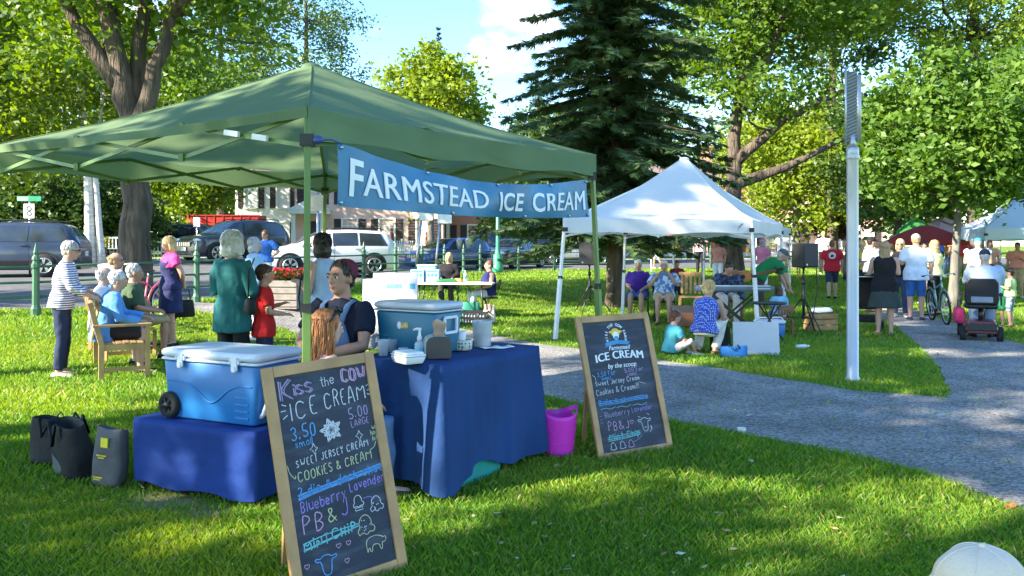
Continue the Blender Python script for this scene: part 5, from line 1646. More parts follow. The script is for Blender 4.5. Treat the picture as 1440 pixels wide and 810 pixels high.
# ------------------------------------------------------------------ bucket, cup, boulder, leaf
p = G(784, 638); t = thing('flexi_bucket', 'magenta plastic bucket with cut out handles beside the dark blue cloth', 'bucket', p, R_(15))
m = MB(); N_ = 48; rows = []
def brim(a): return .335 + .055 * math.cos(a) ** 2 ** 1
for k in range(11):
    f = k / 10; rows.append([((.120 + .036 * f) * math.cos(a), (.120 + .036 * f) * math.sin(a), f * (.31 + .06 * abs(math.cos(a)) ** 3)) for a in [2 * math.pi * i / N_ for i in range(N_)]])
rin = [[(x * .955, y * .955, max(.012, z - .004)) for x, y, z in r] for r in reversed(rows)]
o = len(m.v)
full = rows + rin
for r in full: m.v += [tuple(q) for q in r]
for r in range(len(full) - 1):
    for j in range(N_):
        k = (j + 1) % N_
        a = 2 * math.pi * (j + .5) / N_
        rr_ = r if r < 10 else (20 - r)
        hole = rr_ == 8 and abs(math.cos(a)) > .945
        if hole: continue
        m.f.append([r * N_ + j, r * N_ + k, (r + 1) * N_ + k, (r + 1) * N_ + j]); m.m.append(0); m.s.append(True)
m.f.append([j for j in reversed(range(N_))]); m.m.append(0); m.s.append(False)
m.f.append([(len(full) - 1) * N_ + j for j in range(N_)]); m.m.append(0); m.s.append(False)
m.build('body', mat('bucket_magenta', (.85, .045, .55), rough=.42, var=.05, scale=6, trans=.12), t)
m = MB()
for z in (.10, .2): m.ring((0, 0, z), .120 + .036 * z / .34 + .0015, .0025, 'Z', 48, 5)
m.ring((0, 0, .012), .120, .004, 'Z', 48, 5)
m.build('rim', MATS['bucket_magenta'], t)
p = G(1043, 611); t = thing('paper_cup', 'small white paper cup dropped on the grass by the path edge', 'cup', p, R_(0))
m = MB(); m.lathe([(.002, 0), (.026, 0), (.036, .052), (.038, .056), (.035, .056), (.025, .006), (0, .005)], n=16, cap=False); m.build('cup', M_FOAM, t)
p = G(1421, 717); t = thing('fallen_leaf', 'orange fallen leaf on the worn grass at the path edge', 'leaf', p, R_(40))
m = MB(); m.add([(-.05, 0, .012), (-.02, .03, .03), (.03, .025, .022), (.05, 0, .04), (.02, -.028, .03), (-.025, -.025, .02), (0, 0, .016)], [(0, 1, 6), (1, 2, 6), (2, 3, 6), (3, 4, 6), (4, 5, 6), (5, 0, 6)]); m.build('blade', mat('leaf_orange', (.5, .14, .04), rough=.7, var=.3, scale=30), t, solid=.002)
# ================================================================== chalk menu boards
GL = {
'A':'02 18 28 32|04 24','B':'02 08 18 27 26 15 05|15 24 23 12 02','C':'37 28 18 07 03 12 22 33','D':'02 08 18 27 23 12 02','E':'28 08 02 22|05 15','F':'28 08 02|05 15','G':'37 28 18 07 03 12 22 33 35 25',
'H':'08 02|28 22|05 25','I':'08 02','J':'28 23 12 03','K':'08 02|28 05 22','L':'08 02 22','M':'02 08 25 48 42','N':'02 08 32 38','O':'18 07 03 12 22 33 37 28 18','P':'02 08 18 27 26 15 05','R':'02 08 18 27 26 15 05|15 22',
'S':'27 18 07 06 15 24 23 12 03','T':'08 28|18 12','U':'08 03 12 23 28','V':'08 12 28','W':'08 12 25 32 48','Y':'08 15 28|15 12','&':'32 07 18 27 04 03 12 34',
'a':'26 16 05 03 12 23|26 22','b':'08 02 12 23 25 16 05','c':'25 16 05 03 12 23','d':'28 22 12 03 05 16 25','e':'04 24 25 16 05 03 12 23','f':'28 18 17 12|05 25','h':'08 02|05 16 25 22','i':'06 02|08 07','k':'08 02|26 04 22',
'l':'08 02','m':'06 02|05 16 22|25 36 42|22 25','n':'06 02|05 16 25 22','o':'16 05 03 12 23 25 16','p':'06 00|05 16 25 23 12 03','r':'06 02|05 16 26','s':'25 16 05 14 23 12 03','t':'18 12 22|06 26','u':'06 03 12 23 26|26 22',
'v':'06 12 26','w':'06 12 24 32 46','x':'06 22|26 02','y':'06 13 26|26 13 00','z':'06 26 02 22','0':'18 07 03 12 23 27 18','2':'07 18 27 26 02 22','3':'07 18 27 26 15 24 23 12 03','4':'18 04 34|28 22','5':'28 08 05 15 24 23 12 03',
'.':'02 03','!':'08 04|02 03','1':'08 02',' ':''}
def smooth_line(p, it=2):
    if len(p) < 3: return p
    for _ in range(it):
        q = [p[0]]
        for a, b_ in zip(p[:-1], p[1:]):
            q += [a * .75 + b_ * .25, a * .25 + b_ * .75]
        p = q + [p[-1]]
    return p
class Chalk:
    """chalk strokes on a board: (u, v) with u 0..w from the left and v 0..h from the top, in metres"""
    def __init__(s, w, h, y, seed):
        s.mb = MB(); s.w = w; s.h = h; s.y = y; s.rg = random.Random(seed)
    def P3(s, p): return (p.x - s.w / 2, s.y, s.h / 2 - p.y)
    def stroke(s, pts, col=0, wd=.0042, smooth=2):
        p = smooth_line([Vector(q) for q in pts], smooth)
        n = len(p)
        L_, R2 = [], []
        for i in range(n):
            t = (p[min(n - 1, i + 1)] - p[max(0, i - 1)])
            t = t.normalized() if t.length > 1e-9 else Vector((1, 0))
            nn = Vector((-t.y, t.x)); k = wd / 2 * s.rg.uniform(.75, 1.25)
            L_.append(s.P3(p[i] + nn * k)); R2.append(s.P3(p[i] - nn * k))
        o = len(s.mb.v); s.mb.v += L_ + R2
        for i in range(n - 1):
            s.mb.f.append([o + i, o + i + 1, o + n + i + 1, o + n + i]); s.mb.m.append(col); s.mb.s.append(False)
    def text(s, txt, u, v, size, slope=0.0, col=0, wd=.0042, gap=1.15, xs=.62, outline=0.0, W=None):
        """size: cap height; v: baseline"""
        k = size / 6.0; x = 0.0
        if W:
            nat = 0.0
            for ch in txt:
                g = GL.get(ch, ''); mw = max([int(c[0]) for st in g.split('|') if st for c in st.split()] or [0])
                nat += mw * 1.9 + gap * 1.5 if g else 4.2
            xs = W / (k * (nat - gap * 1.5))
        for ch in txt:
            g = GL.get(ch, '')
            mxw = 0
            jx, jy, js = s.rg.uniform(-.25, .25), s.rg.uniform(-.25, .25), s.rg.uniform(.92, 1.08)
            for st in [q for q in g.split('|') if q]:
                pts = []
                for c in st.split():
                    gx, gy = int(c[0]), int(c[1]) - 2; mxw = max(mxw, gx)
                    px_ = (x + (gx * 1.9 * js + jx) * xs) * k; py_ = (gy + jy) * k * js
                    pts.append(Vector((u + px_, v + slope * px_ - py_)))
                s.stroke(pts, col, wd)
                if outline: s.stroke([q + Vector((outline, outline * .5)) for q in pts], col, wd * .8)
            x += (mxw * 1.9 + gap * 1.5 if g else 4.2) * xs
        return u + x * k
    def poly(s, pts, u, v, k, col=0, wd=.004, close=False, smooth=1):
        q = [Vector((u + x * k, v - y * k)) for x, y in pts]
        if close: q.append(q[0])
        s.stroke(q, col, wd, smooth)
def chalk_mat(key, c):
    m = mat(key, c, rough=.95)
    nt = m.node_tree; N, L = nt.nodes, nt.links
    t = [n for n in N if n.type == 'TEX_COORD'][0]
    n = N.new('ShaderNodeTexNoise'); n.inputs['Scale'].default_value = 420; n.inputs['Detail'].default_value = 2
    L.new(t.outputs['Object'], n.inputs['Vector'])
    r = N.new('ShaderNodeMapRange'); r.inputs['From Min'].default_value = .34; r.inputs['From Max'].default_value = .5
    L.new(n.outputs['Fac'], r.inputs['Value'])
    mx_ = N.new('ShaderNodeMix'); mx_.data_type = 'RGBA'; mx_.inputs['A'].default_value = (.05, .06, .08, 1); mx_.inputs['B'].default_value = (*c, 1)
    L.new(r.outputs['Result'], mx_.inputs['Factor']); L.new(mx_.outputs['Result'], N['Principled BSDF'].inputs['Base Color'])
    return m
CH = [chalk_mat('chalk_white', (.72, .74, .76)), chalk_mat('chalk_blue', (.12, .38, .75)), chalk_mat('chalk_purple', (.36, .27, .72)), chalk_mat('chalk_pink', (.66, .40, .58)), chalk_mat('chalk_yellow', (.66, .68, .36)),
      chalk_mat('chalk_teal', (.22, .62, .62)), chalk_mat('chalk_mauve', (.45, .34, .55))]
WHT, BLU, PUR, PNK, YEL, TEA, MAU = range(7)
def slate_mat():
    m = mat('slate', (.018, .026, .045), rough=.62, var=.3, scale=4)
    nt = m.node_tree; N, L = nt.nodes, nt.links
    b = N['Principled BSDF']; src = b.inputs['Base Color'].links[0].from_socket
    t = N.new('ShaderNodeTexCoord'); mp_ = N.new('ShaderNodeMapping'); mp_.inputs['Rotation'].default_value = (0, .5, 0); mp_.inputs['Scale'].default_value = (2, 2, 9)
    L.new(t.outputs['Object'], mp_.inputs['Vector'])
    n = N.new('ShaderNodeTexNoise'); n.inputs['Scale'].default_value = 2.2; n.inputs['Detail'].default_value = 7
    L.new(mp_.outputs['Vector'], n.inputs['Vector'])
    r = N.new('ShaderNodeMapRange'); r.inputs['From Min'].default_value = .48; r.inputs['From Max'].default_value = .82; r.inputs['To Max'].default_value = .20
    L.new(n.outputs['Fac'], r.inputs['Value'])
    mx_ = N.new('ShaderNodeMix'); mx_.data_type = 'RGBA'; mx_.inputs['B'].default_value = (.30, .34, .42, 1)
    L.new(r.outputs['Result'], mx_.inputs['Factor']); L.new(src, mx_.inputs['A']); L.new(mx_.outputs['Result'], b.inputs['Base Color'])
    return m
M_SLATE = slate_mat()
M_OAKF = mat('oak_frame', (.45, .25, .10), rough=.5, var=.22, scale=7, stretch=(1, 1, 1), bump=.1, bscale=60)
def menu_board(name, label, BL, BR, TL, TR, fw):
    BL, BR, TL, TR = map(Vector, (BL, BR, TL, TR))
    bm_, tm_ = (BL + BR) / 2, (TL + TR) / 2
    up = (tm_ - bm_); H_ = up.length; up.normalize()
    x = ((BR - BL) + (TR - TL)); x = (x - up * x.dot(up)).normalized()
    nrm = up.cross(x)                                     # points to the back
    nrm = x.cross(up) * -1
    Wd_ = ((BR - BL).length + (TR - TL).length) / 2
    y = up.cross(x)
    Mx = Matrix(((x.x, y.x, up.x, bm_.x), (x.y, y.y, up.y, bm_.y), (x.z, y.z, up.z, bm_.z), (0, 0, 0, 1)))
    t = thing(name, label, 'sign board'); t.matrix_world = Mx
    C_ = Vector((0, 0, H_ / 2))
    f = MB()
    f.box((-Wd_ / 2 + fw / 2, 0, H_ / 2), (fw, .028, H_)); f.box((Wd_ / 2 - fw / 2, 0, H_ / 2), (fw, .028, H_))
    f.build('side_rail', M_OAKF, t, bevel=.004)
    f = MB(); f.box((0, 0, H_ - fw / 2), (Wd_ - 2 * fw - .001, .0275, fw)); f.build('cross_rail', M_OAKF, t, bevel=.004); f = MB(); f.box((0, 0, fw / 2), (Wd_ - 2 * fw - .001, .0275, fw)); f.build('cross_rail', M_OAKF, t, bevel=.004)
    s = MB(); s.box((0, .003, H_ / 2), (Wd_ - 2 * fw + .004, .010, H_ - 2 * fw + .004)); s.build('slate', M_SLATE, t)
    # rear frame of the A
    yl = Mx.to_3x3().inverted() @ Vector((0, 0, -1))
    for sx in (-1, 1):
        a = Vector((sx * (Wd_ / 2 - .16), .03, H_ - .03))
        wa = Mx @ a
        foot = Vector((wa.x, wa.y, 0)) + Vector((y.x, y.y, 0)).normalized() * .10; foot.z = float(zt(foot.x, foot.y)) + .01
        g = MB(); g.bar(a, Mx.inverted() @ foot, .032, .024, up=(0, 1, 0)); g.build('leg', M_OAKF, t, bevel=.003)
    return t, Wd_ - 2 * fw, H_ - 2 * fw, H_
# y in the local frame points away from the viewer: front face is -y
t, w, h, H_ = menu_board('chalk_board', 'tall oak framed chalkboard nearest the camera headed Kiss the Cow Ice Cream', (-1.00, 3.70, -.03), (-.50, 4.03, .02), (-1.165, 3.84, 1.03), (-.735, 4.20, 1.045), .052)
c = Chalk(w, h, -.0045, 5)
s_ = -.075
def ln(v): return h * float(np.interp(v, [0, .32, .455, .535, .622, .708, .845, .935, 1.07], [0, .32, .445, .515, .588, .660, .762, .838, .945]))
c.text('K', .018, ln(.118), .088, s_, MAU, .006, outline=.010, W=.05); c.text('iSS', .088, ln(.100), .05, s_, MAU, .006, outline=.008, W=.085)
c.text('the', .225, ln(.084), .047, s_, WHT, .0036, W=.07); c.text('COW', .338, ln(.080), .062, s_, PNK, .006, gap=1.8, outline=.008, W=.125)
c.text('ICE', .062, ln(.218), .082, s_, WHT, .005, gap=2.2, W=.125); c.text('CREAM', .235, ln(.196), .078, s_, WHT, .005, gap=1.8, W=.215)
for a, b_ in (((.02, .135), (.042, .145)), ((.012, .168), (.038, .166)), ((.018, .205), (.042, .19))): c.stroke([(a[0], h * a[1]), (b_[0], h * b_[1])], WHT)
for a, b_ in (((.462, .118), (.485, .108)), ((.464, .140), (.488, .142)), ((.462, .158), (.484, .17))): c.stroke([(a[0], h * a[1]), (b_[0], h * b_[1])], WHT)
c.text('3.50', .045, ln(.318), .062, s_, BLU, .006, gap=2.0, W=.12); c.text('small', .058, ln(.358), .036, s_, BLU, .0036, gap=1.6, W=.085)
c.text('5.00', .350, ln(.270), .052, s_, MAU, .005, gap=2.0, W=.10); c.text('LARGE', .352, ln(.312), .032, s_, MAU, .0036, gap=2.0, W=.095)
for k in range(10):
    a = 2 * math.pi * k / 10 + .1; cx, cy = .245, h * .302; r1 = .058 if k % 2 else .044
    p0 = Vector((cx, cy)); d = Vector((math.cos(a), math.sin(a))); n_ = Vector((-d.y, d.x))
    for q in (-1, 0, 1): c.stroke([p0 + d * .006, p0 + d * r1 * .5 + n_ * .013 * q, p0 + d * r1], WHT, .006, 1)
for u, v in ((.145, .378), (.385, .362)):
    c.poly([(0, 1.2), (.35, .35), (.95, 0), (.35, -.35), (0, -1.2), (-.35, -.35), (-.95, 0), (-.35, .35)], u, ln(v), .021, WHT, .0034, True, 0)
c.text('SWEET JERSEY CREAM', .050, ln(.455), .034, s_, WHT, .0036, gap=2.2, W=.375)
c.text('we', .458, ln(.345), .026, s_, YEL, .003, W=.024); c.text('have', .447, ln(.376), .024, s_, YEL, .003, gap=1.6, W=.045); c.text('lots', .454, ln(.406), .024, s_, YEL, .003, gap=1.6, W=.036)
c.stroke([(.006, ln(.435)), (.010, ln(.475)), (.034, ln(.515)), (.026, ln(.50)), (.036, ln(.516)), (.038, ln(.495))], YEL, .0036); c.stroke([(.468, ln(.412)), (.455, ln(.44)), (.43, ln(.452))], YEL, .0036)
c.text('COOKiES & CREAM', .050, ln(.535), .042, s_, YEL, .004, gap=2.1, W=.38)
c.text('2 die 4 dark choc', .040, ln(.622), .044, s_, BLU, .005, gap=2.0, W=.44)
for k, dv in enumerate((.012, -.004, .020)): c.stroke([(.035, ln(.612 + dv)), (.16, ln(.592 + dv * .7)), (.30, ln(.572 + dv)), (.48, ln(.545 + dv * .8))], BLU, .008)
c.text('Blueberry', .042, ln(.708), .050, s_, PUR, .0046, gap=1.7, W=.225); c.text('Lavender', .292, ln(.664), .046, s_, PUR, .0046, gap=1.7, W=.19)
c.text('PB', .038, ln(.845), .088, s_, PNK, .005, gap=2.0, W=.10); c.text('&', .165, ln(.815), .066, s_, YEL, .005); c.text('J', .235, ln(.795), .082, s_, PUR, .005)
c.text('MiNT', .030, ln(.935), .044, s_, TEA, .006, gap=2.0, W=.12); c.text('CHiP', .172, ln(.912), .044, s_, TEA, .006, gap=2.0, W=.12)
for dv in (-.034, -.002, .004): c.stroke([(.025, ln(.926 + dv)), (.15, ln(.904 + dv)), (.315, ln(.876 + dv * .3))], TEA, .005)
scoop = [(-.9, -.6), (-1.1, -.1), (-.7, .2), (-.8, .9), (-.3, 1.5), (.3, 1.5), (.75, .9), (.7, .3), (1.15, 0), (.9, -.55), (.4, -.35), (0, -.75), (-.4, -.35)]
c.poly(scoop, .325, ln(.742), .026, WHT, .0036, True); c.poly([(-1, -1), (-1, -.4), (1, -.4), (1, -1)], .325, ln(.757), .02, WHT, .0034, True, 0)
c.stroke([(.352, ln(.718)), (.39, ln(.712)), (.405, ln(.738)), (.398, ln(.73)), (.405, ln(.739)), (.414, ln(.73))], PUR, .003)
c.poly(scoop, .418, ln(.792), .033, WHT, .0036, True)
c.poly(scoop, .345, ln(.905), .042, YEL, .0036, True)
rg = random.Random(8)
for (u, v, k) in ((.418, .79, .03), (.345, .895, .038)):
    for _ in range(9):
        q = Vector((u + rg.uniform(-.7, .7) * k, ln(v) + rg.uniform(-1.0, .4) * k)); c.stroke([q, q + Vector((.004, .003))], WHT, .005, 0)
heart = [(0, -1), (-1, 0), (-.9, .7), (-.4, .8), (0, .4), (.4, .8), (.9, .7), (1, 0)]
for u, v in ((.195, .955), (.245, .955), (.225, 1.10 - .045), (.03, 1.08 - .06)):
    c.poly(heart, u, ln(v), .012, PNK, .003, True)
cowb = [(-2, -1.5), (-2.1, .4), (-1.5, 1.1), (0, 1.3), (1.2, .9), (1.6, .5), (2.1, .7), (2.2, .1), (1.8, -.4), (1.2, -.3), (1.2, -1.5), (.8, -1.5), (.6, -.4), (-.8, -.3), (-1.0, -1.5), (-1.4, -1.5), (-1.5, -.5)]
c.poly(cowb, .385, ln(1.0), .025, YEL, .0036, True)
chd = [(-.9, 1.0), (-.5, 1.4), (.5, 1.4), (.9, 1.0), (1.9, 1.2), (1.6, .6), (.9, .7), (.7, -1.0), (.4, -1.6), (-.4, -1.6), (-.7, -1.0), (-.9, .7), (-1.6, .6), (-1.9, 1.2), (-.9, 1.0)]
c.poly(chd, .125, ln(1.04), .030, BLU, .005, True)
c.mb.v = [(x, y, z + H_ / 2) for x, y, z in c.mb.v]
wr = c.mb.build('writing', CH, t)

t, w, h, H_ = menu_board('chalk_board', 'oak framed chalkboard standing by the path with printed Ice Cream heading and arched emblem', (.648, 6.10, -.01), (1.262, 6.43, .0), (.485, 6.36, 1.045), (1.105, 6.68, 1.045), .050)
c = Chalk(w, h, -.0045, 9)
def ln(v): return h * v
pr = MB()
M_EMB = [M_LETW, mat('emblem_yellow', (.75, .50, .04), rough=.6), mat('emblem_blue', (.05, .26, .48), rough=.6)]
cx = w / 2
def flat(x, y, dz=0): return Matrix.Translation((x - w / 2, -.0046 - dz, h / 2 - y + H_ / 2)) @ Matrix.Rotation(R_(90), 4, 'X')
# arched emblem: ring text, sun-yellow head, blue ribbon
R0 = .088
txt = 'KISS THE COW FARM'
for i, ch in enumerate(txt):
    a = R_(195 - 210 * i / (len(txt) - 1)); q = Vector((cx + R0 * .92 * math.cos(a), h * .115 - R0 * math.sin(a) + .012))
    text_mesh(pr, ch, flat(q.x, q.y) @ Matrix.Rotation(a - math.pi / 2, 4, 'Z'), .030, 0, bold=.0008, align='CENTER')
def disc(u, v, rx, ry, m, dz, n=20):
    pr.add([((u - w / 2) + rx * math.cos(2 * math.pi * k / n), -.0046 - dz, h / 2 - v + H_ / 2 + ry * math.sin(2 * math.pi * k / n)) for k in range(n)], [list(range(n))], m)
disc(cx, h * .095, .042, .036, 1, .0006); disc(cx - .045, h * .088, .018, .009, 1, .0009); disc(cx + .045, h * .088, .018, .009, 1, .0012)
disc(cx, h * .118, .028, .034, 0, .0015); disc(cx, h * .135, .02, .014, 2, .0018)
rib = [(-.125, -.012), (-.085, .0), (0, .012), (.085, 0), (.125, -.012), (.105, -.024), (.125, -.042), (.08, -.03), (0, -.02), (-.08, -.03), (-.125, -.042), (-.105, -.024)]
pr.add([(x, -.0046 - .0021, h / 2 - h * .165 + H_ / 2 + z) for x, z in rib], [[11, 0, 1, 8, 9] if False else [0, 1, 9, 10, 11], [1, 2, 3, 7, 8, 9], [3, 4, 5, 6, 7]], 2)
text_mesh(pr, 'Farmstead', flat(cx + .012, h * .230), .048, 0, bold=.0005, align='CENTER', shear=.25)
def archw(x, y): return (x, y + .018 - .018 * (x / .22) ** 2 * 1.0, 0)
text_mesh(pr, 'ICE CREAM', flat(cx + .002, h * .318), .088, 0, bold=.0035, align='CENTER', spacing=1.06, warp=archw)
text_mesh(pr, 'by the scoop', flat(cx + .01, h * .372), .052, 0, bold=.0004, align='CENTER', shear=.25)
pr.build('printed_heading', M_EMB, t)
s_ = -.03
c.text('3.50 For', .065, ln(.428), .036, s_, BLU, .0045, gap=1.8, W=.17); c.text('5.00 For', .325, ln(.418), .034, s_, MAU, .0045, gap=1.8, W=.18)
c.text('SMALL', .10, ln(.458), .022, s_, BLU, .004, gap=2, W=.09); c.text('LARGE', .345, ln(.448), .022, s_, MAU, .004, gap=2, W=.09)
c.text('Sweet Jersey Cream', .035, ln(.497), .036, s_, WHT, .004, gap=1.9, W=.42)
c.stroke([(.018, ln(.41)), (.04, ln(.425)), (.045, ln(.45)), (.036, ln(.442)), (.046, ln(.452))], WHT, .003); c.stroke([(.44, ln(.50)), (.47, ln(.512)), (.50, ln(.52))], WHT, .003)
c.text('Cookies & Cream!!!', .03, ln(.572), .042, s_ - .03, WHT, .004, gap=1.8, W=.40)
c.text('2 die 4 chocolate', .035, ln(.648), .040, s_, BLU, .0045, gap=1.8, W=.46)
for dv in (0, .012, .024): c.stroke([(.03, ln(.618 + dv)), (.2, ln(.622 + dv)), (.37, ln(.610 + dv)), (.50, ln(.612 + dv))], BLU, .005)
for u in (.04, .19, .34): c.stroke([(u, ln(.676)), (u + .05, ln(.668)), (u + .09, ln(.684)), (u + .14, ln(.668))], TEA, .0036)
c.text('Blueberry', .07, ln(.745), .042, s_ - .02, MAU, .0042, gap=1.7, W=.23); c.text('Lavender', .325, ln(.728), .038, s_, PUR, .0042, gap=1.7, W=.20)
for k in range(3): c.stroke([(.02, ln(.73 + .022 * k)), (.045, ln(.722 + .028 * k))], MAU, .003)
c.text('PB&J', .085, ln(.845), .066, s_, PNK, .005, gap=1.9, W=.19); c.poly(heart, .305, ln(.80), .016, PNK, .004, True)
c.text('Mint Chip', .078, ln(.915), .046, s_, TEA, .005, gap=1.8, W=.28)
for dv in (0, .014, .026): c.stroke([(.06, ln(.892 + dv)), (.22, ln(.888 + dv)), (.37, ln(.872 + dv))], TEA, .0045)
c.poly(chd, .425, ln(.83), .034, WHT, .0045, True); c.poly([(-.4, -.9), (0, -.7), (.4, -.9)], .425, ln(.83), .03, WHT, .004)
for u, v in ((.372, .765), (.46, .752)): c.stroke([(u, ln(v)), (u + .02, ln(v + .012))], WHT, .004)
c.stroke([(.46, ln(.895)), (.49, ln(.86)), (.47, ln(.845)), (.485, ln(.88))], WHT, .004); c.stroke([(.28, ln(.955)), (.33, ln(.94)), (.36, ln(.925)), (.38, ln(.91))], MAU, .004)
for u in (.10, .185, .265): c.poly(scoop, u, ln(.972), .026, PNK if u > .2 else WHT, .004, True)
c.mb.v = [(x, y, z + H_ / 2) for x, y, z in c.mb.v]
c.mb.build('writing', CH, t)
# ================================================================== white music tent and what stands round it
wt = canopy('music_canopy', 'white peaked canopy over the musicians with a small dark crest on its front', [(.86, 13.8), (4.2, 14.3), (5.78, 17.5), (2.34, 17.0)], 2.06, 3.26, .25, M_TENTW, M_POLEW,
       [(-.17, -.05), (.10, -.08), (.12, .1), (-.05, .1)], apex_r=.10, sag=.16, nx=2, tz=(.04, .30), pole_w=.06)
m = MB(); q = Vector((.86, 13.8, 0)).lerp(Vector((4.2, 14.3, 0)), .93); q = q - Vector(wt.location)
for k in range(3):
    m.bar(Vector((q.x - .05 + .03 * k, q.y - .065, 1.86 + .04 * k)), Vector((q.x + .02 + .02 * k, q.y - .06, 1.98)), .02, .004)
m.build('crest', mat('crest_blue', (.05, .07, .2), rough=.6), wt)
canopy('market_canopy', 'small white canopy behind the music tent seen under its right edge', [(6.2, 26.5), (9.2, 27), (8.8, 30), (5.8, 29.5)], 2.15, 3.0, .3, M_TENTW, M_POLEW, [(0, 0)] * 4, sag=.1, nx=2)
rc = canopy('market_canopy', 'white market canopy cut off by the right edge of the view', [(13.6, 23.5), (16.8, 22.8), (17.6, 25.9), (14.4, 26.6)], 2.1, 3.3, .34, canopy_cloth('tent_bluewhite', (.60, .70, .80), .3, .04), M_POLEW, [(0, 0)] * 4, sag=.12, nx=2)
canopy('market_canopy', 'red roofed market canopy far behind the keyboard player', [(6.5, 33), (10, 33.4), (9.6, 36.4), (6.1, 36)], 2.2, 3.0, .25, canopy_cloth('tent_red', (.45, .08, .06), .2), M_POLEW, [(0, 0)] * 4, sag=.1, nx=2)
canopy('market_canopy', 'pale pink canopy behind the yellow shirted person at the crowd', [(17.0, 33), (20.0, 33.4), (19.6, 36.4), (16.6, 36)], 2.0, 2.8, .25, canopy_cloth('tent_pink', (.65, .45, .50), .25), M_POLEW, [(0, 0)] * 4, sag=.1, nx=2)
def umbrella(label, base, r, h, col, key):
    t = thing('market_umbrella', label, 'umbrella', base)
    m = MB(); m.tube([(0, 0, 0), (0, 0, h)], .022, 8); m.build('pole', M_POLEW, t)
    m = MB(); rows = []
    for k in range(7):
        f = k / 6
        rows.append([(r * f * math.cos(a) * (1 if i % 2 == 0 else 1 - .05 * f), r * f * math.sin(a) * (1 if i % 2 == 0 else 1 - .05 * f), h - .55 * f ** 1.4 + (0 if i % 2 == 0 else .03 * f)) for i, a in enumerate([2 * math.pi * j / 16 for j in range(16)])] if f > 0 else [(.01 * math.cos(2 * math.pi * j / 16), .01 * math.sin(2 * math.pi * j / 16), h) for j in range(16)])
    rows.append([(x * .99, y * .99, z - .12) for x, y, z in rows[-1]])
    m.loft(rows, cap=False); m.build('canopy', canopy_cloth(key, col, .25), t)
umbrella('red market umbrella above the crowd left of the maple trunk', P(1302, 27), 1.3, 2.15, (.34, .04, .035), 'umbrella_red')
umbrella('green market umbrella just left of the red one', P(1288, 30), .7, 2.2, (.05, .22, .05), 'umbrella_green')

# ------------------------------------------------------------------ loudspeakers on tripod stands
def speaker_on_stand(px, Y, rotz, w, d, h, ztop, lab, labs, stand_h):
    p = P(px, Y)
    s = thing('speaker_stand', labs, 'stand', p, rotz)
    m = MB(); m.tube([(0, 0, .28), (0, 0, .95)], .024, 10); m.tube([(0, 0, .9), (0, 0, stand_h)], .018, 10); m.build('pole', M_BLACKM, s)
    m = MB(); m.lathe([(.036, .9), (.036, .98)], n=10); m.lathe([(.036, .60), (.036, .68)], n=10); m.lathe([(.03, .28), (.03, .34)], n=10); m.build('collar', M_BLACK, s)
    for k in range(3):
        a = R_(20 + 120 * k); d_ = Vector((math.cos(a), math.sin(a), 0))
        m = MB(); m.tube([d_ * .03 + Vector((0, 0, .64)), d_ * .52 + Vector((0, 0, .02))], .014, 6); lg = m.build('leg', M_BLACKM, s)
        m = MB(); m.tube([d_ * .03 + Vector((0, 0, .31)), d_ * .30 + Vector((0, 0, .30))], .008, 5); m.build('brace', M_BLACKM, lg)
        m = MB(); m.ball(d_ * .53 + Vector((0, 0, .02)), .022, nu=8, nv=6); m.build('rubber_foot', M_RUBBER, lg)
    b_ = thing('loudspeaker', lab, 'loudspeaker', p + Vector((0, 0, stand_h + .005)), rotz)
    m = MB()
    pf = [(-w / 2, -d / 2), (w / 2, -d / 2), (w * .44, d * .3), (w * .3, d / 2), (-w * .3, d / 2), (-w * .44, d * .3)]
    m.loft([[(x * k, y * k, z) for x, y in pf] for z, k in ((0, .94), (.02, 1), (h - .02, 1), (h, .94))], smooth=False); m.build('cabinet', M_BLACK, b_, bevel=.008)
    m = MB(); m.box((0, -d / 2 - .006, h * .5), (w * .9, .012, h * .9)); g = m.build('grille', mat('speaker_mesh', (.02, .02, .024), rough=.6, var=.4, scale=200), b_, bevel=.004)
    m = MB(); m.box((w * -.3, -d / 2 - .015, h * .12), (.03, .006, .03)); m.build('badge', M_STEEL, g)
    m = MB(); m.lathe([(.03, -.02), (.03, .03)], n=10); m.build('socket', M_BLACK, b_)
speaker_on_stand(1130, 14.7, R_(28), .38, .34, .43, 1.62, 'black loudspeaker on the right tripod stand beside the keyboard', 'black tripod stand under the right loudspeaker', 1.20)
speaker_on_stand(829, 19.2, R_(-15), .44, .36, .56, 1.68, 'black loudspeaker on the left tripod stand by the spruce trunk', 'black tripod stand under the left loudspeaker', 1.13)

# ------------------------------------------------------------------ keyboard, tray table, dulcimer, boxes
p = P(1031, 14.6); rz = R_(-3)
t = thing('keyboard_stand', 'black crossed keyboard stand on the lawn under the tent', 'stand', p, rz)
for s in (-1, 1):
    for y in (-.17, .17):
        m = MB(); m.bar((-.42 * s, y, .03), (.42 * s, y + .0, .76), .035, .03); m.build('leg', M_BLACKM, t)
m = MB()
for x in (-.42, .42): m.bar((x, -.26, .03), (x, .26, .03), .035); m.bar((x, -.20, .765), (x, .20, .765), .035)
m.build('cross_bar', M_BLACKM, t)
t = thing('electric_keyboard', 'long blue grey electric keyboard resting on the crossed stand', 'keyboard', p + Vector((0, 0, .785)), rz)
m = MB(); rbox(m, 1.36, .34, 0, .095, .02, edge=.01); m.build('case', mat('keyboard_case', (.10, .13, .17), rough=.4), t)
m = MB(); m.box((0, -.10, .098), (1.22, .13, .012))
for k in range(36): m.box((-.60 + 1.2 * k / 35, -.07, .108), (.014, .075, .014), 1)
m.build('keys', [M_WHITEP, M_BLACK], t)
m = MB(); m.box((-.1, .09, .0985), (.5, .06, .006)); m.build('control_panel', M_ALU, t)
m = MB(); m.box((.45, -.1725, .05), (.32, .006, .02)); m.build('lettering', M_ALU, t)
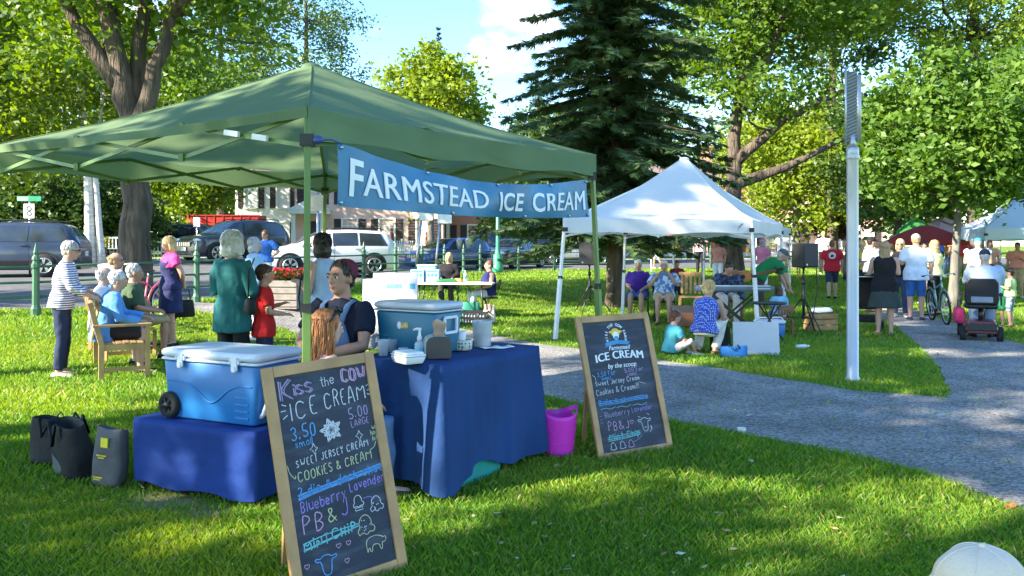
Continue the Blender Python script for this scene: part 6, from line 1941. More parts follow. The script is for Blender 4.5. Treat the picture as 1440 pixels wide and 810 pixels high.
p = P(1082, 13.6)
t = thing('tray_table', 'small round black tray table with splayed crossed legs left of the loudspeaker', 'table', p)
m = MB(); m.lathe([(0, .62), (.26, .62), (.275, .63), (.275, .655), (.265, .65), (.0, .64)], n=24, cap=False); m.build('tray', M_BLACKM, t)
for k in range(4):
    a = R_(45 + 90 * k); m = MB(); m.tube([(-.2 * math.cos(a), -.2 * math.sin(a), .62), (.27 * math.cos(a), .27 * math.sin(a), .01)], .013, 6); m.build('leg', M_BLACKM, t)
p = P(965, 15.8)
t = thing('hammered_dulcimer', 'brown wooden hammered dulcimer tilted on a low stand before the seated players', 'instrument', p, R_(-12))
m = MB(); m.loft([[(-.33, -.22, .16), (.33, -.22, .16), (.33, -.17, .20), (-.33, -.17, .20)], [(-.22, .16, .38), (.22, .16, .38), (.22, .20, .43), (-.22, .20, .43)]], smooth=False)
m.loft([[(-.33, -.222, .06), (.33, -.222, .06), (.33, -.19, .06), (-.33, -.19, .06)], [(-.33, -.222, .30), (.33, -.222, .30), (.30, -.19, .32), (-.30, -.19, .32)]], smooth=False); m.build('sound_box', M_WOODB, t, bevel=.006)
m = MB()
for k in range(9): m.tube([(-.28, -.20 + .04 * k, .315 + .013 * k), (.28, -.20 + .04 * k, .315 + .013 * k)], .003, 4)
m.build('strings', M_STEEL, t)['kind'] = 'stuff'
for sx in (-.28, .28):
    m = MB(); m.bar((sx, .12, .38), (sx, .2, .01), .03); m.build('leg', M_WOODB, t)
p = P(1064, 11.9)
t = thing('white_board', 'blank white sign board leaning against the front tent leg', 'sign board', p, R_(-3), rot=None)
t.rotation_euler = (R_(-9), 0, R_(-4))
m = MB(); m.box((0, 0, .245), (.66, .02, .48)); m.build('panel', mat('board_white', (.50, .51, .54), rough=.5, var=.03), t, bevel=.003)
p = P(1082, 14.2)
t = thing('picnic_cooler', 'small blue picnic cooler with white lid on the grass beside the tray table', 'cooler', p, R_(10))
m = MB(); rbox(m, .46, .28, 0, .24, .03, .94, 1.0); m.build('body', M_COOLB, t)
m = MB(); rbox(m, .48, .30, .243, .31, .035, edge=.02); m.build('lid', M_LIDW, t)
m = MB(); m.tube([(-.24, 0, .2), (-.25, -.02, .30), (-.2, -.03, .35), (.2, -.03, .35), (.25, -.02, .30), (.24, 0, .2)], .012, 6); m.build('handle', M_LIDW, t)
p = P(1154, 15.4)
t = thing('wooden_crate', 'open wooden crate on the grass behind the right loudspeaker stand', 'crate', p, R_(12))
m = MB()
for z in (.06, .17, .28):
    for y in (-.17, .17): m.box((0, y, z), (.5, .015, .09))
    for x in (-.245, .245): m.box((x, 0, z), (.015, .325, .088))
m.build('slats', M_WOODT, t)
m = MB(); m.box((0, 0, .008), (.47, .32, .014))
m.build('base', M_WOODT, t)
t = thing('folded_cloth', 'crumpled white cloth lying on top of the wooden crate', 'cloth', p + Vector((0, 0, .327)), R_(12))
m = MB(); rbox(m, .4, .26, .0, .10, .05, 1.0, .8, edge=.03); m.jitter(.035, 9, 3); m.build('cloth', M_FOAM, t, subsurf=1)
p = P(1128, 12.6)
t = thing('water_bottle', 'clear water bottle lying on the grass below the loudspeaker', 'bottle', p + Vector((0, 0, .04)), rot=(0, R_(88), R_(20)))
m = MB(); m.lathe([(.002, -.1), (.033, -.1), (.036, -.09), (.036, .05), (.014, .1), (.014, .115)], n=14); m.build('bottle', mat('bottle_pale', (.75, .8, .82), rough=.15, alpha=.7), t)
m = MB(); m.lathe([(.016, .113), (.016, .132)], n=10); m.build('cap', M_WHITEP, t)
# cables
t = thing('audio_cable', 'black cable hanging from the right loudspeaker and trailing on the grass', 'cable', (0, 0, 0))
a = P(1140, 14.9)
m = MB(); m.tube([a + Vector((.1, 0, 1.22)), a + Vector((.16, .1, .8)), a + Vector((.08, .1, .3)), a + Vector((-.05, .1, .03)), a + Vector((-.5, .25, .02)), a + Vector((-.9, .0, .02)), a + Vector((-1.3, .2, .02))], .01, 5); m.build('cable', M_BLACK, t)
# guitar on the musician's lap
def guitar(label, loc, rot):
    t = thing('acoustic_guitar', label, 'guitar', loc, rot=rot)
    m = MB()
    pf = []
    for k in range(36):
        a = 2 * math.pi * k / 36
        r = .185 + .03 * math.cos(2 * a); x = r * math.cos(a) * 1.18; z = r * math.sin(a) * (1.0 - .16 * math.exp(-((x - .06) / .05) ** 2)) * (1.0 if x < 0 else .82)
        pf.append((x, z))
    m.prism(pf, .10); m.build('body', mat('guitar_wood', (.42, .19, .07), rough=.3, var=.2, scale=8), t, bevel=.008)
    m = MB(); m.box((.45, -.045, 0), (.48, .03, .05)); nk = m.build('neck', M_WOODB, t)
    m = MB(); m.box((.75, -.04, 0), (.15, .022, .07)); m.build('headstock', M_BLACK, nk)
    m = MB(); m.lathe([(.0, 0), (.045, 0)], mat=Matrix.Rotation(R_(90), 4, 'X'), c=(.06, -.0525, 0), n=18, cap=False); m.box((-.12, -.056, 0), (.025, .012, .15)); m.build('bridge', M_BLACK, t)
guitar('tan acoustic guitar held across the stooping musician behind the keyboard', P(1040, 16.0, .98), (R_(8), R_(-12), R_(-15)))
# second chair of wood behind the players
def slat_chair(name, label, loc, rotz, m_, w=.5, d=.48, sh=.43, bh=.95, group=None):
    t = thing(name, label, 'chair', loc, rotz, group)
    m = MB()
    for k in range(5): m.box((0, -d / 2 + d * (k + .5) / 5, sh), (w, d / 5 * .8, .022))
    m.build('seat', m_, t); m = MB()
    for k in range(5): m.box((-w / 2 + w * (k + .5) / 5, -d / 2 - .01, (sh + bh) / 2 + .03), (w / 5 * .55, .018, bh - sh - .06))
    m.box((0, -d / 2 - .012, bh), (w + .04, .03, .07)); m.build('backrest', m_, t)
    for sx in (-1, 1):
        for sy in (-1, 1):
            m = MB(); m.box((sx * w / 2, sy * d / 2, (sh - .02) / 2), (.045, .045, sh - .02)); m.build('leg', m_, t)
    return t
slat_chair('wooden_chair', 'pale wooden slat chair between the floral shirt player and the keyboard', P(972, 18.6), R_(170), M_WOODT)
slat_chair('yellow_chair', 'yellow wooden chair far behind between the tent leg and loudspeaker', P(1112, 30), R_(150), mat('chair_yellow', (.6, .42, .06), rough=.5), w=.55)
def folding_chair(label, loc, rotz, m_=None, group=None):
    m_ = m_ or M_BLACKM
    t = thing('folding_chair', label, 'chair', loc, rotz, group)
    m = MB(); rbox(m, .40, .38, .43, .455, .04, edge=.008); m.build('seat', M_BLACK, t)
    m = MB(); m.loft([[(-.2, -.20 + .01, .62), (.2, -.19, .62), (.2, -.21, .64), (-.2, -.21, .64)], [(-.2, -.25, .82), (.2, -.25, .82), (.2, -.265, .82), (-.2, -.265, .82)]], smooth=False); m.build('backrest', M_BLACK, t, bevel=.006)
    for sx in (-.21, .21):
        m = MB(); m.tube([(sx, .22, 0), (sx, 0, .42), (sx, -.27, .86)], .011, 6); m.build('leg', m_, t)
        m = MB(); m.tube([(sx * .93, -.24, 0), (sx * .93, .14, .43)], .011, 6); m.build('leg', m_, t)
    return t
# ------------------------------------------------------------------ information stall with white table
T0 = P(636, 17.9)
t = thing('folding_table', 'long white topped folding table with thin black legs at the information stall', 'table', T0, R_(-6))
m = MB(); m.box((0, 0, .735), (1.85, .70, .04)); m.build('tabletop', M_WHITEP, t, bevel=.01)
for sx in (-.72, .72):
    for sy in (-.27, .27):
        m = MB(); m.tube([(sx, sy, 0), (sx * .94, sy * .9, .71)], .016, 6); m.build('leg', M_BLACKM, t)
    m = MB(); m.tube([(sx, -.27, .06), (sx, .27, .06)], .012, 6); m.tube([(sx * .95, 0, .10), (sx * .45, 0, .70)], .010, 6); m.build('brace', M_BLACKM, t)
ttop = lambda px, dy=0: Vector(((px - 720) / F * (17.9 + dy), 17.9 + dy, T0.z + .757))
for px, lab in ((588, 'left of two light blue leaflet boxes on the white table'), (609, 'right of two light blue leaflet boxes on the white table')):
    t = thing('leaflet_box', lab, 'box', ttop(px, -.1), R_(-6))
    m = MB(); m.box((0, 0, .14), (.29, .2, .28)); m.build('case', mat('box_skyblue', (.28, .52, .72), rough=.5), t, bevel=.006)
    m = MB()
    for k in range(3): m.box((-.08 + .08 * k, -.1025, .16), (.05, .004, .06))
    m.box((0, -.1025, .24), (.22, .004, .03)); m.build('lettering', mat('print_blue', (.06, .22, .45), rough=.6), t)
t = thing('plastic_tub', 'pale mint plastic tub with lid behind the leaflet boxes', 'tub', ttop(601, .18))
m = MB(); rbox(m, .42, .28, 0, .34, .04, .88, 1.0); m.build('body', mat('tub_mint', (.35, .65, .55), rough=.4), t); m = MB(); rbox(m, .45, .31, .342, .38, .04, edge=.01); m.build('lid', mat('tub_mint_lid', (.45, .72, .62), rough=.4), t)
t = thing('folded_cloth', 'crumpled dark green cloth on the white table before the seated blonde', 'cloth', ttop(628, -.15), R_(10))
m = MB(); rbox(m, .5, .24, 0, .07, .06, 1, .8, edge=.02); m.jitter(.03, 9, 2); m.build('cloth', mat('cloth_green', (.03, .16, .06), rough=.9), t, subsurf=1)
t = thing('paper_bag', 'crumpled orange paper bag on the white table', 'bag', ttop(644, -.12))
m = MB(); rbox(m, .22, .16, 0, .09, .03, 1, .7, edge=.02); m.jitter(.02, 12, 5); m.build('bag', mat('paper_orange', (.62, .25, .08), rough=.8), t, subsurf=1)
t = thing('water_bottle', 'upright blue labelled water bottle on the white table', 'bottle', ttop(654, -.05))
m = MB(); m.lathe([(.002, 0), (.034, 0), (.036, .01), (.036, .17), (.014, .22), (.014, .235)], n=14); bo = m.build('bottle', MATS['bottle_pale'], t)
m = MB(); m.lathe([(.0365, .07), (.0368, .071), (.0368, .14), (.0365, .141)], n=14, cap=False); m.build('sticker', mat('sticker_cyan', (.1, .35, .7), rough=.4), bo)
m = MB(); m.lathe([(.016, .233), (.016, .255)], n=10); m.build('cap', M_WHITEP, t)
p = P(668, 16.6)
t = thing('milk_crate', 'black lattice crate holding white packets at the foot of the white table', 'crate', p, R_(-8))
m = MB()
for z in (.03, .14, .25):
    for y in (-.18, .18): m.box((0, y, z), (.54, .02, .04))
    for x in (-.265, .265): m.box((x, 0, z), (.02, .34, .04))
for k in range(9):
    for y in (-.18, .18): m.box((-.24 + .06 * k, y * .99, .14), (.018, .012, .22))
m.box((0, 0, .012), (.5, .34, .015)); m.build('lattice', M_BLACK, t)
for k in range(3):
    m = MB(); m.box((-.16 + .16 * k, -.02, .14), (.13, .26, .21)); m.build('packet', M_WHITEP, t, bevel=.01)
bag('shopping_bag', 'green shopping bag standing beside the black lattice crate', P(662, 17.0), R_(5), .36, .2, .42, mat('bag_green', (.03, .26, .16), rough=.6, var=.2), seed=11)
bag('shopping_bag', 'white and orange paper shopping bag leaning by the chair of the woman in navy', P(689, 16.7), R_(-15), .22, .14, .40, mat('bag_orange', (.72, .42, .25), rough=.7, var=.35, scale=4, col2=(.8, .7, .6)), tilt=.12, seed=12)
folding_chair('black folding chair under the blonde woman at the white table', P(632, 18.9), R_(175))
folding_chair('black folding chair under the woman in navy by the white table', P(688, 18.1), R_(95))
# big white printed boards
def pboard(label, px, Y, w, h, rz, tilt, dz, seed, marks):
    t = thing('poster_board', label, 'sign board', P(px, Y, dz), rot=(tilt, 0, rz))
    m = MB(); m.box((0, 0, h / 2), (w, .02, h)); m.build('panel', MATS['board_white'], t, bevel=.003)
    rg = random.Random(seed); m = MB()
    for (x, z, ww, hh, k) in marks: m.box((x, -.0125 - .0005 * k, z), (ww, .003, hh), k)
    m.build('print', [mat('print_grey', (.22, .25, .30), rough=.7), mat('print_bluegrey', (.10, .20, .38), rough=.7), mat('print_teal', (.05, .35, .5), rough=.7)], t)
    return t
mk = []
rg = random.Random(3)
for k in range(7): mk.append((-.30 + rg.uniform(0, .25), .14 + .1 * k, rg.uniform(.12, .3), .06, 0))
pboard('wide white poster board with faint grey pictures leaning at the information stall', 536, 15.6, .72, .92, R_(6), R_(-14), .02, 1, mk)
mk = [(-.02, .80, .3, .09, 1), (.33, .80, .1, .1, 2), (.18, .48, .08, .13, 1), (.27, .48, .03, .13, 1), (.33, .48, .09, .13, 1), (.27, .3, .2, .015, 0), (.27, .25, .2, .015, 0), (.27, .2, .16, .015, 0), (-.2, .5, .2, .12, 0), (-.2, .3, .24, .1, 0)]
pboard('taller white poster board with pale blue print overlapping the first board', 553, 15.3, .86, 1.06, R_(-4), R_(-12), .04, 2, mk)

# ------------------------------------------------------------------ street lamp on the lawn
p = G(1199, 535)
t = thing('lawn_lamp', 'slender aluminium lamp column with louvred light head on the lawn by the path', 'street lamp', p)
m = MB(); m.lathe([(.085, -.05), (.085, .03), (.068, .05), (.066, 2.66), (.072, 2.68), (.072, 2.74), (.06, 2.76)], n=20); m.build('shaft', M_ALU, t)
m = MB(); m.lathe([(.06, 2.76), (.03, 2.84), (.03, 2.9)], n=14); m.lathe([(.075, 2.62), (.078, 2.63), (.078, 2.66), (.075, 2.67)], n=20, cap=False); m.build('collar', M_ALU, t)
hd = MB()
hd.tube([(.075, .02, 2.84), (.075, .02, 3.62)], .034, 12); hd.tube([(-.085, -.01, 2.78), (-.085, -.01, 3.70)], .014, 8)
hd.build('head_rod', M_ALU, t)
lv = MB(); lv.box((-.01, .012, 3.24), (.13, .02, .84), 1)
for k in range(20): lv.box((-.01, -.006, 2.86 + .04 * k), (.13, .012, .012), 0, rot=(R_(30), R_(-24), 0))
lv.build('louvre', [M_ALU, mat('louvre_dark', (.08, .11, .12), rough=.3)], t)
m = MB(); m.tube([(-.085, -.01, 3.70), (-.01, 0, 3.72), (.05, .02, 3.62)], .010, 6); m.build('cap', M_ALU, t)
# ================================================================== bench, bicycles, scooter, stroller
def park_bench(name, label, loc, rotz, L=1.5):
    """faces local +y... seat along x"""
    t = thing(name, label, 'bench', loc, rotz)
    m = MB()
    for k in range(6): m.box((0, .04 + .078 * k, .43 - .004 * abs(k - 3)), (L - .06, .062, .022))
    m.build('seat', M_WOODT, t, bevel=.003)
    m = MB(); ba = R_(-12)
    n = 15
    for k in range(n): m.box((-L / 2 + .09 + (L - .18) * k / (n - 1), -.055, .68), (.045, .018, .42), rot=(-ba * -1, 0, 0))
    m.box((0, -.105, .90), (L - .05, .035, .075), rot=(ba, 0, 0)); m.box((0, -.012, .48), (L - .05, .03, .05), rot=(ba, 0, 0)); m.build('backrest', M_WOODT, t, bevel=.003)
    for sx in (-1, 1):
        m = MB(); m.bar((sx * L / 2, 0.0, 0), (sx * L / 2, 0, .44), .055, .06); m.bar((sx * L / 2, 0.0, .43), (sx * L / 2, -.118, .93), .055, .06); m.build('leg', M_WOODT, t, bevel=.003)
        m = MB(); m.bar((sx * L / 2, .50, 0), (sx * L / 2, .50, .635), .055, .055); m.build('leg', M_WOODT, t, bevel=.003)
        m = MB(); m.box((sx * L / 2, .225, .65), (.07, .64, .032)); m.build('armrest', M_WOODT, t, bevel=.006)
        m = MB(); m.bar((sx * L / 2, .02, .39), (sx * L / 2, .48, .39), .035, .07); m.bar((sx * L / 2, .03, .13), (sx * L / 2, .475, .13), .032, .045); m.build('side_rail', M_WOODT, t)
    m = MB(); m.box((0, .515, .39), (L - .06, .025, .07)); m.build('apron', M_WOODT, t)
    return t
park_bench('park_bench', 'teak slatted park bench on the sunny grass with elderly people seated', (-5.22, 10.32, 0), R_(-61), 1.62)

def bicycle(label, loc, rotz, lean, fm, wheel=.34, saddle_m=None, basket=False):
    t = thing('bicycle', label, 'bicycle', loc, rot=(lean, 0, rotz))
    wb = .53
    for x in (-wb, wb):
        m = MB(); m.ring((x, 0, wheel), wheel - .02, .021, 'Y', 32, 6); w_ = m.build('tyre', M_RUBBER, t)
        m = MB(); m.ring((x, 0, wheel), wheel - .048, .010, 'Y', 32, 5)
        for k in range(14):
            a = 2 * math.pi * k / 14; m.tube([(x, .012 * (-1) ** k, wheel), (x + (wheel - .05) * math.cos(a), 0, wheel + (wheel - .05) * math.sin(a))], .0022, 4)
        m.lathe([(.02, -.04), (.02, .04)], mat=Matrix.Rotation(R_(90), 4, 'X'), c=(x, 0, wheel), n=10); m.build('rim', M_STEEL, w_)
        m = MB()
        pts = [(x + (wheel + .022) * math.cos(a), 0, wheel + (wheel + .022) * math.sin(a)) for a in np.linspace(R_(20 if x > 0 else 10), R_(170), 14)]
        m.tube(pts, .024, 6, flat=.4); m.build('mudguard', fm, t)
    bb = (-.06, 0, .29); st = (-.20, 0, .80); hd = (.36, 0, .86); hb = (.40, 0, .70)
    m = MB()
    for a, b_, r in ((bb, st, .016), (hb, bb, .018), (hd, hb, .02), ((-.17, 0, .70), (.365, 0, .82), .016), ((-wb, 0, wheel), bb, .011), ((-wb, 0, wheel), (-.18, 0, .70), .010)):
        m.tube([a, b_], r, 8)
    m.tube([hb, (.44, 0, .58), (wb, .05, wheel)], .014, 6); m.tube([hb, (.44, 0, .58), (wb, -.05, wheel)], .014, 6); m.build('frame', fm, t)
    m = MB(); m.tube([(.25, -.29, .99), (.36, -.25, 1.02), (.36, -.06, 1.0), (.355, 0, .98), (.36, .06, 1.0), (.36, .25, 1.02), (.25, .29, .99)], .012, 8); m.tube([hd, (.355, 0, .98)], .013, 8); hb_ = m.build('handlebar', M_STEEL, t)
    for sy in (-1, 1):
        m = MB(); m.tube([(.17, sy * .30, .985), (.27, sy * .285, .993)], .017, 8); m.build('grip', M_BLACK, hb_)
    m = MB(); m.tube([st, (-.215, 0, .88)], .013, 8); m.build('seat_post', M_STEEL, t)
    m = MB(); m.loft([[(-.36, y, z) for y, z in ((-.08, .90), (0, .93), (.08, .90), (0, .87))], [(-.24, y, z) for y, z in ((-.075, .90), (0, .925), (.075, .90), (0, .87))], [(-.08, y, z) for y, z in ((-.02, .89), (0, .91), (.02, .89), (0, .875))]]); m.build('saddle', saddle_m or M_BLACK, t, subsurf=1)
    m = MB(); m.ring((-.06, .03, .29), .085, .006, 'Y', 20, 5); m.bar((-.06, .05, .29), (.06, .06, .18), .018); m.box((.07, .10, .18), (.09, .09, .02)); m.bar((-.06, -.05, .29), (-.18, -.06, .40), .018); m.box((-.19, -.10, .40), (.09, .09, .02)); m.build('crank', M_STEEL, t)
    if basket:
        m = MB(); rbox(m, .24, .32, .86, 1.04, .04, .85, 1.0, cx=.52, edge=.01); m.build('basket', mat('wicker', (.75, .72, .66), rough=.8, var=.2, scale=40), t)
    return t
bicycle('pink bicycle with white front basket leaning by the fence behind the seated people', P(200, 13.2), R_(-112), R_(6), mat('bike_pink', (.62, .12, .18), rough=.3), basket=True)
bicycle('silver bicycle with green tinted wheels on the path beside the man in the white shirt', P(1321, 16.9), R_(-103), R_(4), mat('bike_silver', (.30, .42, .38), rough=.3, metal=.5))

def scooter():
    t = thing('mobility_scooter', 'black and red mobility scooter with padded seat parked on the path', 'scooter', G(1378, 477), R_(64))
    # +x forward
    m = MB(); m.loft([[(-.45, y, z) for y, z in ((-.22, .13), (.22, .13), (.24, .2), (.2, .34), (-.2, .34), (-.24, .2))], [(-.12, y, z) for y, z in ((-.24, .11), (.24, .11), (.24, .2), (.2, .36), (-.2, .36), (-.24, .2))], [(-.05, y, z) for y, z in ((-.24, .11), (.24, .11), (.24, .13), (.22, .16), (-.22, .16), (-.24, .13))], [(.42, y, z) for y, z in ((-.22, .12), (.22, .12), (.22, .14), (.2, .17), (-.2, .17), (-.22, .14))], [(.62, y, z) for y, z in ((-.13, .2), (.13, .2), (.14, .3), (.1, .5), (-.1, .5), (-.14, .3))]], smooth=False)
    m.build('body', mat('scooter_red', (.10, .008, .015), rough=.3, coat=.5), t, bevel=.02)
    m = MB(); m.box((-.46, 0, .24), (.05, .44, .12)); m.build('bumper', M_BLACK, t, bevel=.015)
    for x, r in ((-.30, .125), (.50, .115)):
        for sy in (-1, 1):
            m = MB(); m.lathe([(r * .55, -.045), (r * .95, -.045), (r, -.03), (r, .03), (r * .95, .045), (r * .55, .045)], mat=Matrix.Rotation(R_(90), 4, 'X'), c=(x, sy * .27, r), n=20); w_ = m.build('wheel', M_RUBBER, t)
            m = MB(); m.lathe([(.0, -.03), (r * .56, -.035), (r * .56, .035), (.0, .03)], mat=Matrix.Rotation(R_(90), 4, 'X'), c=(x, sy * .27, r), n=14, cap=False); m.build('rim', M_ALU, w_)
    m = MB(); m.tube([(-.2, 0, .34), (-.2, 0, .54)], .04, 8); m.build('seat_post', M_BLACKM, t)
    m = MB(); rbox(m, .46, .50, .54, .63, .08, edge=.03, cx=-.16); m.build('seat', M_BLACK, t)
    m = MB()
    pf = [(-.24, .62), (.24, .62), (.255, .70), (.25, .98), (.20, 1.05), (-.20, 1.05), (-.25, .98), (-.255, .70)]
    m.loft([[(-.34 - .04 * (z - .6), x, z) for x, z in pf], [(-.44 - .10 * (z - .6), x * .96, z) for x, z in pf]], smooth=False); bk = m.build('backrest', mat('vinyl_black', (.015, .016, .02), rough=.3), t, bevel=.02)
    m = MB(); m.box((-.455, 0, .70), (.03, .32, .10)); m.build('pocket', mat('pocket_grey', (.22, .24, .30), rough=.6), bk, bevel=.02)
    for sy in (-1, 1):
        m = MB(); m.box((-.14, sy * .29, .78), (.30, .06, .05)); m.bar((-.30, sy * .29, .60), (-.28, sy * .29, .77), .03); m.build('armrest', M_BLACK, t, bevel=.01)
    m = MB(); m.tube([(.58, 0, .3), (.40, 0, .93)], .035, 8); m.tube([(.36, -.25, .95), (.41, 0, .95), (.36, .25, .95)], .015, 8); m.build('tiller', M_BLACKM, t)
    m = MB(); rbox(m, .24, .34, .52, .78, .03, .85, 1.0, cx=.66, edge=.01); m.build('basket', M_BLACK, t)
    return t
scooter()
t = thing('shopping_bag', 'magenta bag hanging at the left side of the mobility scooter', 'bag', G(1355, 474) + Vector((0, .15, .22)), R_(-10))
m = MB(); rbox(m, .16, .26, 0, .30, .05, .9, 1.0, edge=.04); m.jitter(.02, 9, 4); m.build('body', mat('bag_magenta', (.55, .03, .14), rough=.6, var=.3), t, subsurf=1)
m = MB(); m.tube([(0, -.07, .28), (0, -.05, .42), (0, .05, .42), (0, .07, .28)], .008, 5); m.build('handle', M_BLACK, t)

t = thing('baby_stroller', 'black folding stroller held by the woman in the black dress', 'stroller', P(1219, 15.3), R_(62))
m = MB(); m.loft([[(-.2, -.2, .42), (-.2, .2, .42), (-.2, .2, .46), (-.2, -.2, .46)], [(.18, -.2, .46), (.18, .2, .46), (.18, .2, .50), (.18, -.2, .50)]], smooth=False); m.build('seat', M_BAGK, t)
m = MB(); m.loft([[(-.2, -.2, .42), (-.2, .2, .42), (-.24, .2, .42), (-.24, -.2, .42)], [(-.34, -.2, .92), (-.34, .2, .92), (-.38, .2, .92), (-.38, -.2, .92)]], smooth=False); m.build('backrest', M_BAGK, t)
m = MB(); rows = []
for k in range(7):
    a = R_(15 + 95 * k / 6); rows.append([(-.30 + .34 * math.cos(a), -.21, .72 + .34 * math.sin(a)), (-.30 + .36 * math.cos(a), 0, .74 + .36 * math.sin(a)), (-.30 + .34 * math.cos(a), .21, .72 + .34 * math.sin(a))])
m.loft(rows, closed=False); m.build('hood', M_BAGK, t, solid=.01)
m = MB()
for sy in (-.23, .23):
    m.tube([(.32, sy, .10), (-.1, sy, .52), (-.45, sy, 1.0), (-.52, sy, 1.03)], .013, 6); m.tube([(-.38, sy, .10), (-.05, sy, .47)], .013, 6)
m.tube([(-.52, -.23, 1.03), (-.52, .23, 1.03)], .014, 6); m.build('frame', M_STEEL, t)
for x in (.34, -.38):
    for sy in (-1, 1):
        m = MB(); m.lathe([(.03, -.02), (.085, -.02), (.09, 0), (.085, .02), (.03, .02)], mat=Matrix.Rotation(R_(90), 4, 'X'), c=(x, sy * .25, .09), n=16); m.build('wheel', M_RUBBER, t)
m = MB(); m.box((-.08, 0, .24), (.36, .34, .12)); m.build('basket', M_BAGK, t, bevel=.03)
# ================================================================== people
SKIN = {'fair': mat('skin_fair', (.48, .27, .19), rough=.55, var=.06, scale=14), 'tan': mat('skin_tan', (.40, .21, .135), rough=.55, var=.06, scale=14), 'pale': mat('skin_pale', (.54, .33, .26), rough=.55, var=.06, scale=14),
        'brown': mat('skin_brown', (.34, .18, .11), rough=.55, var=.06, scale=14)}
HAIRC = {'grey': mat('hair_grey', (.42, .41, .40), rough=.6, var=.3, scale=40, stretch=(1, 1, .25), bump=.5, bscale=90), 'white': mat('hair_white', (.62, .61, .60), rough=.6, var=.22, scale=40, stretch=(1, 1, .25), bump=.5, bscale=90),
         'blonde': mat('hair_blonde', (.52, .37, .16), rough=.55, var=.3, scale=40, stretch=(1, 1, .25), bump=.5, bscale=90), 'brown': mat('hair_brown', (.075, .035, .018), rough=.5, var=.35, scale=40, stretch=(1, 1, .25), bump=.5, bscale=90),
         'dark': mat('hair_dark', (.018, .012, .010), rough=.45, var=.35, scale=40, stretch=(1, 1, .25), bump=.5, bscale=90), 'red': mat('hair_red', (.26, .075, .02), col2=(.50, .19, .05), rough=.42, var=.25, scale=55, stretch=(1, 1, .1), bump=.6, bscale=80),
         'sand': mat('hair_sand', (.33, .21, .10), rough=.55, var=.35, scale=40, stretch=(1, 1, .2), bump=.5, bscale=90), 'auburn': mat('hair_auburn', (.16, .06, .03), rough=.5, var=.35, scale=40, stretch=(1, 1, .25), bump=.5, bscale=90)}
CL = {}
def cloth(key, col, var=.14):
    return mat('cloth_' + key, col, rough=.85, var=var, scale=7, bump=.25, bscale=30, spec=.25)
M_EYEW = mat('eye_white', (.7, .68, .65), rough=.3, var=.02); M_EYED = mat('eye_dark', (.03, .018, .012), rough=.2); M_LIP = mat('lip', (.42, .16, .13), rough=.5); M_BROW = mat('brow', (.05, .03, .02), rough=.8)
FINISH = []                                    # meshes waiting to be fused into one surface

def fuse(mb, name, m, parent, vox, noise_=0.0, freq=9.0, smooth=3):
    o = mb.build(name, m, parent)
    r = o.modifiers.new('fuse', 'REMESH'); r.mode = 'VOXEL'; r.voxel_size = vox; r.use_smooth_shade = True
    s = o.modifiers.new('smooth', 'SMOOTH'); s.factor = .5; s.iterations = smooth
    FINISH.append((o, noise_, freq))
    return o

def ell(c, rx, ry, n=16, M=None, p=2.3):
    """superellipse ring in the plane of M (x, y axes) round c"""
    out = []
    for i in range(n):
        a = 2 * math.pi * i / n; ca, sa = math.cos(a), math.sin(a)
        q = (abs(ca) ** p + abs(sa) ** p) ** (-1 / p)
        v = Vector((ca * q * rx, sa * q * ry, 0))
        out.append(Vector(c) + ((M @ v) if M is not None else v))
    return out

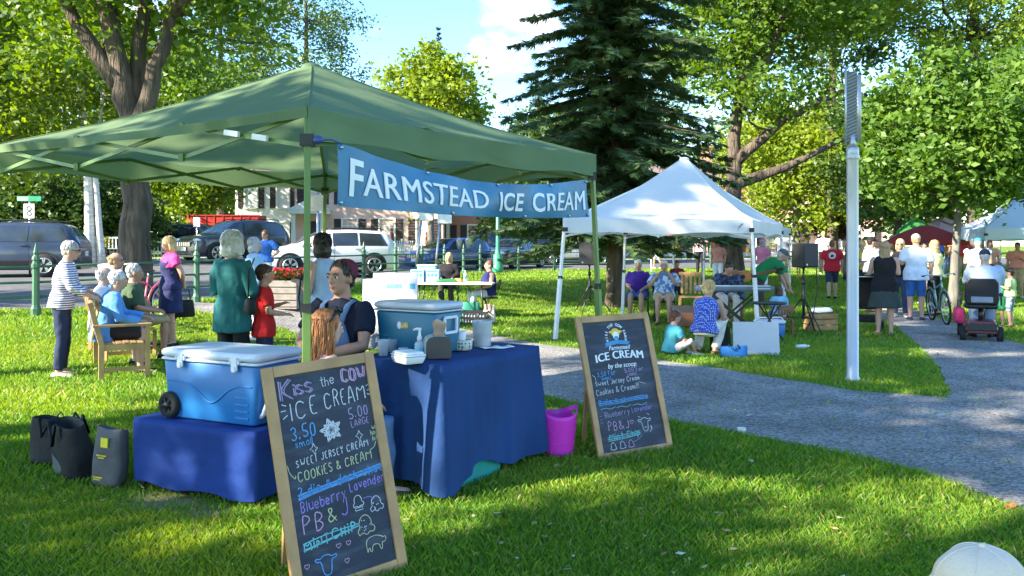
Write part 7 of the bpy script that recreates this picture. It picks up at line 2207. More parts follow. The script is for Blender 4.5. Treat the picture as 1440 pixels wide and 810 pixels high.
def person(label, pos, yaw, H=1.68, build=1.0, skin='fair', pose='stand', lean=0.0, side=0.0, arm_l='down', arm_r='down', top=None, sleeve=.55, bottom=None, leg=1.0, skirt=None, hair='short', hairc='brown',
           hat=None, head_yaw=0.0, head_pitch=0.0, shoes=None, seat=.45, face=None, vox=None, knee=None, group=None, top_len=.02, glasses=False, female=False, belly=0.0, bare_neck=False, feet=None, cat='person'):
    """yaw in degrees: 0 looks away from the camera, 90 looks left, 180 looks at the camera, -90 looks right"""
    if pos[0] > 2.0: yaw = yaw - math.degrees(math.atan2(pos[0], pos[1]))
    t = thing('person', label, cat, pos, R_(yaw), group)
    S = H / 1.70
    dist = Vector((pos[0], pos[1])).length
    if face is None: face = dist < 20
    vox = vox or max(.0105, min(.020, dist * .00135))
    bw = build
    pz = {'stand': .93, 'sit': seat / S + .09, 'squat': .36, 'ground': .13, 'walk': .92}[pose]
    Ml = Matrix.Rotation(R_(-lean), 3, 'X') @ Matrix.Rotation(R_(side), 3, 'Y')
    Mh = Matrix.Rotation(R_(-lean * .55), 3, 'X') @ Matrix.Rotation(R_(side * .7), 3, 'Y')
    piv = Vector((0, 0, pz))
    waist = piv + Mh @ Vector((0, 0, .14)); chest = waist + Ml @ Vector((0, 0, .20)); sh = chest + Ml @ Vector((0, -.005, .135)); nk = sh + Ml @ Vector((0, .0, .055))
    hm = Matrix.Rotation(R_(head_yaw), 3, 'Z') @ Matrix.Rotation(R_(-lean * .35 - head_pitch), 3, 'X')
    head = nk + Ml @ Vector((0, .012, .024)) + hm @ Vector((0, .012, .095))
    fem = 1 if female else 0
    shw = (.165 if fem else .185) * bw ** .5
    def J(v): return Vector(v) * S
    # ---- joints
    L = {}
    for sd, am in ((-1, arm_l), (1, arm_r)):
        s0 = sh + Ml @ Vector((sd * shw, 0, -.012))
        presets = {'down': ((sd * (.065 + .03 * (bw - 1)), -.02, -.29), (sd * .07, .03, -.53)), 'bent': ((sd * .05, .0, -.28), (-sd * .06, .23, -.20)), 'front': ((sd * .05, .02, -.28), (-sd * .12, .20, -.30)),
                   'back': ((sd * .06, -.10, -.27), (-sd * .12, -.17, -.42)), 'lap': ((sd * .05, .06, -.27), (-sd * .05, .30, -.33)), 'knee': ((sd * .04, .12, -.25), (sd * .0, .36, -.30)), 'hip': ((sd * .16, -.07, -.24), (sd * .0, .03, -.40)),
                   'up': ((sd * .06, .12, -.23), (-sd * .03, .24, .0)), 'fold': ((sd * .05, .08, -.27), (-sd * .20, .24, -.25)), 'reach': ((sd * .03, .17, -.20), (sd * .0, .42, -.24)), 'low': ((sd * .03, .12, -.26), (sd * .0, .22, -.50)), 'mouth': ((sd * .09, .12, -.22), (-sd * .10, .20, .02))}
        e, w = presets[am] if isinstance(am, str) else am
        L[sd] = (s0, s0 + Vector(e), s0 + Vector(w))
    legs = {}
    for sd in (-1, 1):
        hip = piv + Vector((sd * .088 * bw ** .5, 0, -.01))
        if pose == 'stand': k = Vector((sd * .098, .025, .49)); a = Vector((sd * .105, -.015, .085))
        elif pose == 'walk': k = Vector((sd * .09, .06 + sd * .10, .49)); a = Vector((sd * .09, sd * .20 - .03, .10 if sd > 0 else .13))
        elif pose == 'sit': k = Vector((sd * .115, .42, pz + .0)); a = Vector((sd * .12, .41, .085))
        elif pose == 'squat': k = Vector((sd * .17, .36, .50)); a = Vector((sd * .13, .10, .085))
        else: k = Vector((sd * .24, .33, .30)); a = Vector((sd * .12, .50, .08))
        if knee: k = k + Vector(knee[0]) * 1; a = a + Vector(knee[1])
        legs[sd] = (hip, k, a)
    # ---- bare body
    b = MB()
    hw, ww, cw = .160 * bw, (.125 if fem else .14) * bw, (.150 if fem else .165) * bw
    dp = .108 * (bw ** .8)
    def torso(mb, g=0.0, low=-.06, upto=99, wide=0.0):
        rings = []
        T = [(piv + Mh @ Vector((0, 0, low)), hw * (.93 if not wide else 1.02) + g + wide, dp * (.98 if not wide else 1.06) + g + wide, Mh), (piv + Mh @ Vector((0, 0, .03)), hw + g + wide, dp * 1.02 + g + wide * .8, Mh), (waist, ww + g + belly * .25, dp * .92 + g + belly * .5, Mh), (waist.lerp(chest, .5) + Ml @ Vector((0, belly * .25, 0)), (ww + cw) / 2 + g + belly * .15, dp * .98 + g + belly * .35 + fem * .006, Ml),
             (chest + Ml @ Vector((0, fem * .012, 0)), cw + g, dp * 1.04 + g + fem * .012, Ml), (chest.lerp(sh, .6), cw * 1.03 + g, dp * .92 + g, Ml), (sh, shw * .80 + g * .6, dp * .66 + g * .6, Ml)]
        for c, rx, ry, M in T: rings.append(ell(c, rx, ry, 18, M))
        if upto > 6: rings.append(ell(sh + Ml @ Vector((0, .0, .032)), .085 * bw ** .4 + g * .5, .062 + g * .5, 18, Ml))
        mb.loft([[J(p) for p in r] for r in rings])
    torso(b)
    b.tube([J(sh), J(nk), J(head + hm @ Vector((0, -.015, -.05)))], [.070 * S, .059 * S * bw ** .3, .054 * S], 14)
    HS = S * (1.0 if H > 1.45 else 1.0 + (1.45 - H) * .42)
    def hb(c, r, mm=0, mb=b, nu=18, nv=12): mb.ball(J(head) + (hm @ Vector(c)) * HS, tuple(x * HS for x in r), m=mm, nu=nu, nv=nv, mat=hm.to_4x4())
    hb((0, -.012, .025), (.075, .094, .092)); hb((0, .022, -.045), (.058, .068, .070)); hb((0, .052, -.085), (.030, .030, .026)); hb((0, .035, .0), (.066, .058, .07))
    b.tube([J(head) + (hm @ Vector(v)) * HS for v in ((0, .088, .022), (0, .103, -.008), (0, .108, -.024), (0, .092, -.036))], [.009 * HS, .012 * HS, .0155 * HS, .009 * HS], 8)
    hb((0, .083, .030), (.050, .014, .011)); hb((0, .083, -.058), (.024, .012, .010))
    for sd in (-1, 1): hb((sd * .078, -.008, -.008), (.010, .020, .032), nu=8, nv=6)
    for sd in (-1, 1):
        s0, e, w = L[sd]; k = bw ** .6
        up_ = (s0 + Vector((-sd * .03, 0, .004)))
        b.tube([J(up_), J(s0.lerp(e, .18)), J(s0.lerp(e, .6)), J(e), J(e.lerp(w, .3)), J(w)], [.056 * S * k, .054 * S * k, .047 * S * k, .041 * S * k, .040 * S * k, .028 * S], 12)
        hip, kn, an = legs[sd]
        b.tube([J(hip), J(hip.lerp(kn, .3)), J(kn), J(kn.lerp(an, .32)), J(an)], [.090 * S * k, .080 * S * k, .055 * S * k, .054 * S * k, .036 * S], 12)
        fd = Vector((sd * .25, 1, 0)).normalized()
        b.tube([J(an + fd * -.045 + Vector((0, 0, -.05))), J(an + fd * .06 + Vector((0, 0, -.05))), J(an + fd * .17 + Vector((0, 0, -.062)))], [.034 * S, .040 * S, .026 * S], 10)
        b.tube([J(an), J(an + Vector((0, .0, -.05)))], [.036 * S, .038 * S], 8)
    # hands: palm, four fingers and a thumb
    for sd in (-1, 1):
        s0, e, w = L[sd]; d = (w - e).normalized()
        up = Vector((0, 0, 1)) if abs(d.z) < .8 else Vector((0, 1, 0))
        x = d.cross(up).normalized(); y = x.cross(d)
        if abs(d.z) >= .8: x, y = Vector((0, 1, 0)) - d * d.y, Vector((-sd, 0, 0))
        x = x.normalized(); y = y.normalized()
        kn_ = w + d * .085
        b.tube([J(w - d * .01), J(w + d * .03), J(kn_)], [.028 * S, .037 * S, .036 * S], 10, flat=.55)
        for f, ln_ in zip((-.028, -.010, .009, .027), (.066, .076, .072, .056)):
            p0 = kn_ + x * f - d * .012; p1 = p0 + d * ln_ * .5 - y * .010; p2 = p0 + d * ln_ * .88 - y * .034
            b.tube([J(p0), J(p1), J(p2)], [.0095 * S, .0088 * S, .0066 * S], 6)
        th = w + d * .03 - x * .030
        b.tube([J(th), J(th + d * .03 - x * .022 - y * .008), J(th + d * .058 - x * .026 - y * .018)], [.012 * S, .0105 * S, .008 * S], 6)
    fuse(b, 'body', SKIN[skin], t, vox, 0)
    # ---- clothes
    gt = max(.015, vox * 1.25)
    def leg_cloth(mb, frac, r0, r1, g):
        for sd in (-1, 1):
            hip, kn, an = legs[sd]; k = bw ** .6
            if frac <= .5:
                e = hip.lerp(kn, min(1, frac * 2)); mb.tube([J(hip + Vector((0, 0, .02))), J(hip.lerp(e, .5)), J(e)], [(.092 * k + g) * S, (.088 * k + g + r0 * .5) * S, (.074 * k + g + r0) * S], 14)
            else:
                e = kn.lerp(an, (frac - .5) * 2 * .97); mb.tube([J(hip + Vector((0, 0, .02))), J(hip.lerp(kn, .4)), J(kn), J(kn.lerp(e, .5)), J(e)], [(.092 * k + g) * S, (.084 * k + g) * S, (.063 * k + g + r1 * .5) * S, (.058 * k + g + r1) * S, (.050 * k + g + r1) * S], 14)
    if bottom is not None and skirt is None:
        m = MB()
        m.loft([[J(p) for p in ell(piv + Mh @ Vector((0, 0, z)), hw * kx + .005, dp * ky + .008, 18, Mh)] for z, kx, ky in ((-.075, .86, .9), (0, 1.0, 1.03), (.06, .98, 1.0), (.115, .90, .96))])
        leg_cloth(m, leg, .018, .006, .005)
        fuse(m, 'shorts' if leg <= .56 else 'trousers', bottom, t, vox, .009, 11)
    if skirt is not None:
        zl, flare, mt_ = skirt
        m = MB()
        if pose == 'sit':
            leg_cloth(m, .5, .03, 0, .02); m.loft([[J(p) for p in ell(piv + Vector((0, yy, zz)), hw * kx, rz_, 18)] for yy, zz, kx, rz_ in ((0, -.075, 1.0, dp), (0, .03, 1.08, dp * 1.1), (0, .14, .95, dp))])
        else:
            rows = []
            for k in range(9):
                f = k / 8; z = pz + .13 - (pz + .13 - zl) * f
                ring = ell(Vector((0, 0, z)) + (Mh @ Vector((0, 0, .13)) - Vector((0, 0, .13))) * (1 - f), (ww + .014) * (1 - f) + (hw + flare) * f if f > .0 else ww + .014, (dp * .95 + .014) * (1 - f) + (dp + flare) * f, 40)
                if k == 2 or k == 3: ring = ell(Vector((0, 0, z)), max(hw + .016, (ww + .014) * (1 - f) + (hw + flare) * f), dp + .022, 40)
                rows.append([J(Vector((p.x * (1 + .035 * f * math.sin(9 * math.atan2(p.y, p.x) + 1)), p.y * (1 + .05 * f * math.sin(9 * math.atan2(p.y, p.x) + 1)), p.z))) for p in ring])
            m.loft(rows)
        if mt_ is not None: fuse(m, 'skirt', mt_, t, vox, .004, 14)
    if top is not None:
        m = MB()
        torso(m, gt, -.02 - top_len, 7 if not bare_neck else 6, .020)
        if not bare_neck: m.tube([J(sh + Vector((0, 0, .0))), J(nk - Ml @ Vector((0, 0, .012)))], [.075 * S, .060 * S], 14)
        for sd in (-1, 1):
            s0, e, w = L[sd]; k = bw ** .6
            up_ = s0 + Vector((-sd * .04, 0, .004))
            if sleeve <= 0: continue
            if sleeve <= .5:
                q = s0.lerp(e, sleeve * 2); m.tube([J(up_), J(s0.lerp(q, .4)), J(q)], [(.054 * k + gt) * S, (.056 * k + gt) * S, (.050 * k + gt + .006) * S], 14)
            else:
                q = e.lerp(w, (sleeve - .5) * 2 * .96); m.tube([J(up_), J(s0.lerp(e, .4)), J(e), J(e.lerp(q, .5)), J(q)], [(.058 * k + gt) * S, (.053 * k + gt) * S, (.046 * k + gt) * S, (.042 * k + gt) * S, (.036 * k + gt) * S], 14)
        if skirt is not None and skirt[2] is None and pose != 'sit':
            zl, flare, _ = skirt; rows = []
            for k in range(9):
                f = k / 8; z = (pz + .05) * (1 - f) + zl * f
                ring = ell(Vector((0, 0, z)), (hw + .016) + flare * f, (dp + .02) + flare * f, 36)
                rows.append([J(Vector((p.x * (1 + .03 * f * math.sin(8 * math.atan2(p.y, p.x))), p.y * (1 + .05 * f * math.sin(8 * math.atan2(p.y, p.x))), p.z))) for p in ring])
            m.loft(rows)
        tops = top if isinstance(top, (list, tuple)) else [top]
        fuse(m, 'dress' if (skirt is not None and skirt[2] is None) else 'shirt', tops[0], t, vox, .010, 10)
    # ---- shoes
    if shoes is not None:
        for sd in (-1, 1):
            hip, kn, an = legs[sd]; fd = Vector((sd * .25, 1, 0)).normalized(); m = MB()
            z0 = Vector((0, 0, -.048))
            rows = []
            for q, w_, h_ in ((-.085, .022, .03), (-.07, .040, .062), (0, .044, .066), (.07, .048, .050), (.15, .046, .036), (.195, .028, .024)):
                c = an + fd * q; c.z = an.z - .085 + h_ * .5 + .004; sx_ = Vector((fd.y, -fd.x, 0))
                rows.append([J(c + sx_ * (w_ * math.cos(a)) + Vector((0, 0, h_ * .55 * math.sin(a)))) for a in [2 * math.pi * i / 12 for i in range(12)]])
            m.loft(rows); m.build('shoe', shoes, t, subsurf=1)
    # ---- hair and hat
    def HP(v): return J(head) + (hm @ Vector(v)) * HS
    if hair:
        m = MB(); hmt = HAIRC[hairc]
        amp = .006; fq = 40
        def hh(c, r): m.ball(HP(c), tuple(x * HS for x in r), nu=20, nv=14, mat=hm.to_4x4())
        if hair == 'short': hh((0, -.022, .036), (.082, .096, .094)); hh((0, -.058, -.02), (.064, .05, .06))
        elif hair == 'thin': hh((0, -.056, -.012), (.079, .058, .062)); 
        elif hair == 'crop': hh((0, -.018, .034), (.0805, .097, .092)); hh((0, -.05, -.012), (.068, .052, .06))
        elif hair == 'boy': hh((0, -.018, .040), (.082, .101, .090)); hh((0, -.055, -.015), (.068, .052, .065)); hh((0, .062, .078), (.05, .03, .022))
        elif hair == 'bob':
            hh((0, -.020, .034), (.090, .104, .100)); hh((0, -.055, -.06), (.088, .060, .085)); hh((-.074, -.012, -.05), (.022, .05, .085)); hh((.074, -.012, -.05), (.022, .05, .085))
        elif hair == 'bushy':
            hh((0, -.026, .034), (.108, .115, .112)); hh((0, -.06, -.05), (.108, .075, .09)); hh((-.085, -.01, -.04), (.034, .06, .085)); hh((.085, -.01, -.04), (.034, .06, .085)); amp = .012; fq = 24
        elif hair == 'curly':
            rg = random.Random(int(pos[0] * 50)); hh((0, -.024, .034), (.090, .100, .098)); hh((0, -.06, -.03), (.08, .055, .075))
            for _ in range(46):
                a = rg.uniform(0, 6.28); z = rg.uniform(-.06, .13); r = .088 * math.sqrt(max(.1, 1 - ((z - .03) / .115) ** 2)); p = (r * math.sin(a), -.024 + r * 1.08 * math.cos(a), z)
                if p[1] > .03 and z < .07: continue
                hh(p, (.02, .02, .018))
        elif hair in ('long', 'wavy'):
            hh((0, -.020, .034), (.090, .104, .100)); hh((0, -.058, -.06), (.090, .062, .09)); hh((-.074, -.018, -.07), (.024, .052, .10)); hh((.074, -.018, -.07), (.024, .052, .10))
            back = head + Ml @ Vector((0, -.075, -.16)); m.ball(J(back), (.092 * HS, .048 * HS, .14 * HS), nu=20, nv=14, mat=Ml.to_4x4()); back = head + Ml @ Vector((0, -.088, -.27)); m.ball(J(back), (.080 * HS, .036 * HS, .12 * HS), nu=20, nv=14, mat=Ml.to_4x4())
            amp = .010; fq = 28
        elif hair == 'tail':
            hh((0, -.022, .034), (.084, .100, .096)); hh((0, -.058, -.02), (.066, .05, .06)); hh((0, -.125, .0), (.03, .03, .03)); hh((0, -.15, -.07), (.032, .03, .075))
        fuse(m, 'hair', hmt, t, min(vox, .012), amp, fq, 1)
        if dist < 15 and hair != 'wavy':      # loose strands over the fused hair
            rg = random.Random(int(H * 1000)); st = MB(); kx = {'bushy': 1.24, 'bob': 1.06, 'long': 1.06, 'curly': 1.16, 'thin': .98}.get(hair, .99)
            for _ in range(170):
                az = rg.uniform(-2.75, 2.75); e0 = rg.uniform(.05, 1.45)
                if abs(az) > 1.9 and e0 < .75 or (hair == 'thin' and (e0 > .5 or abs(az) > 2)): continue
                pts = []
                for i in range(4):
                    e = e0 - .22 * i + rg.uniform(-.03, .03); a2 = az + rg.uniform(-.05, .05); k2 = kx * (1.0 + .012 * i)
                    pts.append(HP((.083 * k2 * math.cos(e) * math.sin(a2), -.022 - .098 * k2 * math.cos(e) * math.cos(a2), .036 + .096 * k2 * math.sin(e))))
                st.tube(pts, [.003, .005, .0045, .001], 4)
            st.build('hair_strands', hmt, t)
        if hair == 'wavy':
            # loose locks down the back of the head
            rg = random.Random(3); m = MB()
            for k in range(130):
                a = R_(rg.uniform(-112, 112)); r0 = .088
                x0 = math.sin(a); y0 = -math.cos(a)
                pts = []
                ph = rg.uniform(0, 6.28)
                for i in range(8):
                    f = i / 7
                    rr = r0 + .022 * f + .010 * math.sin(ph * 2 + f * 11) * f; pts.append(HP((x0 * rr * (1 + .02 * math.sin(ph + f * 9)), -.02 + y0 * rr * 1.1 - .012 * f + .006 * math.sin(ph + f * 8), .07 - .36 * f * rg.uniform(.8, 1.05))))
                m.tube(pts, [.004, .007, .008, .009, .009, .008, .006, .002], 5, flat=.6)
            m.build('locks', hmt, t)
    if hat:
        kind, hmat = hat[0], hat[1]
        m = MB()
        if kind == 'cap':
            m.ball(HP((0, -.012, .052)), (.086 * HS, .102 * HS, .082 * HS), nu=20, nv=12, mat=hm.to_4x4()); rows = []
            for k in range(5):
                f = k / 4; rows.append([HP((x * (1 - .25 * f ** 2), .062 + .105 * f - abs(x) * f * .35, .052 - .012 * f - abs(x) * .18)) for x in np.linspace(-.078, .078, 9)])
            m2 = MB(); m2.loft(rows, closed=False); m2.build('cap_visor', hmat, t, solid=.006)
        elif kind == 'beanie':
            m.ball(HP((0, -.038, .050)), (.088 * HS, .096 * HS, .086 * HS), nu=22, nv=14, mat=(hm @ Matrix.Rotation(R_(16), 3, 'X')).to_4x4()); m.ball(HP((0, -.060, .062)), (.078 * HS, .082 * HS, .074 * HS), nu=20, nv=12, mat=hm.to_4x4())
        elif kind == 'bucket':
            m.lathe([(.13, -.01), (.125, .0), (.092, .03), (.088, .09), (.06, .115), (.001, .12)], n=24, mat=(hm @ Matrix.Scale(HS, 3)).to_4x4(), c=HP((0, -.01, .03)))
        fuse(m, 'hat', hmat, t, min(vox, .011), .002, 20, 1)
    if glasses:
        m = MB()
        for sd in (-1, 1): m.ball(HP((sd * .034, .094, .010)), (.026 * HS, .006 * HS, .019 * HS), nu=12, nv=6, mat=hm.to_4x4()); m.tube([HP((sd * .058, .088, .014)), HP((sd * .082, .0, .012))], .0035, 5)
        m.tube([HP((-.012, .1, .014)), HP((.012, .1, .014))], .003, 5)
        m.build('sunglasses', M_BLACK, t)
    if face:
        for sd in (-1, 1):
            m = MB(); m.ball(HP((sd * .0315, .0865, .006)), (.0150 * HS, .010 * HS, .0085 * HS), nu=14, nv=8, mat=hm.to_4x4()); e = m.build('eye', M_EYEW, t)
            m = MB(); m.ball(HP((sd * .0315, .0950, .006)), (.0072 * HS, .004 * HS, .0078 * HS), nu=12, nv=8, mat=hm.to_4x4()); m.build('iris', M_EYED, e)
            m = MB(); m.tube([HP((sd * .013, .0985, .026)), HP((sd * .032, .0985, .032)), HP((sd * .053, .086, .025))], [.0048 * HS, .0055 * HS, .003 * HS], 6, flat=.7); m.build('eyebrow', M_BROW if hairc != 'red' else HAIRC['red'], t)
            m = MB(); m.tube([HP((sd * .016, .0945, .0135)), HP((sd * .032, .0985, .0165)), HP((sd * .049, .088, .011))], .0026 * HS, 5); m.build('eyelid', SKIN[skin], t)
        m = MB(); m.tube([HP((-.027, .0845, -.0565)), HP((-.010, .0975, -.0545)), HP((0, .0985, -.0555)), HP((.010, .0975, -.0545)), HP((.027, .0845, -.0565))], [.002 * HS, .0045 * HS, .0042 * HS, .0045 * HS, .002 * HS], 6)
        m.tube([HP((-.022, .084, -.0595)), HP((0, .0965, -.0645)), HP((.022, .084, -.0595))], [.002 * HS, .0056 * HS, .002 * HS], 6); m.build('mouth', M_LIP, t)
    t['_j'] = [*J(head), *J(L[1][2]), *J(L[-1][2]), *J(sh), *J(waist)]
    return t

def finish_people():
    dg = bpy.context.evaluated_depsgraph_get(); dg.update()
    new = []
    for o, amp, fq in FINISH:
        me = bpy.data.meshes.new_from_object(o.evaluated_get(dg), preserve_all_data_layers=False, depsgraph=dg)
        new.append((o, me, amp, fq))
    for o, me, amp, fq in new:
        mats = list(o.data.materials)
        old = o.data; o.modifiers.clear(); o.data = me; me.name = o.name
        me.materials.clear()
        for mm in mats: me.materials.append(mm)
        n = len(me.vertices)
        me.polygons.foreach_set('material_index', np.zeros(len(me.polygons), np.int32))
        me.polygons.foreach_set('use_smooth', np.ones(len(me.polygons), bool))
        if amp and n:
            co = np.empty(n * 3); me.vertices.foreach_get('co', co); no = np.empty(n * 3); me.vertices.foreach_get('normal', no)
            co = co.reshape(-1, 3); no = no.reshape(-1, 3)
            d = np.array([mnoise.noise(Vector((p[0] * fq + p[2] * fq * .5, p[1] * fq, p[2] * fq * .8))) * .9 + mnoise.noise(Vector((p[0] * fq * 2.3, p[1] * fq * 2.3, p[2] * fq * 1.4))) * .6 for p in co])
            co += no * (d * amp)[:, None]; me.vertices.foreach_set('co', co.ravel())
        me.update(); bpy.data.meshes.remove(old)

C = cloth
NAVY, DENIM, KHAKI, WHITEC, BLACKC = C('navy', (.015, .022, .06)), C('denim', (.10, .17, .30)), C('khaki', (.42, .30, .17)), C('white', (.72, .72, .74)), C('black', (.012, .012, .014))
SHW, SHK, SHB = C('shoe_white', (.7, .7, .68)), C('shoe_black', (.015, .015, .017)), C('shoe_brown', (.10, .06, .035))
STRIPE = pattern_mat('cloth_stripe', (.04, .06, .16), (.70, .70, .74), 'stripes', 11.5)
SKY = C('sky', (.10, .27, .60)); TEAL = C('teal_shirt', (.02, .13, .14)); LBLUE = C('light_blue', (.36, .48, .68))

# ---- round the teak bench
person('grey haired woman in a striped blue top standing with a hand on the teak bench', (-5.50, 9.98, 0), -72, 1.66, .98, 'fair', lean=9, arm_l=((-.04, .06, -.28), (.0, .26, -.36)), arm_r=((.05, .10, -.27), (.03, .34, -.40)), top=STRIPE, sleeve=.8, bottom=C('navy_trousers', (.02, .03, .075)), hair='short', hairc='grey', shoes=SHW, glasses=True, female=True, top_len=.06, head_pitch=6)
person('bald man in a white shirt seated at the far end of the bench', (-5.46, 10.86, 0), -64, 1.72, 1.08, 'pale', 'sit', lean=4, arm_l='lap', arm_r='lap', top=C('white_shirt', (.66, .68, .74)), sleeve=.42, bottom=C('dark_shorts', (.03, .03, .035)), leg=.5, hair='thin', hairc='white', seat=.45, belly=.05, shoes=SHK)
person('white haired person in a bright blue jacket leaning forward at the near armrest', (-5.03, 10.06, 0), -62, 1.70, 1.06, 'fair', 'sit', lean=17, arm_l='knee', arm_r='lap', top=SKY, sleeve=1.0, bottom=C('black_shorts', (.02, .02, .025)), leg=.5, hair='crop', hairc='white', seat=.45, shoes=SHK, top_len=.10)
person('man with glasses and blue collar seated behind the bald man', P(160, 11.9), -80, 1.72, 1.05, 'tan', 'sit', lean=2, arm_l='lap', arm_r='lap', top=C('blue_shirt', (.08, .22, .48)), sleeve=.45, bottom=KHAKI, leg=.5, hair='thin', hairc='sand', seat=.52, glasses=True, shoes=SHK)
person('man in an olive shirt and khaki shorts seated beyond the blue jacket', P(184, 11.35), -66, 1.74, 1.1, 'tan', 'sit', lean=4, arm_l='lap', arm_r='lap', top=C('olive', (.05, .085, .045)), sleeve=.45, bottom=KHAKI, leg=.53, hair='short', hairc='grey', seat=.44, belly=.06, shoes=SHK)
slat_chair('wooden_chair', 'wooden chair under the man in the olive shirt', P(184, 11.35), R_(-84), M_WOODT, sh=.40, bh=.8)
slat_chair('wooden_chair', 'wooden chair under the man with glasses behind the bench', P(160, 11.9), R_(-80), M_WOODT, sh=.46, bh=.82)
PINKD = [C('navy_dress', (.02, .025, .085))]
pw = person('blonde woman in a navy dress with hot pink shoulders facing the bench', P(240, 12.3), 128, 1.64, 1.1, 'fair', arm_l='back', arm_r='back', top=PINKD[0], sleeve=.0, skirt=(.52, .035, None), hair='bob', hairc='blonde', head_pitch=10, head_yaw=10, shoes=SHK, female=True)
m = MB(); S_ = 1.64 / 1.7
m.loft([[Vector(p) * S_ for p in ell((0, .006, z), rx, ry, 24)] for z, rx, ry in ((1.215, .196, .144), (1.30, .196, .140), (1.385, .178, .108), (1.43, .118, .086), (1.446, .075, .070))])
for sd in (-1, 1): m.tube([Vector((sd * .12, 0, 1.40)) * S_, Vector((sd * .20, -.01, 1.345)) * S_, Vector((sd * .232, -.035, 1.26)) * S_], [.07, .074, .072], 12)
fuse(m, 'yoke', C('hot_pink', (.72, .06, .25)), pw, .013, .004, 12)
t = thing('handbag', 'black handbag held behind the woman in the pink and navy dress', 'bag', P(258, 12.6, .38), R_(30))
m = MB(); rbox(m, .34, .14, 0, .27, .04, 1, .85, edge=.03); m.build('body', M_BAGK, t)
m = MB(); m.tube([(-.1, 0, .25), (-.08, 0, .42), (.08, 0, .42), (.1, 0, .25)], .01, 6); m.build('handle', M_BLACK, t)

# ---- behind the blue cooler
person('woman with bushy white hair in a loose teal shirt seen from behind', P(327, 8.3), -18, 1.73, 1.0, 'fair', arm_l='bent', arm_r=((.06, .02, -.28), (.02, .20, -.37)), top=TEAL, sleeve=.92, bottom=C('black_trousers', (.015, .015, .018)), hair='bushy', hairc='white', shoes=SHK, female=True, top_len=.20, head_yaw=-8)
t = thing('handbag', 'small black shoulder bag at the right hip of the woman in teal', 'bag', P(352, 8.05, .92), R_(-60))
m = MB(); rbox(m, .24, .10, 0, .16, .04, 1, .8, edge=.03); m.build('body', M_BAGK, t)
m = MB(); m.tube([(-.1, 0, .14), (-.16, .02, .42), (-.05, .05, .55)], .008, 6); m.build('strap', M_BLACK, t)
person('boy with short dark hair in a red T-shirt looking right', P(371, 8.4), -62, 1.40, .98, 'fair', arm_l='bent', arm_r=((.05, .02, -.27), (.0, .22, -.30)), top=C('red_tee', (.50, .018, .022)), sleeve=.36, bottom=C('navy_shorts', (.02, .028, .07)), leg=.56, hair='boy', hairc='brown', shoes=SHK, top_len=.10)
person('grey haired person in pale blue and white beyond the teal shirt', P(357, 13.2), -60, 1.66, 1.05, 'fair', arm_l='bent', arm_r='bent', top=C('pale_blue', (.32, .50, .62)), sleeve=.45, bottom=WHITEC, hair='bob', hairc='grey', shoes=SHW, female=True)
person('woman in a bright blue T-shirt and white trousers standing beyond the boy', P(373, 18.2), 165, 1.50, 1.1, 'fair', arm_l='hip', arm_r='bent', top=C('bright_blue', (.03, .12, .42)), sleeve=.4, bottom=WHITEC, hair='tail', hairc='auburn', shoes=SHW, female=True, glasses=True)
ld = person('dark haired woman in a sleeveless light blue dress looking left', P(453, 8.6), 62, 1.72, .98, 'fair', arm_l='bent', arm_r='down', top=LBLUE, sleeve=0, skirt=(.62, .07, None), hair='bob', hairc='dark', shoes=SHB, female=True)
m = MB(); m.tube([(-.16, .03, 1.42), (-.19, .12, 1.25), (-.20, .14, 1.05), (-.2, .10, .85)], .016, 6, flat=.4); m.build('bag_strap', NAVY, ld)

# ---- stall keepers
wk = person('young man in a maroon knitted cap and denim overalls seated behind the table', (-1.225, 5.9, 0), 160, 1.80, 1.0, 'tan', 'sit', lean=0, arm_l=((-.05, .13, -.25), (.17, .36, -.31)), arm_r=((.06, .13, -.25), (-.17, .37, -.29)), top=C('navy_tee', (.012, .016, .035)), sleeve=.34, bottom=DENIM, hair='short', hairc='dark', hat=('beanie', C('maroon', (.13, .022, .05), .25)), seat=.58, face=True, head_yaw=-8, head_pitch=-2, shoes=SHB, vox=.0095)
bibm = MB(); S_ = 1.80 / 1.7; pz_ = .58 / S_ + .09
rows = []
for k in range(7):
    f = k / 6; z = pz_ + .05 + .30 * f; w_ = .17 - .075 * f
    rows.append([Vector((x * w_, .136 + .010 * f - .030 * x * x + .004 * math.sin(9 * x + z * 30), z)) * S_ for x in np.linspace(-1, 1, 11)])
bibm.loft(rows, closed=False); bib = bibm.build('overall_bib', DENIM, wk, solid=.012)
m = MB()
for sd in (-1, 1):
    m.tube([Vector((sd * .075, .147, pz_ + .335)) * S_, Vector((sd * .088, .130, pz_ + .41)) * S_, Vector((sd * .098, .086, pz_ + .475)) * S_, Vector((sd * .10, .015, pz_ + .502)) * S_, Vector((sd * .09, -.06, pz_ + .480)) * S_, Vector((sd * .06, -.125, pz_ + .34)) * S_], .021 * S_, 8, flat=.32)
m.build('overall_strap', DENIM, wk)
for sd in (-1, 1):
    m = MB(); m.lathe([(.0, -.004), (.013, -.004), (.013, .004), (0, .004)], mat=Matrix.Rotation(R_(90), 4, 'X'), c=Vector((sd * .078, .158, pz_ + .335)) * S_, n=12, cap=False); m.build('buckle', M_STEEL, bib)
m = MB(); m.ball(Vector((-.02, .150, pz_ + .24)) * S_, (.018, .012, .018), nu=10, nv=8); m.build('pocket_badge', M_BLACK, bib)
t = thing('wooden_stool', 'round wooden stool under the young man in overalls', 'stool', (-1.225, 5.9, 0), R_(160))
m = MB(); m.lathe([(.001, .56), (.16, .56), (.17, .57), (.17, .59), (.16, .60), (.001, .60)], n=20, cap=False); m.build('seat', M_WOODB, t)
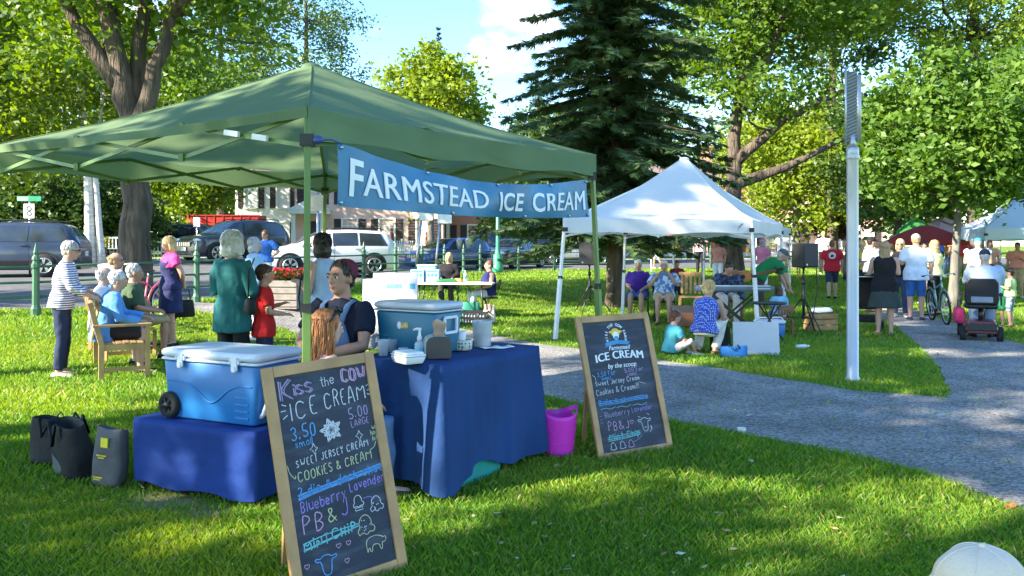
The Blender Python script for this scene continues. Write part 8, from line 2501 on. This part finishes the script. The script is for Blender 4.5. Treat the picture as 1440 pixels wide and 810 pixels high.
for k in range(4):
    a = R_(45 + 90 * k); m = MB(); m.tube([(.12 * math.cos(a), .12 * math.sin(a), .56), (.18 * math.cos(a), .18 * math.sin(a), 0)], .016, 6); m.build('leg', M_WOODB, t)
person('girl with long wavy red hair and pushed back sunglasses seated behind the chalkboard', (-1.20, 5.08, 0), -58, 1.62, .95, 'pale', 'sit', lean=4, arm_l='lap', arm_r='lap', top=pattern_mat('cloth_red_print', (.38, .03, .03), (.45, .36, .36), 'floral', 18), sleeve=.0, bottom=DENIM, hair='wavy', hairc='red', seat=.38, face=True, head_yaw=2, shoes=SHB, female=True, vox=.010)
gl = [o for o in COL.objects if o.get('label', '').startswith('girl with long wavy red')][0]
hj = gl['_j']; m = MB()
m.tube([(hj[0] - .085, hj[1] - .02, hj[2] + .06), (hj[0] - .05, hj[1] + .05, hj[2] + .105), (hj[0], hj[1] + .07, hj[2] + .115), (hj[0] + .05, hj[1] + .05, hj[2] + .105), (hj[0] + .092, hj[1] - .02, hj[2] + .05)], .009, 6)
for sd in (-1, 1): m.ball((hj[0] + sd * .04, hj[1] + .075, hj[2] + .112), (.03, .012, .02), nu=10, nv=6)
m.build('sunglasses', M_BLACK, gl)
folding_chair('low folding chair under the red haired girl', (-1.20, 5.08, -.06), R_(-58))

# ---- information stall
person('blonde woman in a black cardigan and glasses seated behind the white table', P(632, 18.9), 172, 1.60, 1.12, 'fair', 'sit', lean=4, arm_l='lap', arm_r='lap', top=C('black_cardigan', (.015, .014, .018)), sleeve=.95, bottom=C('grey_trousers', (.05, .05, .055)), hair='bob', hairc='blonde', seat=.45, shoes=SHK, female=True, knee=((0, .0, 0), (0, -.08, 0)))
person('short haired woman in a sleeveless navy top and white trousers seated side on', P(687, 18.1), 112, 1.62, 1.2, 'fair', 'sit', lean=-3, arm_l='lap', arm_r='down', top=C('navy_top', (.02, .022, .10)), sleeve=0, bottom=C('white_trousers', (.55, .60, .68)), hair='crop', hairc='auburn', seat=.45, shoes=SHK, female=True, belly=.05)
person('distant passer-by in an orange top on the pavement by the pink house', P(601, 52), 90, 1.7, 1.0, 'tan', 'walk', top=C('orange_top', (.55, .2, .1)), sleeve=.3, bottom=C('tan_shorts', (.4, .25, .16)), leg=.5, hair='short', hairc='brown', shoes=SHW, vox=.03)
person('distant passer-by in dark red on the pavement left of the orange one', P(551, 51), -90, 1.68, 1.0, 'tan', 'walk', top=C('dull_red', (.3, .09, .07)), sleeve=.3, bottom=BLACKC, hair='short', hairc='brown', shoes=SHW, vox=.03)

# ---- musicians and listeners
person('grey haired woman in a purple shirt and denim shorts seated under the white tent', P(898, 17.6), 172, 1.66, 1.22, 'fair', 'sit', lean=2, arm_l='lap', arm_r='lap', top=C('purple', (.05, .02, .22)), sleeve=.42, bottom=C('denim_shorts', (.05, .10, .26)), leg=.5, hair='crop', hairc='grey', seat=.46, shoes=SHB, female=True, belly=.06)
folding_chair('folding chair under the woman in purple', P(898, 17.6), R_(172))
person('white haired player in a pale blue floral shirt with hands at the mouth', P(934, 16.9), 178, 1.66, 1.2, 'fair', 'sit', lean=8, arm_l='mouth', arm_r='mouth', top=pattern_mat('cloth_floral', (.10, .22, .55), (.55, .66, .78), 'floral', 13), sleeve=.45, bottom=C('tan_shorts2', (.42, .33, .26)), leg=.5, hair='short', hairc='white', seat=.46, shoes=SHB, belly=.05)
folding_chair('folding chair under the player in the pale blue floral shirt', P(934, 16.9), R_(178))
person('small child in dark red standing behind the floral shirt player', P(952, 21), 178, 1.20, 1.0, 'tan', top=C('dark_red', (.22, .03, .04)), sleeve=.4, bottom=NAVY, leg=.55, hair='boy', hairc='auburn', shoes=SHK)
person('boy in a teal T-shirt sitting on the grass facing the players', G(942, 500), -62, 1.22, 1.0, 'fair', 'ground', lean=12, arm_l='knee', arm_r='knee', top=C('teal_tee', (.035, .20, .26)), sleeve=.40, bottom=C('grey_shorts', (.38, .38, .36)), leg=.6, hair='boy', hairc='auburn', shoes=SHW, top_len=.05)
person('woman with curly blonde hair in a blue polka dot vest crouching on the grass', G(990, 499), -22, 1.66, 1.12, 'fair', 'squat', lean=20, arm_l='knee', arm_r='knee', top=pattern_mat('cloth_dots', (.03, .07, .38), (.55, .60, .75), 'dots', 44), sleeve=0, bottom=C('cream_trousers', (.66, .62, .55)), leg=1.0, hair='curly', hairc='blonde', shoes=SHB, female=True, top_len=.02)
mu = person('stooping musician in a dark navy patterned shirt behind the keyboard', P(1018, 16.2), 196, 1.74, 1.15, 'fair', 'sit', lean=34, arm_l='low', arm_r='reach', top=pattern_mat('cloth_navy_print', (.012, .02, .06), (.06, .09, .18), 'floral', 16), sleeve=.9, bottom=C('cream_cotton', (.58, .54, .48)), hair='short', hairc='dark', seat=.5, shoes=SHB, head_pitch=20)
slat_chair('wooden_stool', 'wooden seat under the stooping musician', P(1018, 16.2), R_(196), M_WOODB, sh=.47, bh=.78)
person('grey capped man in a green T-shirt bending over behind the keyboard', P(1066, 16.6), -80, 1.76, 1.1, 'fair', lean=58, arm_l='low', arm_r='low', top=C('green_tee', (.012, .20, .07)), sleeve=.42, bottom=C('brown_shorts', (.08, .055, .05)), leg=.55, hair='short', hairc='grey', hat=('cap', C('cap_grey', (.10, .11, .12))), shoes=SHK)
person('small dark haired child in pale blue beside the black tray table', P(1096, 14.6), 20, 1.02, 1.0, 'fair', 'sit', lean=4, arm_l='lap', arm_r='lap', top=C('pale_sky', (.22, .48, .72)), sleeve=.5, bottom=DENIM, hair='bob', hairc='brown', seat=.34, shoes=SHW)
slat_chair('small_stool', 'small wooden stool under the child in pale blue', P(1096, 14.6), R_(20), M_WOODB, w=.32, d=.3, sh=.30, bh=.5)
person('onlooker in a pink sun hat far behind the keyboard', P(1072, 27), 0, 1.7, 1.05, 'fair', top=C('pink_top', (.65, .2, .32)), sleeve=.4, bottom=WHITEC, hair='bob', hairc='grey', hat=('bucket', C('pink_hat', (.75, .18, .42))), shoes=SHW, female=True)
person('onlooker in a salmon top far behind the stooping musician', P(1010, 27.5), 160, 1.62, 1.1, 'tan', top=C('salmon', (.6, .25, .2)), sleeve=.4, bottom=WHITEC, hair='bob', hairc='auburn', shoes=SHW, female=True)
bag('rucksack', 'dark rucksack on the grass beside the crouching woman', G(1018, 497) + Vector((0, .2, 0)), R_(20), .30, .2, .36, C('rucksack', (.02, .03, .025)), seed=15)
bag('cloth_bag', 'bright blue cloth bag slumped on the grass before the white board', G(1032, 503), R_(-10), .36, .16, .17, C('bag_blue', (.03, .16, .42)), seed=16)

# ---- the crowd on the path
def emblem(par, c, r, key, col):
    m = MB(); n = 20
    m.add([(c[0] + r * math.cos(2 * math.pi * k / n), c[1], c[2] + r * math.sin(2 * math.pi * k / n)) for k in range(n)] + [(c[0] + r * math.cos(2 * math.pi * k / n), c[1] + .02, c[2] + r * math.sin(2 * math.pi * k / n)) for k in range(n)], [list(range(n))] + [[k, (k + 1) % n, n + (k + 1) % n, n + k] for k in range(n)], 0)
    m.box((c[0] - .01, c[1] - .003, c[2] - .01), (r * .5, .006, r * .8), 1, rot=(0, .5, 0)); m.box((c[0] + .02, c[1] - .0035, c[2] - .02), (r * .9, .006, r * .25), 1, rot=(0, -.3, 0))
    m.build('emblem', [mat(key, col, rough=.8), BLACKC], par)
rd = person('man in a red T-shirt with a round white emblem on its back walking away', P(1170, 24.2), 2, 1.76, 1.15, 'fair', 'walk', top=C('red_shirt', (.55, .02, .04)), sleeve=.42, bottom=C('navy_shorts2', (.03, .045, .09)), leg=.52, hair='short', hairc='auburn', shoes=SHK, top_len=.10)
emblem(rd, (0, -.185, 1.30), .10, 'emblem_white', (.75, .72, .74))
person('man in a black T-shirt and denim shorts behind the lamp column', P(1197, 18.4), -75, 1.74, 1.15, 'tan', arm_l='bent', arm_r='bent', top=C('black_tee', (.014, .015, .02)), sleeve=.42, bottom=C('denim_shorts2', (.05, .10, .22)), leg=.55, hair='short', hairc='dark', shoes=SHB, glasses=True, head_pitch=14, top_len=.10, belly=.05)
person('man in a black cap and pale blue checked shirt holding a white cup', P(1225, 19.6), -60, 1.80, 1.0, 'tan', arm_l='bent', arm_r='bent', top=pattern_mat('cloth_check', (.28, .38, .55), (.40, .50, .64), 'plaid', 30), sleeve=.45, bottom=C('dark_jeans', (.03, .04, .07)), hair='crop', hairc='dark', hat=('cap', BLACKC), shoes=SHB)
bd = person('woman with long sandy hair in a black sleeveless dress seen from behind', P(1244, 14.55), 4, 1.67, 1.18, 'fair', arm_l=((-.07, .06, -.28), (-.10, .28, -.30)), arm_r='bent', top=BLACKC, sleeve=0, skirt=(.50, .11, C('skirt_green_black', (.035, .05, .045))), hair='long', hairc='sand', shoes=C('sandal', (.25, .15, .1)), female=True, top_len=.18)
person('blonde woman in sunglasses and black vest facing the camera', P(1266, 18.2), 172, 1.74, 1.0, 'fair', arm_l='bent', arm_r='bent', top=C('black_vest', (.012, .012, .016)), sleeve=0, bottom=C('blue_jeans', (.04, .07, .16)), hair='bob', hairc='blonde', shoes=SHW, glasses=True, female=True)
person('tall man in a white T-shirt, blue shorts and camouflage cap seen from behind', G(1288, 450), 6, 1.84, 1.18, 'fair', arm_l='bent', arm_r='down', top=C('white_tee', (.62, .68, .78)), sleeve=.42, bottom=C('royal_shorts', (.035, .12, .36)), leg=.54, hair='crop', hairc='sand', hat=('cap', pattern_mat('cap_camo', (.35, .33, .25), (.62, .62, .58), 'floral', 16)), shoes=C('shoe_navy', (.03, .05, .09)), top_len=.12)
person('person in a pale yellow shirt behind the bicycle', P(1314, 18.6), 60, 1.72, 1.1, 'fair', arm_l='bent', arm_r='bent', top=C('yellow_shirt', (.62, .58, .26)), sleeve=.45, bottom=BLACKC, hair='long', hairc='sand', shoes=SHK, female=True)
person('man in a navy cap and light blue shirt seated on the mobility scooter', G(1378, 477) + Vector((.02, -.12, 0)), 7, 1.78, 1.22, 'fair', 'sit', lean=4, arm_l='reach', arm_r='reach', top=C('light_shirt', (.36, .46, .62)), sleeve=.95, bottom=C('faded_jeans', (.18, .25, .38)), hair='crop', hairc='grey', hat=('cap', C('cap_navy', (.015, .02, .05))), seat=.63, shoes=SHK, belly=.08)
person('broad man in a white vest and bright blue cap beyond the scooter', P(1375, 20.4), 4, 1.78, 1.3, 'fair', arm_l='bent', arm_r='bent', top=C('white_vest', (.60, .66, .76)), sleeve=.12, bottom=C('khaki_shorts', (.35, .28, .2)), leg=.55, hair='crop', hairc='grey', hat=('cap', C('cap_blue', (.04, .25, .62))), shoes=SHW)
person('girl in a green dress standing right of the scooter', P(1404, 16.2), 150, 1.26, 1.0, 'fair', arm_l='down', arm_r='down', top=C('green_dress', (.02, .20, .08)), sleeve=.2, skirt=(.45, .05, None), hair='bob', hairc='brown', shoes=SHB, female=True)
person('small boy in a pale green T-shirt beside the girl in green', P(1421, 16.0), 75, 1.14, 1.05, 'fair', arm_l='bent', arm_r='down', top=C('pale_green', (.36, .46, .20)), sleeve=.42, bottom=pattern_mat('cloth_shorts_print', (.10, .16, .26), (.45, .5, .55), 'floral', 20), leg=.54, hair='boy', hairc='dark', shoes=SHB)
far = [(1335, 30, 'visitor in an orange top far back left of the maple trunk', (.6, .25, .12), 'walk', 90), (1352, 29, 'visitor in a bright red shirt just right of the maple trunk', (.6, .04, .04), 'stand', 200), (1320, 33, 'visitor in blue far behind the yellow shirt', (.08, .16, .5), 'stand', 160),
       (1362, 33, 'visitor in white far behind the scooter rider', (.65, .65, .66), 'stand', 20), (1392, 27, 'visitor in peach under the right market canopy', (.65, .35, .25), 'stand', 190), (1431, 25, 'visitor in salmon beside the right canopy post', (.62, .24, .18), 'stand', 170),
       (1158, 33, 'visitor in white far behind the right loudspeaker', (.66, .66, .66), 'stand', 0), (1102, 31, 'visitor in pale grey by the yellow chair', (.45, .48, .52), 'stand', 180), (1207, 28, 'visitor in white right of the man in red', (.66, .68, .72), 'walk', -90), (1342, 36, 'visitor in tan far back beyond the crowd', (.5, .38, .25), 'walk', 60),
       (985, 33, 'visitor in pale pink far behind the wooden chair', (.6, .4, .42), 'stand', 180), (925, 40, 'visitor in white on the street side beyond the spruce', (.66, .66, .66), 'walk', 90)]
far += [(1253, 23, 'visitor in dark teal between the black dress and the blonde', (.04, .14, .15), 'stand', 10), (1301, 22.5, 'visitor in pale lilac right of the tall man in white', (.45, .38, .55), 'stand', 170), (1213, 23, 'visitor in mustard behind the checked shirt', (.5, .34, .06), 'stand', 60), (1040, 30, 'visitor in rust under the right end of the white tent', (.45, .14, .06), 'stand', 150)]
for i, (px, Y, lab, col, ps, yw) in enumerate(far):
    person(lab, P(px, Y), yw, 1.66 + .04 * (i % 4), 1.0 + .06 * (i % 3), ['fair', 'tan'][i % 2], ps, arm_l=['down', 'bent'][i % 2], top=C('visitor_%s' % 'abcdefghijklmnop'[i], col), sleeve=.4, bottom=[DENIM, KHAKI, BLACKC, WHITEC][i % 4], leg=[1.0, .55][i % 2], hair=['short', 'bob', 'crop'][i % 3], hairc=['brown', 'dark', 'blonde', 'grey'][i % 4], shoes=SHW, vox=.026)
kid = person('small child in a cream cotton sun hat cut off by the bottom right corner', (1.178, 2.05, 0), 30, .80, 1.2, 'fair', top=C('kid_white', (.6, .6, .6)), sleeve=.4, bottom=DENIM, leg=.6, hair='short', hairc='blonde', shoes=SHW, vox=.010)
m = MB(); rows = []
for k in range(15):
    f = k / 14; an = f * 1.75; r = .112 * math.sin(an) if an < 1.57 else .112 + .10 * (an - 1.57)
    z = .748 + .098 * math.cos(an)
    rows.append([(max(.004, r) * 1.02 * math.cos(q) * (1 + .010 * abs(math.sin(3 * q)) ** .4 * math.sin(an)), max(.004, r) * .98 * math.sin(q) * (1 + .010 * abs(math.sin(3 * q)) ** .4 * math.sin(an)), z + .003 * math.sin(5 * q + f * 4) * f) for q in [2 * math.pi * i / 48 for i in range(48)]])
m.loft(rows, cap=False)
for i in range(6): m.tube([Vector(r[(i * 8 + 3) % 48]) for r in rows[1:]], .0022, 5)
m.jitter(.006, 12, 2); m.lathe([(.009, .842), (.009, .849), (.005, .853), (.001, .854)], c=(0, 0, 0), n=12)
m.build('hat', mat('hat_cream', (.78, .62, .46), rough=.9, var=.05, scale=14, bump=.2, bscale=120), kid, subsurf=1)
finish_people()
for o in COL.objects:
    if '_j' in o.keys(): del o['_j']
